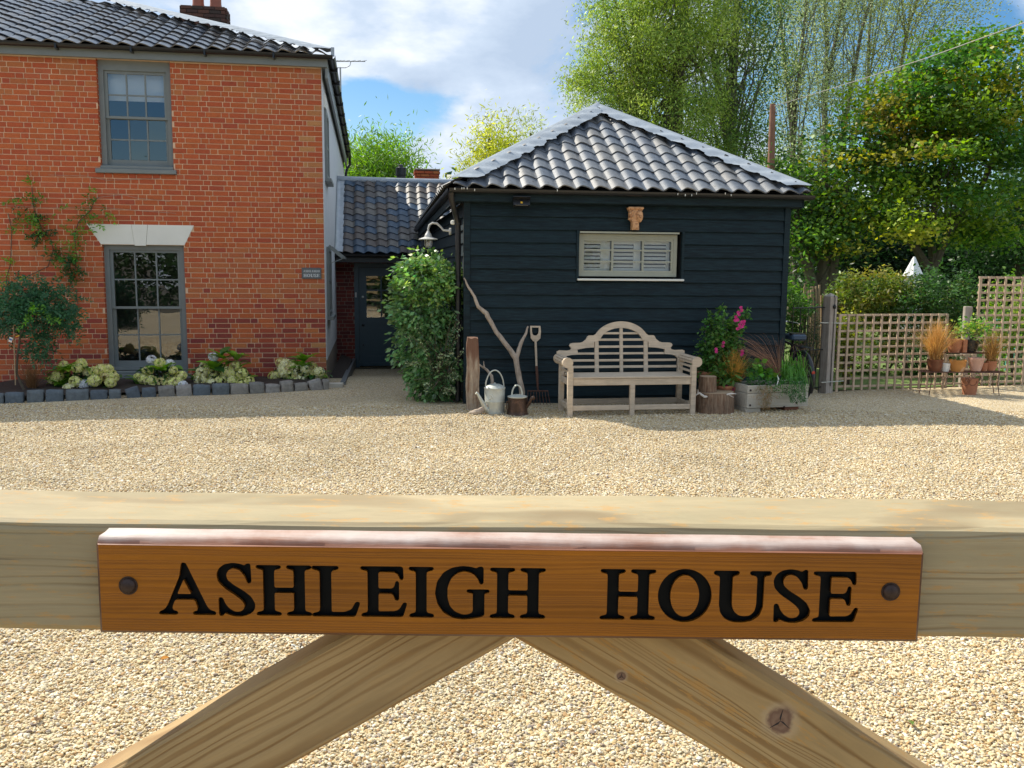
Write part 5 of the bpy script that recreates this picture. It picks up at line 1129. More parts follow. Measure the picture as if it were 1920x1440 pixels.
b = MB(); b.add([(fx0_, 0, fzb), (fx1_, 0, fzb), (SX1, .004, zs0), (SX0, .004, zs0), (SX1, TK, zs0), (SX0, TK, zs0)], [(0, 3, 2, 1), (3, 5, 4, 2)])
b.add([(fx0_, 0, fzb), (fx0_, 0, fzt), (SX0, .004, fzt), (SX0, .004, zs0), (SX0, TK, fzt), (SX0, TK, zs0)], [(0, 1, 2, 3), (3, 2, 4, 5)])
b.add([(fx1_, 0, fzb), (fx1_, 0, fzt), (SX1, .004, fzt), (SX1, .004, zs0), (SX1, TK, fzt), (SX1, TK, zs0)], [(3, 2, 1, 0), (5, 4, 2, 3)]); b.build('edge_bevel', MSe, sign)
# routed letters: black painted floor and walls, one part each
for ch, o_, hs in allg:
    b = MB(); c_ = Vector((sum(p[0] for p in o_)/len(o_), sum(p[1] for p in o_)/len(o_)))
    loops = [o_]+hs; flat = [p for l in loops for p in l]; tri = tessellate_polygon([[Vector((p[0], p[1], 0)) for p in l] for l in loops]); fl_y = .0062
    b.add([(p[0], fl_y, p[1]) for p in flat], [tuple(t) for t in tri])
    for l in loops:
        m = len(l); b.add([(p[0], .0002, p[1]) for p in l]+[(p[0], fl_y, p[1]) for p in l], [(i, (i+1) % m, m+(i+1) % m, m+i) for i in range(m)])
    # the painted wall sits a hair inside the wood
    nn = len(flat)
    o = link('letter', b.mesh('letter', M['blackpaint'], recalc=False), sign); o.location = (0, -.0, 0)
for px, py in ((241, 1100), (1670, 1107)):
    q = P(px, py, YS); b = MB(); b.lathe([(.0075, .001), (.0075, -.0012), (.0062, -.0032), (.003, -.0044), (.0005, -.0047)], 20, (q.x, -.0, q.z), 'y'); b.lathe([(.009, .0006), (.009, -.0006)], 20, (q.x, 0, q.z), 'y'); b.build('bolt_head', M['bolt'], sign, smooth=True)
# ------------------------------------------------------------ foliage helpers
def jitcol(base, n, amt=.25, rng=NR):
    base = np.array(base); v = rng.normal(1, amt, (n, 1)); c = base*np.clip(v, .45, 1.7); c[:, 0] *= np.clip(rng.normal(1, amt*.5, n), .6, 1.5); return np.clip(c, 0, 1)
def leafquads(C, L, asp, col, up=.25, dirs=None, droop=0, rng=NR, fold=.18):
    """one folded diamond per leaf"""
    n = len(C); C = np.asarray(C); L = np.broadcast_to(np.asarray(L, float), (n,))[:, None]
    d = rng.normal(0, 1, (n, 3)) if dirs is None else np.array(dirs)+rng.normal(0, .35, (n, 3)); d[:, 2] = d[:, 2]*.6-droop; d /= np.linalg.norm(d, axis=1, keepdims=True)
    r = rng.normal(0, 1, (n, 3)); r[:, 2] += up*3; s = np.cross(d, r); s /= np.linalg.norm(s, axis=1, keepdims=True)+1e-9; nm = np.cross(s, d)
    a = C; b_ = C+d*L*.45+s*L*asp*.5-nm*L*fold*asp; c_ = C+d*L-nm*L*.1; e = C+d*L*.45-s*L*asp*.5-nm*L*fold*asp
    V = np.stack([a, b_, c_, e], 1).reshape(-1, 3); F = np.arange(4*n).reshape(-1, 4); return V, F, np.repeat(col, 4, axis=0)
def join(*qs):
    V = []; F = []; Cc = []; k = 0
    for v, f, c in qs: V.append(v); F.append(f+k); Cc.append(c); k += len(v)
    return np.concatenate(V), np.concatenate(F), np.concatenate(Cc)
def leafobj(name, q, mt, parent=None, kind=None):
    V, F, Cc = q; me = np_mesh(name, V, F, mt, col=Cc); return link(name, me, parent, kind=kind)
def blades(n, base, h, spread, w, colf, curve=.5, rng=NR, seg=4, lean=(0, 0)):
    V = []; F = []; Cc = []; base = np.array(base)
    for i in range(n):
        a = rng.uniform(0, 2*pi); s_ = abs(rng.normal(0, .5))*spread+.02; hh = h*rng.uniform(.6, 1.1); o = base+np.array([rng.normal(0, .025), rng.normal(0, .025), 0]) if base.ndim == 1 else base[i % len(base)]
        ww = w*rng.uniform(.6, 1.2); c = colf(rng); pa = rng.uniform(0, pi); k0 = len(V)
        for j in range(seg+1):
            t = j/seg; r_ = s_*(t*.5+curve*t*t); z = hh*(t-curve*.45*t*t*s_/max(spread, .01)); wj = ww*(1-t**2*.92); px, py = o[0]+r_*cos(a)+lean[0]*t, o[1]+r_*sin(a)+lean[1]*t
            V += [(px-wj*cos(pa), py-wj*sin(pa), o[2]+z), (px+wj*cos(pa), py+wj*sin(pa), o[2]+z)]; Cc += [c, c]
        for j in range(seg): F.append((k0+2*j, k0+2*j+1, k0+2*j+3, k0+2*j+2))
    return np.array(V), np.array(F), np.array(Cc)
def ellpts(n, c, r, rng=NR, shell=.55, bottom=-1):
    p = rng.normal(0, 1, (n, 3)); p /= np.linalg.norm(p, axis=1, keepdims=True); p[:, 2] = np.where(p[:, 2] < bottom, -p[:, 2], p[:, 2]); rr = (shell+(1-shell)*rng.random((n, 1))**.5); return np.array(c)+p*rr*np.array(r)
# ------------------------------------------------------------ HOUSE BED: setts, soil, hydrangeas
spans = [(-16, 4), (5, 41), (46, 79), (81, 116), (119, 164), (165, 199), (200, 224), (233, 260), (262, 290), (293, 325), (326, 357), (358, 392), (394, 428), (428, 463), (464, 493), (494, 522), (523, 548), (549, 575), (577, 602), (602, 614)]
ordn = ['first', 'second', 'third', 'fourth', 'fifth', 'sixth', 'seventh', 'eighth', 'ninth', 'tenth', 'eleventh', 'twelfth', 'thirteenth', 'fourteenth', 'fifteenth', 'sixteenth', 'seventeenth', 'eighteenth', 'nineteenth', 'twentieth']
def sett_y(x): return 756-.034*x-.000012*x*x
rs = random.Random(5)
for i, (a, b_) in enumerate(spans):
    q0, q1 = G(a, sett_y(a)), G(b_, sett_y(b_)); w_ = (q1-q0).length-.012; c = (q0+q1)/2
    light = i > 8; cl1 = rs.choice([(.10, .125, .145), (.085, .105, .125), (.12, .14, .15)]) if not light or i in (11, 12) else rs.choice([(.25, .23, .20), (.20, .19, .17), (.28, .26, .235)])
    hgt = rs.uniform(.15, .19)+(.04 if i == 2 else 0); mb = MB(); mb.cur = cl1; nx, ny, nz = 5, 4, 4
    import bmesh
    bm = bmesh.new(); bmesh.ops.create_cube(bm, size=1); bmesh.ops.subdivide_edges(bm, edges=bm.edges[:], cuts=3, use_grid_fill=True)
    for v in bm.verts:
        d = v.co.normalized()*.58; v.co = v.co.lerp(d, .16); v.co.x *= w_; v.co.y *= .13; v.co.z *= hgt; v.co += Vector((rs.uniform(-1, 1), rs.uniform(-1, 1), rs.uniform(-1, 1)))*.0055
    me = bpy.data.meshes.new('kerb_sett'); bm.to_mesh(me); bm.free(); at = me.attributes.new('col', 'FLOAT_COLOR', 'POINT'); at.data.foreach_set('color', np.tile(np.array([*cl1, 1], dtype=np.float32), len(me.vertices))); me.materials.append(M['sett']); me.shade_smooth()
    ang = math.atan2((q1-q0).y, (q1-q0).x); o = link('kerb_sett', me, None, (c.x, c.y+.065, hgt*.5-.045), (rs.uniform(-.05, .05), (rs.uniform(-.06, .06) if i not in (7, 18) else -.28), ang))
    tag(o, f'{"pale brown" if light and i not in (11, 12) else "dark blue grey"} granite sett edging the house bed, {ordn[i]} from the left', 'stone sett', 'granite setts edging the bed under the brick house')
V = [(*G(-60, 755)[:2], .05), (*G(300, 742)[:2], .06), (*G(610, 728)[:2], .045)]
gA, gB, gC = G(-80, 752), G(300, 742), G(612, 729)
wa, wb_ = HF.W(-5.4, .02), HF.W(0, .02)
def bedf():
    V = []; n = 30; m = 6; F = []
    for i in range(n+1):
        px = -80+(692)*i/n; f = G(px, sett_y(max(px, -20))-3); s_ = (f-HF.o).dot(HF.u); e = HF.W(min(s_, .02), .02)
        for j in range(m+1):
            t = j/m; p = f.lerp(e, t); V.append((p.x, p.y+.05*(1-t), .055+.03*sin(t*pi)+RX.uniform(-.008, .008)))
    for i in range(n):
        for j in range(m): a = i*(m+1)+j; F.append((a, a+m+1, a+m+2, a+1))
    o = link('bed_soil', np_mesh('bed_soil', V, F, M['soil'], smooth=True)); o['kind'] = 'structure'
bedf()
# narrow bed by the side wall with its slate edging
b = MB(); p = [G(612, 722), G(640, 727, .0), G(662, 684, -.2), HF.W(.0, 4.4)]
b.prism([(q.x, q.y) for q in (HF.W(.015, .02), G(640, 722), G(660, 690, -.2), HF.W(.1, 4.45))], -.4, -.02, 'xy'); o = b.build('side_bed_soil', M['soil']); o['kind'] = 'structure'
e = thing('bed_edging', 'dark slate edging strip curving along the side bed to the porch', 'edging', (0, 0, 0)); b = MB(); b.beam(G(643, 722)+Vector((0, 0, -.03)), G(660, 690, -.2)+Vector((0, 0, .04)), .07, .16); b.beam(G(660, 690, -.2)+Vector((0, 0, .04)), G(662, 681, -.25)+Vector((.02, .2, .04)), .07, .16); b.build('strip', M['slate'], e)
b = MB(); b.cbox(-.14, .13, -.06, .06, -.05, .065, .012); o = b.build('kerb_stone', M['trough']); q = G(626, 727); o.location = (q.x, q.y+.06, 0); o.rotation_euler = (0, 0, .1); tag(o, 'pale rectangular kerb stone at the brick corner below the plaque', 'stone')
def hleaf_mesh(L, W_, col, k):
    V = []; F = []; n = 5; rr = random.Random(k)
    for i in range(n+1):
        t = i/n; w_ = W_*sin(pi*min(1, t*.93+.06))**.8*(1-.25*t); z = .10*L*sin(t*2.2)-.22*L*t*t; V += [(t*L, -w_, z+.12*w_), (t*L, 0, z-.04*L), (t*L, w_, z+.12*w_)]
    for i in range(n): a = i*3; F += [(a, a+1, a+4, a+3), (a+1, a+2, a+5, a+4)]
    me = np_mesh('leaf', V, F, M['leafgloss'], col=np.tile(np.array(col, dtype=np.float32), (len(V), 1)), smooth=True); return me
HL = [hleaf_mesh(.17, .055, c, i) for i, c in enumerate([(.15, .32, .035), (.20, .40, .035), (.07, .18, .035), (.045, .13, .035), (.32, .50, .05)])]
def head_mesh(r, cols, seed):
    rg = np.random.default_rng(seed); n = 95; Cn = ellpts(n, (0, 0, 0), (r, r, r*.82), rg, .9); d = Cn/np.linalg.norm(Cn, axis=1, keepdims=True); q = []
    for k in range(4):     # four petals a floret
        a = k*pi/2; t = np.cross(d, rg.normal(0, 1, (n, 3))); t /= np.linalg.norm(t, axis=1, keepdims=True)
        if k == 0: T = t; B_ = np.cross(d, T)
        dr = T*cos(a)+B_*sin(a)+d*.25; col = np.array([cols[i] for i in rg.integers(0, len(cols), n)])*rg.normal(1, .08, (n, 1))
        L = r*.30; s_ = np.cross(dr, d); a_ = Cn; V = np.stack([a_, a_+dr*L*.6+s_*L*.42, a_+dr*L*1.05, a_+dr*L*.6-s_*L*.42], 1).reshape(-1, 3); q.append((V, np.arange(4*n).reshape(-1, 4), np.repeat(np.clip(col, 0, 1), 4, axis=0)))
    q.append((np.array([[0, 0, -.5*r], [0, 0, -.5*r], [0, 0, -.6*r], [0, 0, -.6*r]]), np.array([[0, 1, 2, 3]]), np.zeros((4, 3))))
    V, F, Cc = join(*q); me = np_mesh('flower_head', V, F, M['petal'], col=Cc)
    return me
LIME = [(.76, .78, .28), (.84, .84, .42), (.66, .70, .20), (.80, .70, .40)]; CREAM = [(.88, .86, .60), (.84, .80, .50), (.78, .76, .36)]; WHT = [(.80, .80, .80), (.74, .75, .78)]; PINKY = [(.76, .68, .34), (.72, .56, .32), (.68, .68, .24)]
HM = {k: [head_mesh(.052, c, i+10*j) for i in range(2)] for j, (k, c) in enumerate((('lime', LIME), ('cream', CREAM), ('white', WHT), ('pink', PINKY)))}
HYD = [('leftmost wide green and cream hydrangea with two pale heads low in front', 157, 738, [(145, 690, 'lime', .9), (166, 697, 'cream', .9), (178, 697, 'lime', .95), (152, 686, 'lime', 1.0), (188, 693, 'lime', 1), (202, 692, 'lime', .9), (108, 705, 'lime', .95), (99, 712, 'lime', .8), (141, 715, 'lime', 1), (177, 714, 'lime', 1.05), (208, 702, 'lime', .9), (212, 707, 'lime', .95), (198, 706, 'pink', .85), (207, 717, 'lime', .9), (180, 698, 'lime', .6), (120, 684, 'lime', .8), (131, 730, 'cream', 1.15), (159, 722, 'white', 1.1), (152, 680, 'lime', .8)]),
 ('hydrangea below the ground floor window with white heads at its top', 300, 733, [(284, 674, 'white', .8), (300, 680, 'lime', .9), (318, 681, 'white', .75), (277, 695, 'lime', .9), (269, 711, 'lime', .95), (282, 714, 'lime', 1.05), (302, 717, 'pink', .95), (290, 728, 'lime', 1.15), (317, 708, 'lime', 1), (331, 716, 'lime', .95), (340, 704, 'lime', .9), (318, 721, 'lime', .9), (343, 722, 'white', .8), (260, 707, 'lime', .8), (325, 694, 'lime', .7)]),
 ('hydrangea right of the window with dense pale yellow heads and tall green shoot', 420, 728, [(400, 669, 'white', .8), (442, 686, 'lime', 1.0), (386, 688, 'cream', 1), (378, 698, 'cream', .9), (398, 701, 'lime', .95), (423, 695, 'lime', 1), (434, 701, 'lime', 1), (454, 700, 'lime', .95), (375, 713, 'cream', .95), (390, 711, 'lime', .9), (397, 720, 'cream', .95), (414, 714, 'lime', 1), (436, 715, 'lime', 1), (455, 719, 'lime', 1), (468, 714, 'lime', .8), (386, 722, 'cream', .9), (422, 704, 'lime', .8), (372, 706, 'lime', .8)]),
 ('hydrangea at the brick corner with packed creamy pink heads', 560, 722, [(527, 680, 'pink', .9), (537, 683, 'cream', 1), (530, 691, 'cream', .95), (546, 684, 'pink', .95), (541, 692, 'pink', 1), (552, 688, 'cream', .9), (559, 694, 'cream', 1.0), (545, 702, 'lime', .95), (556, 706, 'pink', .9), (572, 702, 'lime', 1), (587, 699, 'pink', .95), (598, 697, 'cream', .9), (603, 704, 'lime', .9), (515, 707, 'lime', 1.1), (566, 711, 'cream', 1), (551, 717, 'lime', .95), (575, 692, 'cream', .8), (586, 688, 'pink', .8), (598, 709, 'lime', .8), (531, 700, 'cream', .8)])]
shoots = [[(118, 694, 0), (133, 690, 1), (112, 722, 1)], [(300, 690, 1), (262, 718, 0)], [(416, 668, 3), (442, 670, 3), (404, 690, 1), (462, 716, 0)], [(570, 673, 3), (568, 688, 1), (594, 706, 0)]]
for hi, (lab, bx, by, heads) in enumerate(HYD):
    q = G(bx, by); hy = thing('hydrangea', lab, 'hydrangea', (q.x, q.y+.18, .05), 0, 'hydrangeas in the bed under the brick house'); o3 = hy.location
    for (px, py, kd, sz) in heads:
        dp = q.y+.18+RX.uniform(-.10, .02)-(.10 if py > 712 else 0)+(.06 if py < 690 else 0); c = P(px, py, dp)-Vector(o3)
        o = link('flower_head', RX.choice(HM[kd]), hy, c, (RX.uniform(-.3, .3), RX.uniform(-.3, .3), RX.uniform(0, 6))); f = sz*dp/13.1*1.7; o.scale = (f, f, f)
    x0 = min(h[0] for h in heads); x1 = max(h[0] for h in heads); y0 = min(h[1] for h in heads); y1 = by
    rg = random.Random(hi)
    for k in range(46):     # broad leaves round the outside and between the heads
        px = rg.uniform(x0-6, x1+6); py = rg.uniform(y0+8, y1-4); dp = q.y+.18+rg.uniform(-.06, .18); c = P(px, py, dp)-Vector(o3)
        o = link('leaf', HL[rg.choice((2, 2, 3, 0, 3))], hy, c, (rg.uniform(-.4, .4), rg.uniform(-.3, .5), rg.uniform(pi*.9, pi*2.1))); f = rg.uniform(.8, 1.25); o.scale = (f, f, f)
    for (px, py, md) in shoots[hi]:
        for k in range(9 if md else 6):
            dp = q.y+.12; c = P(px+rg.uniform(-4, 4), py+rg.uniform(-3, 5), dp)-Vector(o3)
            a = (2*pi*k/9)+rg.uniform(-.2, .2); o = link('leaf', HL[rg.choice((0, 1, 1, 4) if md != 3 else (0, 1, 1, 2))], hy, c, (rg.uniform(-.2, .2), rg.uniform(-.75, -.1), a)); f = rg.uniform(1.0, 1.45); o.scale = (f, f, f)
    rg2 = np.random.default_rng(hi); cc = P((x0+x1)/2, (y0+y1)/2+6, q.y+.3)-Vector(o3); rx_ = (x1-x0)/2/FPX*13
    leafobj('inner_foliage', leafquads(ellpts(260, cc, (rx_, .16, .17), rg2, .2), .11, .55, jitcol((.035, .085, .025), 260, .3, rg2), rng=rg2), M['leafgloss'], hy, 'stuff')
    mb = MB()
    for k in range(7): c = P(rg.uniform(x0+8, x1-8), rg.uniform(y0+12, y0+30), q.y+.2)-Vector(o3); mb.tube([(c.x*.3, .05, -.05), (c.x*.8, .02, c.z*.6), (c.x, c.y, c.z)], .006, 5)
    mb.build('stems', M['bark'], hy)
# ------------------------------------------------------------ WISTERIA standard and wall vines
def pinnate(rng_, C, dirv_, L, col, n=6):
    """compound leaves: pairs of leaflets along a rachis"""
    qs = []; C = np.array(C); d = np.array(dirv_, float); d /= np.linalg.norm(d); s_ = np.cross(d, [0, -1, .2]); s_ /= np.linalg.norm(s_)
    pts = []; dr = []
    for k in range(n):
        t = (k+.6)/n; p = C+d*L*t+np.array([0, 0, -.25*L*t*t])
        for sg in (-1, 1): pts.append(p); dr.append(d*.55+s_*sg*.85+np.array([0, 0, -.25]))
    pts.append(C+d*L*1.0+np.array([0, 0, -.25*L])); dr.append(d+np.array([0, 0, -.3]))
    return pts, dr, [col]*len(pts)
def wleaves(centres, name, parent, L=.20, colA=(.03, .10, .045), seed=1, per=1, loc=None, spread=1.0):
    rg = np.random.default_rng(seed); pts = []; dr = []; cs = []
    for c, col in centres:
        a = rg.uniform(0, 2*pi); d = np.array([cos(a)*spread, rg.uniform(-.5, -.0), sin(a)*spread*.8-.15]); cc = np.array(col)*rg.uniform(.7, 1.35); p_, d_, c_ = pinnate(rg, c, d, L*rg.uniform(.7, 1.15), cc); pts += p_; dr += d_; cs += c_
    pts = np.array(pts); n = len(pts); q = leafquads(pts, rg.uniform(.045, .065, n), .40, np.array(cs), up=.2, dirs=np.array(dr), rng=rg)
    if loc is not None: q = (q[0]-np.array(loc), q[1], q[2])
    return leafobj(name, q, M['leaf'], parent)
wq = G(30, 745); wis = thing('wisteria', 'wisteria trained as a small standard tree on a bamboo cane, far left of wall', 'climbing plant', (wq.x, wq.y+.22, .05)); WO = Vector(wis.location)
Yw = wq.y+.22
b = MB(); b.tube([Vector((.02, 0, -.05)), P(31, 700, Yw)-WO, P(33, 665, Yw)-WO, P(38, 630, Yw)-WO, P(52, 600, Yw)-WO], [.020, .016, .015, .014, .012], 7); b.build('trunk', M['bark'], wis, smooth=True)
b = MB(); b.tube([P(29, 722, Yw-.03)-WO, P(25, 604, Yw-.03)-WO], .0075, 6); b.build('cane', M['stake'], wis)
cs = []; rg = np.random.default_rng(5)
for (cx_, cy_, rx_, ry_, n_) in ((30, 565, 44, 38, 150), (80, 575, 52, 36, 160), (110, 598, 36, 26, 70), (20, 600, 34, 26, 70), (78, 642, 22, 30, 60), (70, 545, 40, 22, 60), (125, 570, 26, 24, 30)):
    for k in range(n_):
        a = rg.uniform(0, 6.28); r = rg.random()**.5; p = P(cx_+rx_*r*cos(a), cy_+ry_*r*sin(a), Yw+rg.uniform(-.12, .35)); cs.append((tuple(p), (.045, .14, .065)))
wleaves(cs, 'crown', wis, seed=3, loc=WO)
cs = [(tuple(P(px, py, Yw-.15)), (.14, .34, .04)) for px, py in ((78, 582), (76, 570), (52, 580), (60, 588), (70, 592), (85, 590), (95, 596), (50, 602), (45, 598), (66, 600))]
wleaves(cs, 'young_leaves', wis, L=.16, seed=8, loc=WO)
b = MB(); q = P(20, 637, Yw-.06)-WO; b.box(q, (.045, .004, .065), Matrix.Rotation(.35, 3, 'Y')); o = b.build('plant_label', M['whitepaint'], wis); b = MB(); b.box(q+Vector((0, -.004, .004)), (.036, .003, .022), Matrix.Rotation(.35, 3, 'Y')); b.build('label_print', mat('blue_print', (.08, .16, .42), .5), o) if False else b.build('label_print', mat('blue_print', (.08, .16, .42), .5), wis)
b = MB(); b.box(P(33, 630, Yw-.05)-WO, (.05, .008, .012), Matrix.Rotation(-.2, 3, 'Y')); b.build('tie', M['yellow'], wis)
def wallp(px, py, t): x, z = HF.L(px, py, t); return HF.W(x, t, z)
vine = thing('wall_vine', 'straggling leafy vine stems climbing the brick wall left of windows', 'climbing plant', wallp(100, 560, -.05)); VO = Vector(vine.location)
def stems(lst, r, name, parent, O, mt='bark'):
    b = MB()
    for l in lst: b.tube([wallp(x, y, -.03-.012*sin(x))-O for x, y in l], r, 5)
    b.build(name, M[mt], parent)
stems([[(60, 580), (95, 560), (125, 545), (140, 520), (143, 480), (140, 440), (148, 415), (170, 395), (178, 375), (185, 370)], [(40, 560), (48, 520), (90, 500), (100, 470), (96, 450), (80, 430), (70, 410), (62, 385), (60, 350)], [(15, 560), (12, 520), (20, 495), (22, 430), (15, 400)], [(143, 545), (146, 570)]], .006, 'stem', vine, VO)
stems([[(0, 385), (90, 390), (180, 388), (260, 395), (330, 400)], [(90, 328), (160, 330), (200, 338), (300, 335)], [(185, 370), (230, 365), (260, 372), (320, 378)]], .0028, 'thin_stem', vine, VO, 'drift')
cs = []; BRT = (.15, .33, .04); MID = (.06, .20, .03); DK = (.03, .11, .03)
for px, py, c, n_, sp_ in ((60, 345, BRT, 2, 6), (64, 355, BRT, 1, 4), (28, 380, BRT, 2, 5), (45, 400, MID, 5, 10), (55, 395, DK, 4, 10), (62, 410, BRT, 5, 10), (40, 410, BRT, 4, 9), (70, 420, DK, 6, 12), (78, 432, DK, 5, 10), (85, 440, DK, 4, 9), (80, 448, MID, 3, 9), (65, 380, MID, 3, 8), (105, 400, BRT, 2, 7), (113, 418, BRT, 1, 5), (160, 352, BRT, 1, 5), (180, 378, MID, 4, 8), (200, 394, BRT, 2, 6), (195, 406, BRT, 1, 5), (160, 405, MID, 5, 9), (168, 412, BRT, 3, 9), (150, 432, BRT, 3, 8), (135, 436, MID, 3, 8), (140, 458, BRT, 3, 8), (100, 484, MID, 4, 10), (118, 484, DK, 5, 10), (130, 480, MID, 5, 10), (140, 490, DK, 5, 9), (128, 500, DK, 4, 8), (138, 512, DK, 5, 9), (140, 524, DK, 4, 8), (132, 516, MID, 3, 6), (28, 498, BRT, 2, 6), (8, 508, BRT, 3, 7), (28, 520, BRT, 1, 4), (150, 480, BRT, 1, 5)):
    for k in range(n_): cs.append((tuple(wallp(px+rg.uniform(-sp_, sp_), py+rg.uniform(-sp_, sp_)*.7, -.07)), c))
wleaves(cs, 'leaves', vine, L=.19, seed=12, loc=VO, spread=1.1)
gq = G(45, 742); gs = thing('brown_sedge', 'sparse brown ornamental grass at the foot of the wisteria', 'grass plant', (gq.x, gq.y+.22, .05))
leafobj('blades', blades(330, (0, 0, 0), .50, .62, .0016, lambda r: np.array((.22, .12, .05))*r.uniform(.6, 1.4), curve=.5, rng=np.random.default_rng(4)), M['straw'], gs, 'stuff')
# ------------------------------------------------------------ SHRUBS BY THE BARN CORNER
def clumps(rng, ells, nc, flat=.8):
    out = []
    wts = np.array([e[1][0]*e[1][1]*e[1][2] for e in ells])**.75; wts = wts/wts.sum()
    for k in range(nc):
        e = ells[rng.choice(len(ells), p=wts)]; out.append(ellpts(1, e[0], e[1], rng, .45)[0])
    return np.array(out)
q = G(815, 755); q = Vector((q.x, 11.75, 0)); sh = thing('leafy_shrub', 'tall rounded glossy evergreen shrub in front of the grey porch door', 'shrub', q)
def E_(px, py, Y, rx, ry, rz, o): c = P(px, py, Y); return ((c.x-o.x, c.y-o.y, c.z-o.z), (rx, ry, rz))
rg = np.random.default_rng(31)
el = [E_(796, 560, 11.75, .49, .42, .58, q), E_(794, 640, 11.75, .47, .40, .50, q), E_(815, 700, 11.7, .36, .32, .36, q), E_(808, 525, 11.8, .43, .38, .32, q)]
cl = clumps(rg, el, 330); pts = np.repeat(cl, 30, axis=0)+rg.normal(0, .05, (330*30, 3)); cb_ = np.repeat(rg.uniform(.6, 1.3, 330), 30)
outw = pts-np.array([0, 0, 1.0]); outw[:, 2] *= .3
col = jitcol((.15, .29, .10), len(pts), .30, rg)*cb_[:, None]; top_ = (pts[:, 2] > 1.25)[:, None]; col = np.where(top_ & (rg.random((len(pts), 1)) < .6), col*np.array([1.7, 1.5, 1.0]), col)  # many upper leaves coloured brighter, sunlight on the top painted into them
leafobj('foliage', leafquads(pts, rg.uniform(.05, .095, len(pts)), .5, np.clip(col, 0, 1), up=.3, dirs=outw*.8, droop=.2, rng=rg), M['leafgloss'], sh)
b = MB(); 
for k in range(7): c = cl[k*7]; b.tube([(c[0]*.2, .02*k, -.05), (c[0]*.5, c[1]*.5, c[2]*.5), tuple(c)], [.018, .013, .006], 6)
b.build('stems', M['bark'], sh)
q2 = Vector((P(828, 700, 11.35).x, 11.35, 0)); sh2 = thing('variegated_shrub', 'small pale leaved arching shrub low against the barn corner', 'shrub', q2)
rg = np.random.default_rng(33); b = MB(); pts = []; dr = []
for k in range(46):
    sx, sy = rg.uniform(760, 868), rg.uniform(600, 740); tip = P(sx, sy, 11.35+rg.uniform(-.15, .15))-q2; base = Vector((rg.uniform(-.1, .1), .1, rg.uniform(.1, .5)))
    base.z = min(base.z, tip.z); mid_ = (base+tip)/2+Vector((0, 0, .12)); cp = [base, mid_, tip]; b.tube(cp, .004, 4)
    for t in np.linspace(.25, 1, 34):
        p = (base.lerp(mid_, t)).lerp(mid_.lerp(tip, t), t); pts.append(np.array(p)+rg.normal(0, .018, 3)); dr.append(np.array((tip-base).normalized())+rg.normal(0, .6, 3))
pts = np.array(pts); n = len(pts); pale = (np.repeat(rg.random(46), 34) < .40)[:, None]; col = np.where(pale, jitcol((.42, .52, .28), n, .15, rg), jitcol((.05, .13, .04), n, .3, rg))
leafobj('foliage', leafquads(pts, rg.uniform(.025, .045, n), .5, col, dirs=np.array(dr), rng=rg), M['leafgloss'], sh2); b.build('stems', M['bark'], sh2)
# ------------------------------------------------------------ STUMPS, POTS, TROUGH
q = G(1345, 776); st = thing('tree_stump', 'wide low tree stump slice with shaggy bark right of the bench', 'tree stump', (q.x, q.y+.22, 0))
r_ = .245
b = MB(); b.lathe([(r_*1.02, -.02), (r_*1.03, .04), (r_, .12), (r_*.99, .22), (r_*.97, .245)], 40, wob=.02); b.build('bark', M['logbark'], st, smooth=True); b = MB(); b.lathe([(r_*.96, .22), (r_*.95, .249), (.001, .252)], 40, wob=.02); b.build('cut_top', M['logtop'], st)
stz = .252; sc_ = st.location
q_ = P(1327, 740, sc_.y-.08); lg = thing('log_block', 'smaller sawn log block standing on the wide tree stump', 'log', (q_.x-.0, sc_.y-.05, stz))
b = MB(); b.lathe([(.112, 0), (.108, .1), (.104, .185)], 30, wob=.02); b.build('bark', M['logbark'], lg, smooth=True); b = MB(); b.lathe([(.103, .17), (.102, .19), (.001, .192)], 30, wob=.02); b.build('cut_top', M['logtop'], lg)
wb2 = thing('bleached_branch', 'thin bleached white branch lying along the top of the stump', 'driftwood', (sc_.x, sc_.y-.2, stz))
b = MB(); ww = lambda px, py: P(px, py, sc_.y-.2)-Vector(wb2.location); limb(b, [ww(1305, 741)+Vector((0, 0, .0)), ww(1311, 737), ww(1321, 744), ww(1340, 742), ww(1358, 741), ww(1372, 738), ww(1381, 739)], [.006, .012, .015, .013, .011, .010, .004], seed=9); limb(b, [ww(1308, 738), ww(1309, 730)], [.009, .003], seed=10); limb(b, [ww(1366, 740), ww(1376, 745)], [.007, .003], seed=11); b.build('branch', mat('bleached_wood', (.62, .58, .52), .8, noise=(20, .15)), wb2, smooth=True)
def pot(mb, r, h, rim=.012, taper=.72, rimh=.03): return mb.lathe([(r*taper, 0), (r*(taper+.1), h*.35), (r*.97, h-rimh), (r+rim, h-rimh+.002), (r+rim, h), (r-.008, h), (r*.9, h-.03), (.001, h-.035)], 26)
# tall flowering mallow in a terracotta pot behind the log
q = P(1330, 745, 11.35); ml = thing('flowering_mallow', 'tall green bush with pink flowers in a terracotta pot beside the bench', 'potted plant', (q.x, 11.38, 0)); mo = Vector(ml.location)
b = MB(); pot(b, .15, .46, taper=.7); b.build('pot', M['terracotta'], ml, smooth=True)
for z in (.40, .385): b = MB(); b.lathe([(.153, z), (.158, z+.005), (.153, z+.01)], 26); b.build('pot_ring', M['terracotta'], ml, smooth=True)
rg = np.random.default_rng(41); b = MB(); pts = []; dr = []
tips = [(1330, 582), (1345, 590), (1352, 573), (1361, 585), (1322, 600), (1370, 595), (1382, 590), (1389, 580), (1398, 588), (1403, 580), (1335, 610), (1375, 612), (1392, 615), (1316, 645), (1320, 680), (1395, 640), (1388, 665), (1360, 640), (1345, 650), (1330, 660), (1372, 660), (1350, 615), (1340, 690), (1325, 700), (1365, 690)]
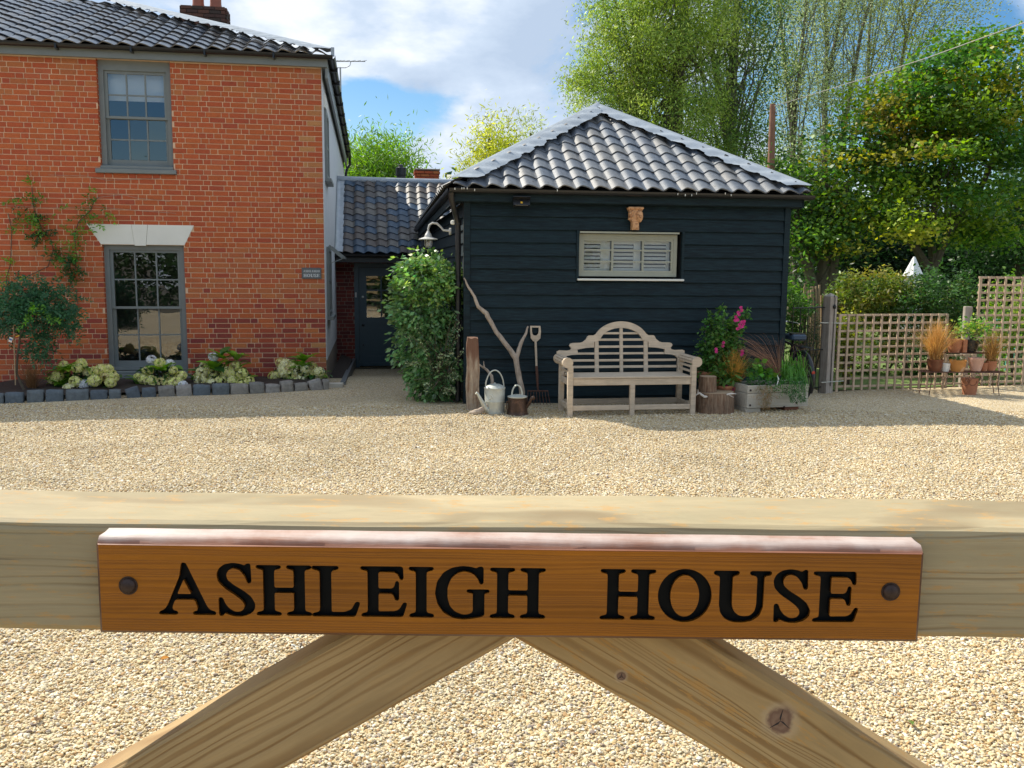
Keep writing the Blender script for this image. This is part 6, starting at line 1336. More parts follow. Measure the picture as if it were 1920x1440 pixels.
for i, (px, py) in enumerate(tips):
    tip = P(px, py, 11.38+rg.uniform(-.15, .15))-mo; base = Vector((rg.uniform(-.06, .06), rg.uniform(-.05, .05), .42)); mid_ = base.lerp(tip, .5)+Vector(((tip.x-base.x)*.12, 0, .05)); b.tube([base, base.lerp(mid_, .6), mid_, tip], [.006, .005, .004, .0015], 5)
    L_ = (tip-base).length; m_ = int(60*L_)+20
    for t in rg.uniform(.02, 1, m_*3):
        p = (base.lerp(mid_, t)).lerp(mid_.lerp(tip, t), t); sp = .085*(1.15-t); pts.append(np.array(p)+rg.normal(0, sp, 3)*np.array([1, 1, .8])); dr.append(rg.normal(0, 1, 3)+np.array([0, 0, .2]))
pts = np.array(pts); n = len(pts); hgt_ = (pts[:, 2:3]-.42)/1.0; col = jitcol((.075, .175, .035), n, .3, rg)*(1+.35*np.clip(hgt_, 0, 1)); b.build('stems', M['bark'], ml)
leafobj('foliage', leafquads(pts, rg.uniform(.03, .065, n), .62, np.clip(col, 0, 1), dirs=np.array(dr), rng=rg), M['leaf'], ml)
def bloom_mesh(sd, colr=(.62, .06, .26)):
    rgx = np.random.default_rng(sd); V = []; F = []; Cc = []
    for k in range(6):
        a = k*pi/3+rgx.uniform(-.2, .2); d = np.array([cos(a), -.5, sin(a)]); s_ = np.array([-sin(a), 0, cos(a)]); L = .026; k0 = len(V); V += [(0, 0, 0), tuple(d*L*.7+s_*L*.5), tuple(d*L*1.1), tuple(d*L*.7-s_*L*.5)]; F.append((k0, k0+1, k0+2, k0+3)); c = np.array(colr)*rgx.uniform(.75, 1.3); Cc += [c]*4
    return np_mesh('bloom', V, F, M['petal'], col=np.clip(np.array(Cc), 0, 1))
BM = [bloom_mesh(i) for i in range(3)]
for px, py in [(1389, 577), (1390, 582), (1384, 586), (1385, 590), (1381, 598), (1378, 601), (1383, 600), (1391, 604), (1394, 607), (1392, 612), (1387, 613), (1383, 616), (1386, 609), (1395, 602), (1356, 642), (1355, 648), (1342, 655), (1343, 659), (1391, 658), (1390, 665), (1392, 662), (1379, 594)]:
    o = link('bloom', RX.choice(BM), ml, P(px, py, 11.2)-mo, (RX.uniform(-.4, .4), RX.uniform(0, 6), 0)); o.scale = (.85,)*3
# leafy plant behind log right (broad leaves)
bq = P(1360, 700, 11.2); bp2 = thing('foxglove_plant', 'low leafy plant with pointed leaves between mallow and dry grass', 'plant', (bq.x, 11.22, .0)); bo = Vector(bp2.location); rg = np.random.default_rng(43)
pts = np.array([tuple(P(rg.uniform(1335, 1378), rg.uniform(685, 725), 11.22+rg.uniform(-.1, .1))-bo) for _ in range(150)]); leafobj('foliage', leafquads(pts, rg.uniform(.08, .14, 150), .34, jitcol((.10, .20, .04), 150, .25, rg), up=.1, rng=rg), M['leaf'], bp2)
b = MB(); pot(b, .10, .3); b.build('pot', M['terracotta'], bp2, smooth=True)
# dry sedge in terracotta pot
bq = G(1378, 768); sg = thing('dry_sedge_pot', 'tuft of orange dry sedge in a small terracotta pot by trough', 'potted plant', (bq.x, bq.y+.15, 0)); so = Vector(sg.location)
pz = (P(1378, 724, so.y)-so).z
b = MB(); pot(b, .098, pz); b.build('pot', M['terracotta'], sg, smooth=True)
leafobj('blades', blades(900, (0, 0, pz-.03), .52, .34, .0028, lambda r: np.array((.74, .45, .12))*r.uniform(.6, 1.3), curve=.55, rng=np.random.default_rng(6)), M['straw'], sg)
for px, py in ((1368, 725), (1366, 730), (1371, 728), (1364, 726)): o = link('bloom', BM[0], sg, P(px, py, so.y-.1)-so, (0, RX.uniform(0, 6), 0)); o.scale = (1.4,)*3
# trough planter with bolts, on two baulks
A, B_ = G(1400, 774), G(1514, 770); ty = math.atan2(B_.y-A.y, B_.x-A.x); tr = thing('trough_planter', 'pale timber trough planter with bolt heads, overflowing with green plants', 'planter', (A.x, A.y, 0), ty); TW = (B_-A).length; tw_i = Matrix.Translation(tr.location) @ Matrix.Rotation(ty, 4, 'Z'); tw_i = tw_i.inverted()
z0t, z1t = .055, .335
for (za, zb2, x1_) in ((z0t, .235, TW), (.240, z1t, TW)): b = MB(); b.cbox(0, x1_, 0, .035, za, zb2, .004); b.build('front_board', M['trough'], tr)
for x in (0, TW-.035):
    for (za, zb2) in ((z0t, .235), (.240, z1t)): b = MB(); b.cbox(x+.001, x+.034, .037, .42, za, zb2, .004); b.build('end_board', M['trough'], tr)
b = MB(); b.cbox(0, TW, .42, .455, z0t, z1t, .004); b.build('back_board', M['trough'], tr)
b = MB(); b.bb(.036, TW-.036, .037, .418, z0t+.01, z1t-.04); b.build('soil', M['soil'], tr)
for x in (.0, TW*.63): b = MB(); b.cbox(x+.0, x+.20, .02, .42, -.01, .052, .006); b.build('baulk', M['terradark'] if x else M['trough'], tr)
for px, py in ((1408, 732), (1407, 760), (1481, 766), (1508, 759)):
    v = tw_i @ P(px, py, A.y-.0); b = MB(); b.lathe([(.013, .0), (.013, -.006), (.008, -.011), (.001, -.012)], 12, (v.x, -.001, v.z), 'y'); b.build('bolt_head', M['bolt'], tr, smooth=True)
def inpl(px, py, d=0): return tw_i @ P(px, py, A.y+d)
def plantin(name, lab, cat='plant'): return thing(name, lab, cat, tr.matrix_world @ Vector((0, 0, 0)) if False else tuple(A))
def leaves_at(name, lab, boxes, n, L, asp, colr, sd, up=.2, droop=0, mt='leaf', dep=.2, cat='plant', dirs=None, jit=.3):
    rg = np.random.default_rng(sd); pts = []
    for k in range(n):
        x0, x1, y0, y1 = boxes[rg.integers(0, len(boxes))]; pts.append(tuple(P(rg.uniform(x0, x1), rg.uniform(y0, y1), A.y+dep+rg.uniform(-.13, .12))))
    pts = np.array(pts); c = pts.mean(axis=0); t = thing(name, lab, cat, (c[0], c[1], z1t-.05)); pts = pts-np.array(t.location); q = leafquads(pts, rg.uniform(.7, 1.2, n)*L, asp, jitcol(colr, n, jit, rg), up=up, droop=droop, rng=rg, dirs=dirs)
    leafobj('foliage', q, M[mt], t); return t
leaves_at('lettuce_leaf_plant', 'bright round leaved plant at the left of the trough', [(1405, 1428, 695, 712), (1432, 1452, 696, 712), (1408, 1430, 678, 692)], 70, .085, .8, (.15, .34, .04), 51, up=.1)
leaves_at('fern_plant', 'feathery dark green plant spilling over the trough front', [(1418, 1468, 705, 732), (1440, 1478, 712, 742), (1398, 1420, 690, 720)], 520, .055, .22, (.055, .17, .04), 52, dep=.1, droop=.2)
leaves_at('ground_cover_plant', 'mid green bushy plant at the middle of the trough', [(1425, 1500, 690, 718)], 260, .07, .35, (.07, .19, .04), 53, dep=.28)
leaves_at('dark_leaf_plant', 'dull round leaved plant behind the dry sedge', [(1398, 1428, 676, 700)], 60, .09, .8, (.07, .15, .05), 54, dep=.36)
t = thing('trailing_grass', 'long green strap leaves hanging over the right end of trough', 'plant', tuple(P(1488, 712, A.y+.2))); rgt = np.random.default_rng(55); V = []; F = []; Cc = []
for k in range(150):
    x0, y0 = rgt.uniform(1465, 1508), rgt.uniform(700, 716); up_ = rgt.uniform(12, 42); ex = x0+rgt.uniform(-14, 20); ey = rgt.uniform(690, 752) if rgt.random() < .65 else y0-up_; c = np.array((.10, .26, .04))*rgt.uniform(.6, 1.6); k0 = len(V)
    for j in range(7):
        tt_ = j/6; xx = x0+(ex-x0)*tt_; yy = y0+(ey-y0)*tt_**1.6-up_*sin(pi*min(1, tt_*.9))*.7; dd = A.y+.2-.26*tt_*(1 if ey > y0 else .2)+.0*k; p = P(xx, yy, dd); w_ = .0045*(1-.8*tt_**2); V += [(p.x-w_, p.y, p.z), (p.x+w_, p.y, p.z)]; Cc += [c, c]
    for j in range(6): F.append((k0+2*j, k0+2*j+1, k0+2*j+3, k0+2*j+2))
V = np.array(V)-np.array(t.location); leafobj('blades', (V, np.array(F), np.clip(np.array(Cc), 0, 1)), M['leaf'], t)
leaves_at('chive_mass', 'dense dark green trailing mass at the trough right corner', [(1480, 1512, 705, 752)], 700, .05, .14, (.04, .14, .035), 57, dep=-.02, droop=1.2)
cq = P(1432, 742, A.y-.02); cr = thing('coir_mat', 'brown fibrous root mat hanging over the front of the trough', 'coir', cq); rgc = np.random.default_rng(58)
pts = np.array([tuple(P(1437+rgc.normal(0, 9)*(1 if y < 745 else .8), y, A.y-.03+rgc.uniform(-.03, .02))) for y in rgc.uniform(722, 768, 900)])-np.array(cr.location)
leafobj('fibres', leafquads(pts, rgc.uniform(.03, .07, 900), .06, jitcol((.30, .20, .085), 900, .35, rgc), droop=.8, rng=rgc), M['straw'], cr)
sq = P(1462, 706, A.y+.25); sg2 = thing('red_sedge', 'arching bronze red sedge behind the trough, fanning over dark boards', 'grass plant', sq); rgs = np.random.default_rng(59); V = []; F = []; Cc = []
for k in range(130):
    ex, ey = (rgs.uniform(1375, 1485), rgs.uniform(640, 700)) if rgs.random() < .8 else (rgs.uniform(1480, 1525), rgs.uniform(640, 700)); c = np.array((.24, .13, .085))*rgs.uniform(.5, 1.9); k0 = len(V); dd0 = A.y+.25+rgs.uniform(-.1, .1)
    for j in range(7):
        tt_ = j/6; xx = 1462+(ex-1462)*tt_; yy = 706+(ey-706)*tt_-rgs.uniform(16, 30)*sin(pi*tt_)*.0-(14+k%17)*sin(pi*tt_*.75); p = P(xx, yy, dd0-.1*tt_); w_ = .0019*(1-.8*tt_**2); V += [(p.x, p.y, p.z-w_), (p.x+w_, p.y, p.z+w_)]; Cc += [c, c]
    for j in range(6): F.append((k0+2*j, k0+2*j+1, k0+2*j+3, k0+2*j+2))
leafobj('blades', (np.array(V)-np.array(sg2.location), np.array(F), np.clip(np.array(Cc), 0, 1)), M['straw'], sg2)
q = P(1457, 715, A.y+.1); br = thing('bone_white_stick', 'pale curved stick poking out of the trough plants', 'driftwood', q); b = MB(); limb(b, [P(1458, 704, A.y+.05)-q, P(1460, 712, A.y+.03)-q, P(1457, 722, A.y+.02)-q], [.004, .009, .007], seed=12); b.build('stick', M['whitepot'], br, smooth=True)
# ------------------------------------------------------------ BICYCLE parked along the barn's right flank
ba = BF.a+pi/2; bk = thing('bicycle', 'black bicycle parked behind the trough, rear mudguard with red reflector showing', 'bicycle', BF.W(4.47, -.17, 0), ba)
R_ = .335
def ring(mb, cx, r, tr_, n=36, a0=0, a1=2*pi): mb.tube([(cx+r*cos(a0+(a1-a0)*k/n), 0, R_+r*sin(a0+(a1-a0)*k/n)) for k in range(n+1)], tr_, 7, cap=False)
for cx_ in (0, 1.05):
    wt = bpy.data.objects.new('wheel', None)
    b = MB(); ring(b, cx_, R_-.018, .018); wh = b.build('wheel', M['rubber'], bk, smooth=True)
    b = MB(); ring(b, cx_, R_-.042, .009); b.build('rim', M['chrome'], wh, smooth=True)
    b = MB()
    for k in range(28): a = 2*pi*k/28; b.tube([(cx_+.02*cos(a+1), (.02 if k % 2 else -.02), R_+.02*sin(a+1)), (cx_+(R_-.045)*cos(a), 0, R_+(R_-.045)*sin(a))], .0012, 3)
    b.lathe([(.02, -.04), (.02, .04)], 10, (cx_, 0, R_), 'y'); b.build('spokes', M['chrome'], wh)
    b = MB(); n = 24; vs = []; fs = []
    for k in range(n+1):
        a = radians(20)+radians(190)*k/n if cx_ == 0 else radians(60)+radians(110)*k/n
        for y, rr_ in ((-.026, .012), (-.014, .024), (0, .028), (.014, .024), (.026, .012)): vs.append((cx_+(R_+rr_)*cos(a), y, R_+(R_+rr_)*sin(a)))
    for k in range(n):
        for j in range(4): fs.append((k*5+j, k*5+j+1, (k+1)*5+j+1, (k+1)*5+j))
    b.add(vs, fs); b.build('mudguard', M['black'], bk, smooth=True)
b = MB(); BBx = .43
for p, q_ in (((.0, .03, R_), (BBx, .03, .29)), ((0, -.03, R_), (BBx, -.03, .29)), ((0, .03, R_), (.30, .02, .74)), ((0, -.03, R_), (.30, -.02, .74)), ((BBx, 0, .29), (.28, 0, .84)), ((BBx, 0, .29), (.90, 0, .70)), ((.31, 0, .74), (.88, 0, .80)), ((.90, 0, .66), (.86, 0, .92))): b.tube([p, q_], .014 if abs(p[1]) > 0 else .017, 7)
b.tube([(.90, 0, .68), (.93, .04, .60), (1.05, .04, R_)], .012, 6); b.tube([(.90, 0, .68), (.93, -.04, .60), (1.05, -.04, R_)], .012, 6); b.build('frame', M['black'], bk, smooth=True)
b = MB(); b.prism([(.13, -.09), (.20, -.10), (.34, -.03), (.44, -.015), (.44, .015), (.34, .03), (.20, .10), (.13, .09)], .86, .905, 'xy'); b.build('saddle', M['black'], bk)
b = MB(); b.tube([(.86, 0, .92), (.87, 0, 1.0), (.90, .18, 1.02), (.80, .27, 1.0), (.72, .28, .99)], .012, 7); b.tube([(.87, 0, 1.0), (.90, -.18, 1.02), (.80, -.27, 1.0), (.72, -.28, .99)], .012, 7); b.build('handlebar', M['chrome'], bk, smooth=True)
b = MB()
for y in (-.06, 0, .06): b.tube([(-.18, y, .735), (.22, y, .745)], .006, 5)
for x in (-.18, -.05, .1, .22): b.tube([(x, -.06, .738), (x, .06, .738)], .006, 5)
b.tube([(-.10, .065, .735), (0, .05, R_)], .006, 5); b.tube([(-.10, -.065, .735), (0, -.05, R_)], .006, 5); b.build('rack', M['black'], bk)
b = MB(); b.lathe([(.02, .0), (.024, -.01), (.022, -.016), (.001, -.018)], 14, (-.335, 0, .43), 'x'); b.build('reflector', M['redlens'], bk, smooth=True)
b = MB(); b.beam((BBx, .05, .29), (BBx+.12, .05, .17), .015, .02); b.beam((BBx, -.05, .29), (BBx-.12, -.05, .41), .015, .02); b.box((BBx+.12, .09, .17), (.09, .06, .02)); b.box((BBx-.12, -.09, .41), (.09, .06, .02)); b.lathe([(.09, .055), (.09, .06)], 20, (BBx, 0, .29), 'y'); b.build('cranks', M['chrome'], bk)
bg_ = thing('blue_saddle_bag', 'dark blue bag cover over the bicycle saddle at barn corner', 'bag', BF.W(4.47, .02, .79), ba); b = MB(); b.cbox(-.10, .19, -.10, .10, .02, .10, .02); b.build('cover', mat('blue_cover', (.03, .06, .10), .5), bg_)
# ------------------------------------------------------------ IRON GATE, GATE POST, TRELLIS
A1, B1 = G(1478, 741), G(1536, 736); yaw2 = math.atan2(B1.y-A1.y, B1.x-A1.x); ig = thing('iron_gate', 'thin black iron bar gate between barn corner and grey post', 'gate', (A1.x, A1.y, 0), yaw2); gl = (B1-A1).length; gh = 1.22
for z in (.08, .62, gh): b = MB(); b.tube([(0, 0, z), (gl+.05, 0, z)], .008, 6); b.build('cross_rail', M['iron'], ig)
nb = 5
for i in range(nb): x = .02+(gl-.04)*i/(nb-1); b = MB(); b.tube([(x, 0, .0), (x, 0, gh+(.06 if i in (0, 4) else 0))], .0065, 6); b.build('bar', M['iron'], ig)
for i in range(nb-1): x = .02+(gl-.04)*(i+.5)/(nb-1); b = MB(); b.tube([(x, 0, .06), (x, 0, .62)], .005, 6); b.build('short_bar', M['iron'], ig)
q = G(1551, 737); gp = thing('gate_post', 'square grey weathered post with pointed cap at the trellis end', 'post', (q.x, q.y+.07, 0), radians(28))
b = MB(); hp = P(1551, 556, q.y).z; w_ = .068; b.cbox(-w_, w_, -w_, w_, -.05, hp-.0, .004); b.add([(-w_, -w_, hp+.001), (w_, -w_, hp+.001), (w_, w_, hp+.001), (-w_, w_, hp+.001), (0, 0, hp+.05)], [(0, 1, 4), (1, 2, 4), (2, 3, 4), (3, 0, 4)]); b.build('shaft', M['postwood'], gp)
b = MB(); b.tube([(-.01, -.08, hp+.02), (.0, -.085, hp-.03), (.005, -.08, hp-.3), (.0, -.08, .1)], .006, 5); b.build('cable', M['black'], gp)
b = MB(); b.lathe([(.02, 0), (.024, .03), (.01, .06)], 10, (.0, -.085, hp-.17)); b.build('hinge_pin', M['iron'], gp)
def trellis(name, lab, p0, p1, H, nx, nz, z0=.02, wd=.030):
    ya = math.atan2(p1.y-p0.y, p1.x-p0.x); t = thing(name, lab, 'trellis', (p0.x, p0.y, 0), ya, 'trellis panels of the garden fence'); L = (p1-p0).length
    vm = {}
    for i in range(nx):
        x = wd/2+(L-wd)*i/(nx-1); b = MB(); w2 = wd*(1.25 if i in (0, nx-1) else 1); b.cbox(x-w2/2, x+w2/2, -.024, -.003, z0+RX.uniform(-.01, .01), H, .002); o = b.build('upright_lath', M['trellis'], t); o.rotation_euler = (0, RX.uniform(-.003, .003), 0)
    for j in range(nz):
        z = z0+.06+(H-z0-.06-wd/2)*j/(nz-1); b = MB(); b.cbox(0, L, .0, .020, z-wd/2, z+wd/2, .002); b.build('cross_lath', M['trellis'], t)
    return t
T0, T1 = G(1565, 735.5), G(1767, 730); hT = P(1565, 589, T0.y).z
trellis('trellis_fence', 'low square trellis panel between the grey post and the pot stand', T0, T1, hT, 14, 10)
T2, T3 = T1+(T1-T0).normalized()*.02, G(1820, 728.5)
trellis('trellis_fence', 'short knee high trellis panel behind the pot stand', T2, T3, .52, 4, 5)
T4 = G(1821, 727); T5 = T4+(T1-T0).normalized()*1.95; hT2 = P(1822, 518, T4.y).z
trellis('trellis_fence', 'tall square trellis panel at the right edge behind the dry grass', T4, T5, hT2, 14, 15, wd=.034)
for nm, px, hh, lab in (('fence_stump', 1811, P(1811, 575, T3.y+.1).z, 'short grey split post tied at the left edge of the tall trellis'),):
    q = G(px, 727); t = thing('fence_post', lab, 'post', (q.x, q.y+.1, 0)); b = MB(); b.cbox(-.06, .05, -.04, .04, -.05, hh+.0, .008); b.build('shaft', M['postwood'], t)
for px, py in ((1538, 605), (1540, 717)):
    q = P(px+18, py, T0.y-.09); b = MB(); b.beam(P(px, py, T0.y-.12)-q, P(px+42, py+(-3 if py > 700 else 1), T0.y-.06)-q, .01, .012); o = b.build('metal_stay', M['galv']); o.location = q; tag(o, f'bright metal stay strap joining post and trellis, {"upper" if py < 650 else "lower"} one', 'strap', 'metal straps on the grey post')
# ------------------------------------------------------------ WIRE PLANT STAND WITH POTS
SY = G(1800, 741).y+.05; sx0, sx1 = P(1727, 695, SY).x, P(1882, 695, SY).x; zl, zu = P(1800, 697, SY).z, P(1815, 662, SY+.14).z; sc0 = P(1803, 741, SY)
stn = thing('wire_plant_stand', 'rusty two tier wire plant stand holding pots before the trellis', 'plant stand', (sc0.x, SY, 0))
cxs = sc0.x
def shelf(z, x0, x1, y, dpth, name):
    b = MB(); b.tube([(x0, y+dpth, z), (x0, y+.05, z), (x0+.08, y, z), (x1-.08, y, z), (x1, y+.05, z), (x1, y+dpth, z), (x0, y+dpth, z)], .006, 6)
    for k in range(6): yy = y+.03+dpth*k/6; b.tube([(x0+.01, yy, z), (x1-.01, yy, z)], .003, 4)
    b.build(name, M['rust'], stn)
shelf(zl, sx0-cxs, sx1-cxs, -.10, .24, 'lower_shelf'); ux0, ux1 = P(1772, 662, SY+.14).x-cxs, P(1870, 662, SY+.14).x-cxs; shelf(zu, ux0, ux1, .10, .16, 'upper_shelf')
for x, y in ((sx0-cxs+.10, -.08), (sx1-cxs-.10, -.08), (sx0-cxs+.06, .14), (sx1-cxs-.06, .14)):
    b = MB(); b.tube([(x, y, zl), (x*.96, y, zl*.6), (x*1.02, y-.02, .0)], .006, 6); b.build('leg', M['rust'], stn)
for x in (ux0, ux1): b = MB(); b.tube([(x, .24, zu), (x, .2, zl)], .006, 6); b.build('upright', M['rust'], stn)
b = MB()
for cx_, r0 in ((-.22, .09), (-.34, .07), (.0, .11), (.10, .11), (.24, .09), (.36, .07)):
    b.tube([(cx_+r0*(1-k/20)*cos(k*.55), -.105, zl-.12+r0*(1-k/20)*sin(k*.55)) for k in range(18)], .0035, 4)
for k in range(5): b.tube([(-.5+k*.22, -.10, zl), (-.42+k*.22, -.12, zl-.14), (-.3+k*.22, -.10, zl-.02)], .003, 4)
b.build('scrollwork', M['rust'], stn)
def potthing(name, lab, px, pyb, pyt, wpx, mt, dz=0, plant=None, Y=SY, taper=.7, square=False):
    q = P(px, pyb, Y); zt_ = P(px, pyt, Y).z; r = wpx/2/FPX*Y; t = thing(name, lab, 'plant pot', (q.x, Y+.03, q.z+dz)); b = MB()
    h = zt_-q.z
    if square: b.cbox(-r, r, -.05, .05, 0, h, .004)
    else: b.lathe([(r*taper, .002), (r*(taper+.22), h*.45), (r*.96, h*.82), (r, h*.86), (r*1.02, h), (r*.93, h), (r*.9, h-.012), (.001, h-.015)], 24)
    b.build('pot', M[mt], t, smooth=not square); return t, Vector((0, 0, h-.01))
SYL = SY-.0
t, c = potthing('sedge_pot', 'glazed brown pot of tall orange dry grass, leftmost on the stand', 1754, 696, 674, 29, 'terradark')
leafobj('grass', blades(900, (0, 0, c.z-.01), .60, .42, .0026, lambda r: np.array((.60, .36, .13))*r.uniform(.6, 1.25), curve=.55, rng=np.random.default_rng(16)), M['straw'], t)
potthing('small_pot', 'small round white pot on the lower shelf beside the brown pot', 1774, 697, 682, 17, 'whitepot')
t, c = potthing('wide_pot', 'wide orange patched pot in the middle of the lower shelf', 1797, 697, 675, 30, 'terraorange'); rgx = np.random.default_rng(17)
leafobj('plant', leafquads(ellpts(70, (0, 0, c.z+.03), (.09, .06, .04), rgx, .2), .04, .3, jitcol((.07, .15, .05), 70, .3, rgx), rng=rgx), M['leaf'], t)
potthing('pink_pot', 'rounded pinkish terracotta pot with broad rim on the lower shelf', 1831, 696, 671, 29, 'terrapink', taper=.6)
potthing('small_terracotta_pot', 'small plain terracotta pot right of the pinkish pot', 1847, 696, 680, 14, 'terracotta')
t, c = potthing('end_pot', 'terracotta pot of fading dry grass at the right end of stand', 1860, 695, 677, 20, 'terracotta')
leafobj('grass', blades(420, (0, 0, c.z-.01), .48, .30, .0022, lambda r: np.array((.46, .27, .09))*r.uniform(.6, 1.25), curve=.5, rng=np.random.default_rng(18)), M['straw'], t)
SU = SY+.18
potthing('brown_pot', 'plain brown pot at the left of the upper shelf', 1791, 661, 636, 28, 'terracotta', Y=SU)
potthing('upright_tile', 'upright terracotta block between the two upper shelf pots', 1808, 661, 637, 8, 'terracotta', Y=SU-.05, square=True)
t, c = potthing('black_pot', 'black plastic pot of pale green shrub on the upper shelf', 1820, 661, 638, 30, 'black', Y=SU)
rgx = np.random.default_rng(19); to = Vector(t.location); pts = np.array([tuple(P(x, y, SU+rgx.uniform(-.12, .15))-to) for x, y in zip(rgx.normal(1826, 20, 420), rgx.normal(617, 10, 420))]); leafobj('plant', leafquads(pts, rgx.uniform(.04, .075, 420), .55, np.concatenate([jitcol((.32, .42, .08), 210, .3, rgx), jitcol((.12, .28, .05), 210, .3, rgx)]), rng=rgx), M['leaf'], t)
b = MB(); [b.tube([(0, 0, c.z), tuple(pts[k])], .003, 4) for k in range(14)]; b.build('stems', M['bark'], t)
tq = G(1805, 738); ob = thing('terracotta_base', 'rusty orange terracotta pot standing on the ground under the stand', 'plant pot', (tq.x+.03, SY-.0, 0)); b = MB(); b.lathe([(.09, 0), (.11, .2), (.12, .24), (.10, .24)], 20); b.build('pot', M['terracotta'], ob, smooth=True)
# ------------------------------------------------------------ HEDGES, PALING FENCE, PARASOL, GARDEN BEYOND
def hedge(name, lab, ells_px, Y, n, L, asp, cols, sd, cat='hedge', grp=None, mt='leaf', depth=.5, tint=None, stems_n=5):
    rg = np.random.default_rng(sd); c0 = P(ells_px[0][0], 735, Y); o = Vector((c0.x, Y, 0)); t = thing(name, lab, cat, o, 0, grp)
    el = []
    for px, py, rx, ry in ells_px: c = P(px, py, Y); el.append(((c.x-o.x, 0, c.z), (rx/FPX*Y, depth, ry/FPX*Y)))
    nc = max(20, n//40); cl = clumps(rg, el, nc); per = n//nc; pts = np.repeat(cl, per, axis=0)+rg.normal(0, .075, (nc*per, 3)); pts[:, 2] = np.maximum(pts[:, 2], .02)
    cc = np.array([cols[i] for i in rg.integers(0, len(cols), nc)]); 
    if tint: f = np.clip((tint[1]-cl[:, 0:1]-0)/(tint[1]-tint[0]), 0, 1); cc = cc*(1-f)+np.array(tint[2])*f
    col = np.repeat(cc*rg.uniform(.7, 1.3, (nc, 1)), per, axis=0)*rg.uniform(.75, 1.25, (nc*per, 1))
    leafobj('foliage', leafquads(pts, rg.uniform(.7, 1.3, len(pts))*L, asp, np.clip(col, 0, 1), rng=rg, up=.25), M[mt], t)
    b = MB()
    for k in range(stems_n): c = cl[k]; b.tube([(c[0]*.8, 0, -.05), tuple(c)], [.02, .008], 5)
    b.build('stems', M['bark'], t); return t
hedge('yellowing_hedge', 'clipped yellow green hedge behind the left half of low trellis', [(1625, 555, 65, 48), (1590, 570, 36, 45), (1660, 560, 45, 50), (1630, 640, 70, 60)], 15.2, 9000, .075, .4, [(.20, .24, .04), (.13, .20, .035), (.26, .24, .05), (.09, .15, .03)], 61)
hedge('beech_hedge', 'dense dark green hedge behind the right half of low trellis', [(1765, 555, 58, 52), (1720, 565, 40, 50), (1800, 575, 30, 55), (1750, 640, 70, 70), (1690, 590, 24, 60)], 15.0, 9000, .07, .45, [(.06, .14, .035), (.045, .11, .03), (.08, .17, .04), (.12, .16, .04)], 62)
hedge('side_bush', 'bright green bush right behind the barn corner and iron gate', [(1488, 545, 22, 34), (1496, 570, 18, 30), (1484, 620, 10, 40)], 15.0, 1700, .07, .5, [(.12, .24, .04), (.07, .16, .035)], 63, 'bush')
hedge('low_conifer', 'small dark conifer bush seen through the iron gate bars', [(1524, 625, 10, 36), (1526, 650, 12, 24)], 14.6, 700, .05, .25, [(.03, .08, .03), (.05, .10, .03)], 64, 'bush')
hedge('climber', 'bright yellow green climber growing behind the tall trellis', [(1905, 560, 34, 50), (1890, 610, 40, 40), (1935, 640, 40, 60)], 14.9, 3600, .065, .55, [(.22, .38, .05), (.16, .30, .05), (.28, .36, .08)], 65, 'climbing plant')
hedge('trellis_shrub', 'low spotted shrub behind the left end of the low trellis', [(1582, 650, 12, 60), (1600, 630, 20, 40)], 13.7, 900, .06, .5, [(.24, .26, .03), (.14, .2, .03)], 66, 'shrub', depth=.15)
hedge('border_plants', 'low bright flower border on the lawn behind the trellis', [(1700, 700, 120, 14), (1860, 700, 60, 14)], 15.2, 1800, .07, .4, [(.16, .30, .05), (.10, .2, .04), (.2, .3, .08)], 67, 'plants', depth=.3)
hedge('garden_shrubs', 'deep green shrubs standing behind the tall trellis panel', [(1870, 640, 40, 50), (1930, 620, 60, 60)], 16.5, 2600, .08, .45, [(.05, .13, .04), (.08, .18, .05)], 68, 'shrub')
pal = thing('paling_fence', 'rustic split chestnut paling fence beyond the iron gate', 'fence', P(1505, 700, 15.4)); po_ = Vector(pal.location); rp = random.Random(4)
for k in range(24):
    px = 1488+k*4.3; yb_ = 690; yt_ = rp.uniform(528, 560) if 1 < k < 12 else rp.uniform(545, 570); Yk = 15.4+rp.uniform(-.05, .05); p0, p1 = P(px+rp.uniform(-2, 2), yb_, Yk)-po_, P(px+rp.uniform(-4, 4), yt_, Yk)-po_; p0.z = -.2-po_.z*0 if False else p0.z
    b = MB(); b.tube([p0, p0.lerp(p1, .5)+Vector((rp.uniform(-.02, .02), 0, 0)), p1], [.027, .025, .017], 6); b.build('pale', M['stake'], pal)
for py in (575, 655): b = MB(); b.tube([P(1486, py, 15.35)-po_, P(1590, py, 15.35)-po_], .006, 4); b.build('wire', M['wire'], pal)
gc = thing('garden_chair', 'turquoise slatted garden chair half hidden behind the tall trellis', 'chair', (P(1893, 690, 15.6).x, 15.6, 0), .5); TQ = mat('turquoise_paint', (.10, .42, .42), .5)
for sx in (-.22, .22):
    for sy in (-.2, .2): b = MB(); b.cbox(sx-.02, sx+.02, sy-.02, sy+.02, 0, .44 if sy < 0 else .95, .003); b.build('leg', TQ, gc)
for k in range(5): b = MB(); b.cbox(-.24, .24, -.22+k*.09, -.15+k*.09, .44, .46, .003); b.build('seat_slat', TQ, gc)
for k in range(4): b = MB(); b.cbox(-.2, .2, .19, .205, .54+k*.11, .60+k*.11, .003); b.build('back_slat', TQ, gc)
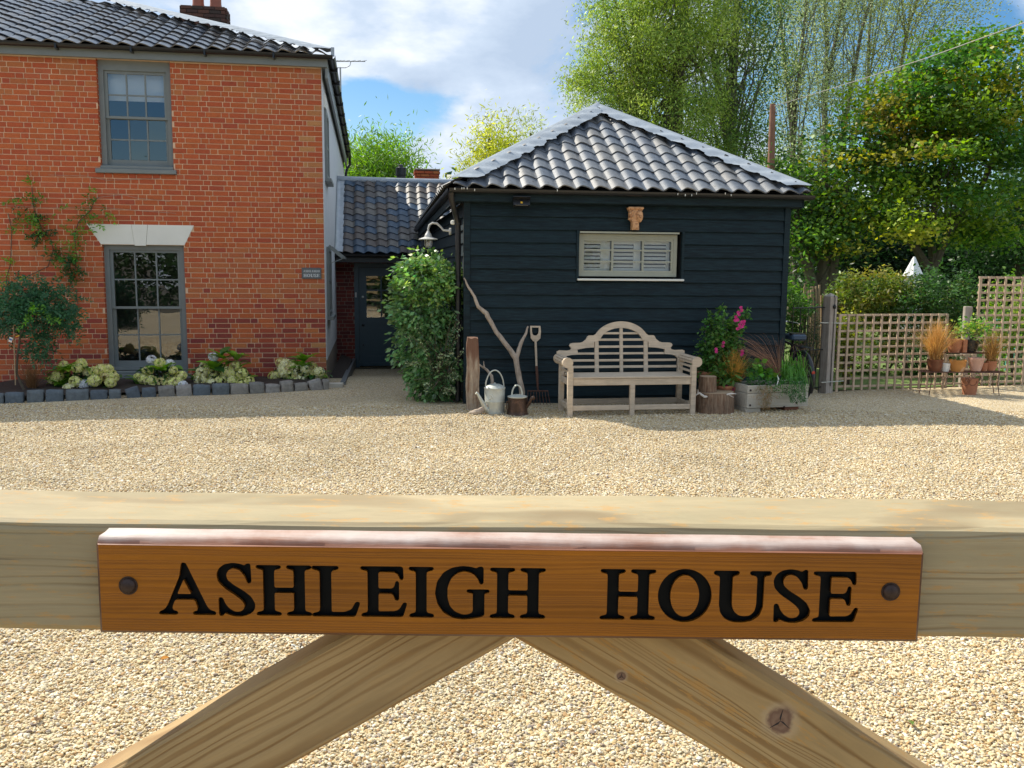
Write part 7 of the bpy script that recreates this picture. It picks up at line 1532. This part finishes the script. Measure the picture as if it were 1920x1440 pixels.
# white parasol, folded
pq = P(1713, 500, 17.5); pa = thing('folded_parasol', 'folded white garden parasol rising behind the hedge', 'parasol', (pq.x, 17.5, 0)); zt_ = P(1713, 484, 17.5).z
b = MB(); n = 16; vs = []; fs = []
prof = [(.012, zt_+.03), (.03, zt_), (.10, zt_-.15), (.175, zt_-.31), (.19, zt_-.34)]
for r, z in prof:
    for k in range(n): a = 2*pi*k/n; f = 1 if k % 2 else .86; vs.append((r*f*cos(a), r*f*sin(a), z))
for j in range(4):
    for k in range(n): fs.append((j*n+k, j*n+(k+1) % n, (j+1)*n+(k+1) % n, (j+1)*n+k))
b.add(vs, fs); b.build('top_vent', M['canvas'], pa)
b = MB(); vs = []; fs = []
for r, z in ((.15, zt_-.30), (.17, zt_-.6), (.20, zt_-1.1), (.14, zt_-1.5)):
    for k in range(n): a = 2*pi*k/n; f = 1 if k % 2 else .7; vs.append((r*f*cos(a), r*f*sin(a), z))
for j in range(3):
    for k in range(n): fs.append((j*n+k, j*n+(k+1) % n, (j+1)*n+(k+1) % n, (j+1)*n+k))
b.add(vs, fs); b.build('canopy', M['canvas'], pa); b = MB(); b.tube([(0, 0, -.1), (0, 0, zt_)], .025, 8); b.build('pole', M['lampgrey'], pa)
# ------------------------------------------------------------ TREES
def tree(name, lab, base, Hh, r0, ells, nc, per, L, asp, cols, sd, cr=.5, droop=0, grp=None, trunkmat='bark', trunks=None, limbs=60, up=.25, accent=None, lr=.05, mt='leaf', vert=0, fold=.18, shell=.45):
    """ells in world metres relative to base: (centre, radii)"""
    rg = np.random.default_rng(sd); t = thing(name, lab, 'tree', base, 0, grp)
    wts = np.array([e[1][0]*e[1][1]*e[1][2] for e in ells])**.7; wts /= wts.sum(); idx = rg.choice(len(ells), nc, p=wts)
    cl = np.array([ellpts(1, ells[i][0], ells[i][1], rg, shell)[0] for i in idx])
    b = MB(); trunks = trunks or [[(0, 0, -.6), (0, 0, Hh*.35), (.1, 0, Hh*.7), (0, 0, Hh)]]
    for T in trunks:
        m_ = len(T); b.tube(T, [r0*(1-.8*i/(m_-1))+.02 for i in range(m_)], 9, cap=False)
    for k in range(min(limbs, nc)):
        c = cl[k]; T = trunks[int(rg.integers(0, len(trunks)))]; best = None
        f = rg.uniform(.25, .9); seg = f*(len(T)-1); i = int(seg); p0 = np.array(T[i])*(1-(seg-i))+np.array(T[min(i+1, len(T)-1)])*(seg-i)
        if p0[2] > c[2]-.2 and droop < .5: f = .5; seg = f*(len(T)-1); i = int(seg); p0 = np.array(T[i])*(1-(seg-i))+np.array(T[min(i+1, len(T)-1)])*(seg-i)
        dd = c-p0; L_ = np.linalg.norm(dd); m1 = p0+dd*.4+np.array([0, 0, .14*L_])+rg.normal(0, .04*L_, 3); m2 = p0+dd*.75+np.array([0, 0, .1*L_])+rg.normal(0, .04*L_, 3); w_ = lr*(.5+L_*.12)
        b.tube([tuple(p0), tuple(m1), tuple(m2), tuple(c)], [w_, w_*.6, w_*.35, w_*.15], 5, cap=False)
    b.build('trunk', M[trunkmat], t, smooth=True)
    cl = cl+rg.normal(0, .16, cl.shape); n = nc*per; off = rg.normal(0, 1, (n, 3))*np.array([cr, cr, cr*(.6+vert)]); pts = np.repeat(cl, per, axis=0)+off
    cc = np.array([cols[i] for i in rg.integers(0, len(cols), nc)])*rg.uniform(.6, 1.45, (nc, 1))
    if accent:
        for (ac, ar, acol, pr) in accent:
            d = np.linalg.norm((cl-np.array(ac))/np.array(ar), axis=1); m_ = (d < 1) & (rg.random(nc) < pr); cc[m_] = np.array(acol)*rg.uniform(.8, 1.2, (m_.sum(), 1))
    col = np.repeat(cc, per, axis=0)*rg.uniform(.7, 1.3, (n, 1))
    leafobj('crown', leafquads(pts, rg.uniform(.7, 1.25, n)*L, asp, np.clip(col, 0, 1), up=up, droop=droop, rng=rg, fold=fold), M[mt], t); return t
def PE(base, lst):     # crown lobes given where they are seen: (px, py, Y, rpx, rpy, depth)
    out = []
    for px, py, Y, rx, ry, dp in lst: c = P(px, py, Y)-Vector(base); out.append(((c.x, c.y, c.z), (rx/FPX*Y, dp, ry/FPX*Y)))
    return out
def gb(px, Y): q = P(px, 700, Y); return (q.x, Y, -.3)
def tk(base, lst): return [tuple(P(px, py, Y)-Vector(base)) for px, py, Y in lst]
# bright willow behind the barn
bs = gb(1190, 25); tree('willow_tree', 'large bright yellow green willow directly behind the barn roof peak', bs, 9, .30, PE(bs, [(1150, 190, 25, 62, 125, 1.8), (1190, 90, 25, 100, 110, 2.2), (1260, 60, 25, 110, 120, 2.2), (1250, 180, 25, 110, 110, 2.2), (1200, -60, 25, 120, 110, 2.2), (1330, 0, 25.5, 90, 120, 2), (1110, 150, 25, 34, 70, 1.2), (1320, 250, 25.5, 70, 90, 1.6)]),
     620, 140, .10, .30, [(.34, .44, .08), (.27, .38, .07), (.40, .48, .12), (.15, .24, .05)], 71, cr=.23, droop=.8, vert=.25, limbs=110, lr=.05, trunks=[tk(bs, [(1190, 700, 25), (1185, 400, 25), (1200, 200, 25), (1190, 20, 25)]), tk(bs, [(1190, 600, 25), (1260, 300, 25), (1275, 100, 25), (1290, -60, 25)])])
bs = gb(1380, 26); tree('birch_tree', 'tall darker green birch between the bright willow and the pole', bs, 9, .2, PE(bs, [(1370, 80, 26, 60, 130, 1.5), (1400, 170, 26, 60, 110, 1.5), (1350, 250, 26, 70, 80, 1.4), (1420, 290, 26, 50, 70, 1.4), (1400, -60, 26, 70, 90, 1.5), (1440, 60, 26, 40, 90, 1.3)]),
     210, 100, .095, .40, [(.11, .20, .05), (.15, .24, .06), (.19, .28, .07), (.07, .14, .04)], 72, cr=.32, droop=.6, vert=.2, limbs=70, lr=.04, trunkmat='barkgrey', trunks=[tk(bs, [(1368, 700, 26), (1368, 420, 26), (1370, 250, 26), (1378, 80, 26), (1385, -60, 26)]), tk(bs, [(1368, 560, 26), (1372, 300, 26), (1350, 180, 26), (1330, 60, 26)])])
# airy poplars with sky between
bs = gb(1490, 29); tree('poplar_tree', 'thin airy grey green poplar just right of the utility pole', bs, 12, .06, PE(bs, [(1480, 60, 29, 60, 120, 1.6), (1500, 200, 29, 50, 100, 1.4), (1470, 310, 29, 40, 70, 1.4), (1520, -60, 29, 70, 90, 1.6)]),
     320, 62, .085, .45, [(.34, .40, .20), (.27, .34, .15), (.40, .46, .24)], 73, cr=.42, droop=.2, limbs=50, lr=.022, trunkmat='barkgrey', trunks=[tk(bs, [(1492, 700, 29), (1490, 420, 29), (1485, 260, 29), (1470, 100, 29), (1455, -60, 29)]), tk(bs, [(1490, 500, 29), (1486, 250, 29), (1500, 120, 29), (1520, -60, 29)])])
bs = gb(1550, 30); tree('poplar_tree', 'tallest airy poplar with dark upright stems in the open sky gap', bs, 12, .07, PE(bs, [(1550, 60, 30, 60, 120, 1.6), (1600, 40, 30, 60, 110, 1.6), (1560, 210, 30, 50, 90, 1.4), (1590, -70, 30, 90, 90, 1.8)]),
     320, 62, .085, .45, [(.34, .40, .20), (.27, .34, .15), (.40, .46, .24)], 74, cr=.45, droop=.2, limbs=55, lr=.022, trunkmat='barkgrey', trunks=[tk(bs, [(1550, 700, 30), (1548, 420, 30), (1548, 240, 30), (1550, 100, 30), (1545, -60, 30)]), tk(bs, [(1548, 400, 30), (1546, 170, 30), (1570, 60, 30), (1590, -60, 30)]), tk(bs, [(1548, 460, 30), (1590, 200, 30), (1615, 60, 30), (1650, -60, 30)])])
bs = gb(1660, 31); tree('poplar_tree', 'pale airy poplar above the sycamore near the slanting cable', bs, 12, .06, PE(bs, [(1660, 50, 31, 60, 110, 1.6), (1720, 30, 31, 60, 90, 1.6), (1640, 150, 31, 50, 70, 1.4), (1700, -70, 31, 90, 90, 1.8), (1790, -10, 31, 50, 70, 1.4)]),
     320, 62, .085, .45, [(.30, .35, .12), (.24, .30, .10), (.38, .42, .14)], 75, cr=.45, droop=.2, limbs=50, lr=.022, trunkmat='barkgrey', trunks=[tk(bs, [(1660, 700, 31), (1640, 400, 31), (1625, 220, 31), (1630, 60, 31), (1640, -60, 31)]), tk(bs, [(1650, 500, 31), (1680, 180, 31), (1700, 60, 31), (1740, -60, 31)])])
# sycamore with yellowing patches
bs = gb(1752, 21); S_ = Vector(bs)
def rel(px, py, Y): c = P(px, py, Y)-S_; return (c.x, c.y, c.z)
YEL = (.50, .48, .07); YGR = (.30, .40, .05); OR = (.50, .34, .10)
tree('sycamore_tree', 'big dark green sycamore with yellowing lower branches on the right', bs, 5.6, .10, PE(bs, [(1800, 200, 21, 120, 110, 2.0), (1720, 270, 21, 130, 110, 2.0), (1850, 320, 21, 100, 120, 1.8), (1640, 330, 20.8, 90, 80, 1.3), (1760, 400, 21, 150, 60, 1.6), (1590, 360, 20.5, 70, 60, 1.0), (1840, 120, 21, 70, 70, 1.4), (1900, 230, 21, 60, 100, 1.4), (1640, 420, 20, 75, 45, .8), (1700, 180, 21, 70, 60, 1.3)]),
     300, 140, .105, .80, [(.09, .20, .035), (.13, .25, .035), (.06, .15, .03), (.19, .30, .04)], 76, cr=.34, vert=-.28, limbs=46, lr=.024, up=.6,
     trunks=[tk(bs, [(1752, 640, 21), (1750, 500, 21), (1745, 440, 21), (1760, 330, 21), (1790, 200, 21)]), tk(bs, [(1750, 520, 21), (1720, 470, 21), (1670, 400, 21), (1630, 350, 21)]), tk(bs, [(1750, 500, 21), (1775, 440, 21), (1840, 350, 21), (1880, 260, 21)])],
     accent=[(rel(1530, 350, 20.5), (1.2, 2, 1.1), YEL, .6), (rel(1600, 400, 20), (1.5, 2, .9), YGR, .7), (rel(1630, 440, 20), (.9, 2, .5), YEL, .6), (rel(1560, 270, 20.5), (1.0, 2, .6), YGR, .35), (rel(1660, 260, 21), (1.5, 3, .9), (.30, .28, .05), .15), (rel(1780, 400, 21), (2, 3, .7), YGR, .35), (rel(1880, 180, 21), (1, 3, 1.2), YEL, .3), (rel(1690, 200, 21), (1.2, 3, .6), (.32, .26, .05), .2)], mt='leaf')
# darker trees to the sides and below
bs = gb(1520, 20.5); tree('ash_tree', 'dark twin stemmed tree leaning behind the paling fence', bs, 6, .16, PE(bs, [(1500, 430, 20.5, 34, 60, .9), (1540, 400, 20.6, 44, 50, 1), (1480, 350, 20.8, 40, 50, 1), (1560, 450, 20.6, 40, 26, .8)]),
     130, 60, .12, .5, [(.07, .16, .03), (.05, .12, .03), (.16, .28, .04)], 77, cr=.30, limbs=30, lr=.04, trunks=[tk(bs, [(1532, 640, 20.5), (1524, 540, 20.5), (1505, 460, 20.5), (1488, 380, 20.5)]), tk(bs, [(1540, 640, 20.6), (1542, 520, 20.6), (1552, 430, 20.6), (1545, 300, 20.6)]), tk(bs, [(1548, 640, 20.6), (1560, 500, 20.6), (1575, 420, 20.6), (1590, 340, 20.6)])])
bs = gb(1480, 34); tree('background_tree', 'mid green tree filling in behind the pole and birch', bs, 7, .2, PE(bs, [(1440, 400, 34, 90, 90, 2), (1500, 330, 34, 60, 70, 2), (1560, 380, 34, 70, 80, 2), (1380, 360, 34, 60, 60, 1.5)]), 90, 45, .20, .45, [(.07, .15, .04), (.05, .12, .03), (.10, .19, .05)], 78, cr=.6, limbs=30)
bs = gb(1900, 24); tree('background_tree', 'dense dark tree at the right edge behind the sycamore', bs, 7, .2, PE(bs, [(1930, 380, 24, 90, 120, 2), (1880, 440, 24, 80, 70, 1.8), (1985, 330, 24, 50, 80, 1.6)]), 200, 60, .13, .55, [(.045, .11, .03), (.06, .14, .03), (.035, .09, .025)], 79, cr=.45, limbs=30)
bs = gb(1700, 29); tree('yew_tree', 'very dark spreading yew in the shade under the sycamore', bs, 4, .16, PE(bs, [(1620, 480, 29, 90, 80, 2), (1720, 470, 29, 110, 80, 2.2), (1830, 480, 29, 100, 90, 2), (1900, 500, 29, 80, 80, 2), (1560, 500, 29, 60, 60, 1.5)]), 420, 85, .20, .3, [(.018, .045, .018), (.012, .035, .014), (.025, .06, .02)], 80, cr=.6, limbs=30, shell=.2)
bs = gb(710, 30); tree('small_tree', 'feathery bright green tree above the wing ridge beside the house', bs, 6, .14, PE(bs, [(715, 310, 30, 48, 36, 1.5), (685, 320, 30, 34, 40, 1.2), (745, 325, 30, 32, 34, 1.2), (720, 360, 30, 60, 40, 1.5)]), 170, 70, .20, .2, [(.20, .36, .05), (.14, .28, .04), (.26, .40, .07)], 81, cr=.36, droop=-.9, limbs=40, lr=.03, vert=.5)
bs = gb(915, 32); tree('small_tree', 'golden yellow green tree peeping over the left barn hip', bs, 6.5, .14, PE(bs, [(930, 285, 32, 30, 44, 1.4), (905, 300, 32, 26, 36, 1.2), (950, 320, 32, 40, 40, 1.4), (920, 340, 32, 60, 40, 1.4)]), 130, 60, .20, .2, [(.42, .46, .06), (.36, .42, .06), (.50, .50, .08)], 82, cr=.36, droop=-.6, limbs=36, lr=.03, vert=.5)
bs = gb(990, 34); tree('small_tree', 'wispy pale treetop just left of the barn roof slope', bs, 7, .1, PE(bs, [(990, 260, 34, 20, 30, 1), (985, 300, 34, 30, 30, 1)]), 26, 40, .18, .2, [(.40, .46, .16)], 83, cr=.3, droop=-.6, limbs=14, lr=.03, vert=.5)
# woodland mass beyond everything
def wood(name, x0, x1, Y, h, n, colr, sd, L=.5):
    rg = np.random.default_rng(sd); nc = n//50; X = rg.uniform(x0, x1, nc); Z = rg.uniform(0, 1, nc)**.8*h*(.75+.25*np.sin(X*.35+sd)); cl = np.stack([X, Y+rg.uniform(-2.5, 2.5, nc), Z], 1); pts = np.repeat(cl, 50, axis=0)+rg.normal(0, .8, (nc*50, 3)); pts[:, 2] = np.maximum(pts[:, 2], -.3)
    col = np.repeat(np.array(colr)*rg.uniform(.6, 1.3, (nc, 1)), 50, axis=0)*rg.uniform(.8, 1.2, (nc*50, 1)); o = leafobj(name, leafquads(pts, L, .6, col, rng=rg), M['leaf'], kind='stuff'); return o
tag(wood('woodland', -6, 34, 44, 5.2, 26000, (.035, .085, .03), 91), 'distant dark belt of woodland closing the view behind the gardens', 'woodland')
# the lane side behind the viewer (seen only mirrored in the window panes)
tag(wood('lane_treeline', -24, 12, -19, 4.6, 34000, (.05, .10, .035), 92, .26), 'belt of trees across the lane behind the viewpoint, mirrored in the panes', 'woodland')
# utility pole and cable
pq = P(1447, 340, 20.5); up_ = thing('utility_pole', 'reddish brown wooden utility pole standing behind the barn roof', 'utility pole', (pq.x, 20.5, -.3)); tz = P(1449, 195, 20.5)
b = MB(); b.tube([(0, 0, -.2), (0, 0, 2.5), (tz.x-pq.x, 0, tz.z+.3)], [.11, .10, .062], 12); b.build('shaft', M['pole'], up_, smooth=True)
b = MB(); b.tube([(tz.x-pq.x+.05, -.05, tz.z+.12), (tz.x-pq.x+.09, -.05, tz.z+.12)], .025, 8); b.build('insulator', M['lampgrey'], up_)
cbq = P(1452, 199, 20.4); p1 = P(1480, 189, 19.6); pts = [P(1452, 199, 20.4), P(1540, 172, 18.2), P(1620, 147, 16.2), P(1740, 108, 13.6), P(1850, 68, 11.8), P(1925, 41, 10.8), P(2100, -20, 9)]
cab = thing('overhead_cable', 'pale overhead cable slanting from the pole across the sycamore', 'cable', cbq); b = MB(); b.tube([p-cbq for p in pts], .0065, 6); b.build('wire', M['wire'], cab)
sq_ = P(1436, 300, 20.6); b = MB(); b.tube([P(1448, 225, 20.5)-sq_, P(1428, 330, 21.2)-sq_], .006, 5); o = b.build('stay_wire', M['wire']); o.location = sq_; tag(o, 'thin stay wire running down from the utility pole', 'wire')
# fallen leaves on the gravel
for px, py, c, nm in ((303, 1245, (.55, .24, .03), 'single orange fallen leaf on gravel left of the brace'), (70, 1362, (.16, .10, .05), 'curled brown fallen leaf on gravel near the bottom left'), (1710, 1368, (.12, .20, .03), 'green leaf scrap lying on gravel near the bottom right')):
    q = G(px, py); me = hleaf_mesh(.055, .014, c, 3); o = link('fallen_leaf', me, None, (q.x, q.y, .022), (.2, .1, RX.uniform(0, 3))); tag(o, nm, 'leaf')
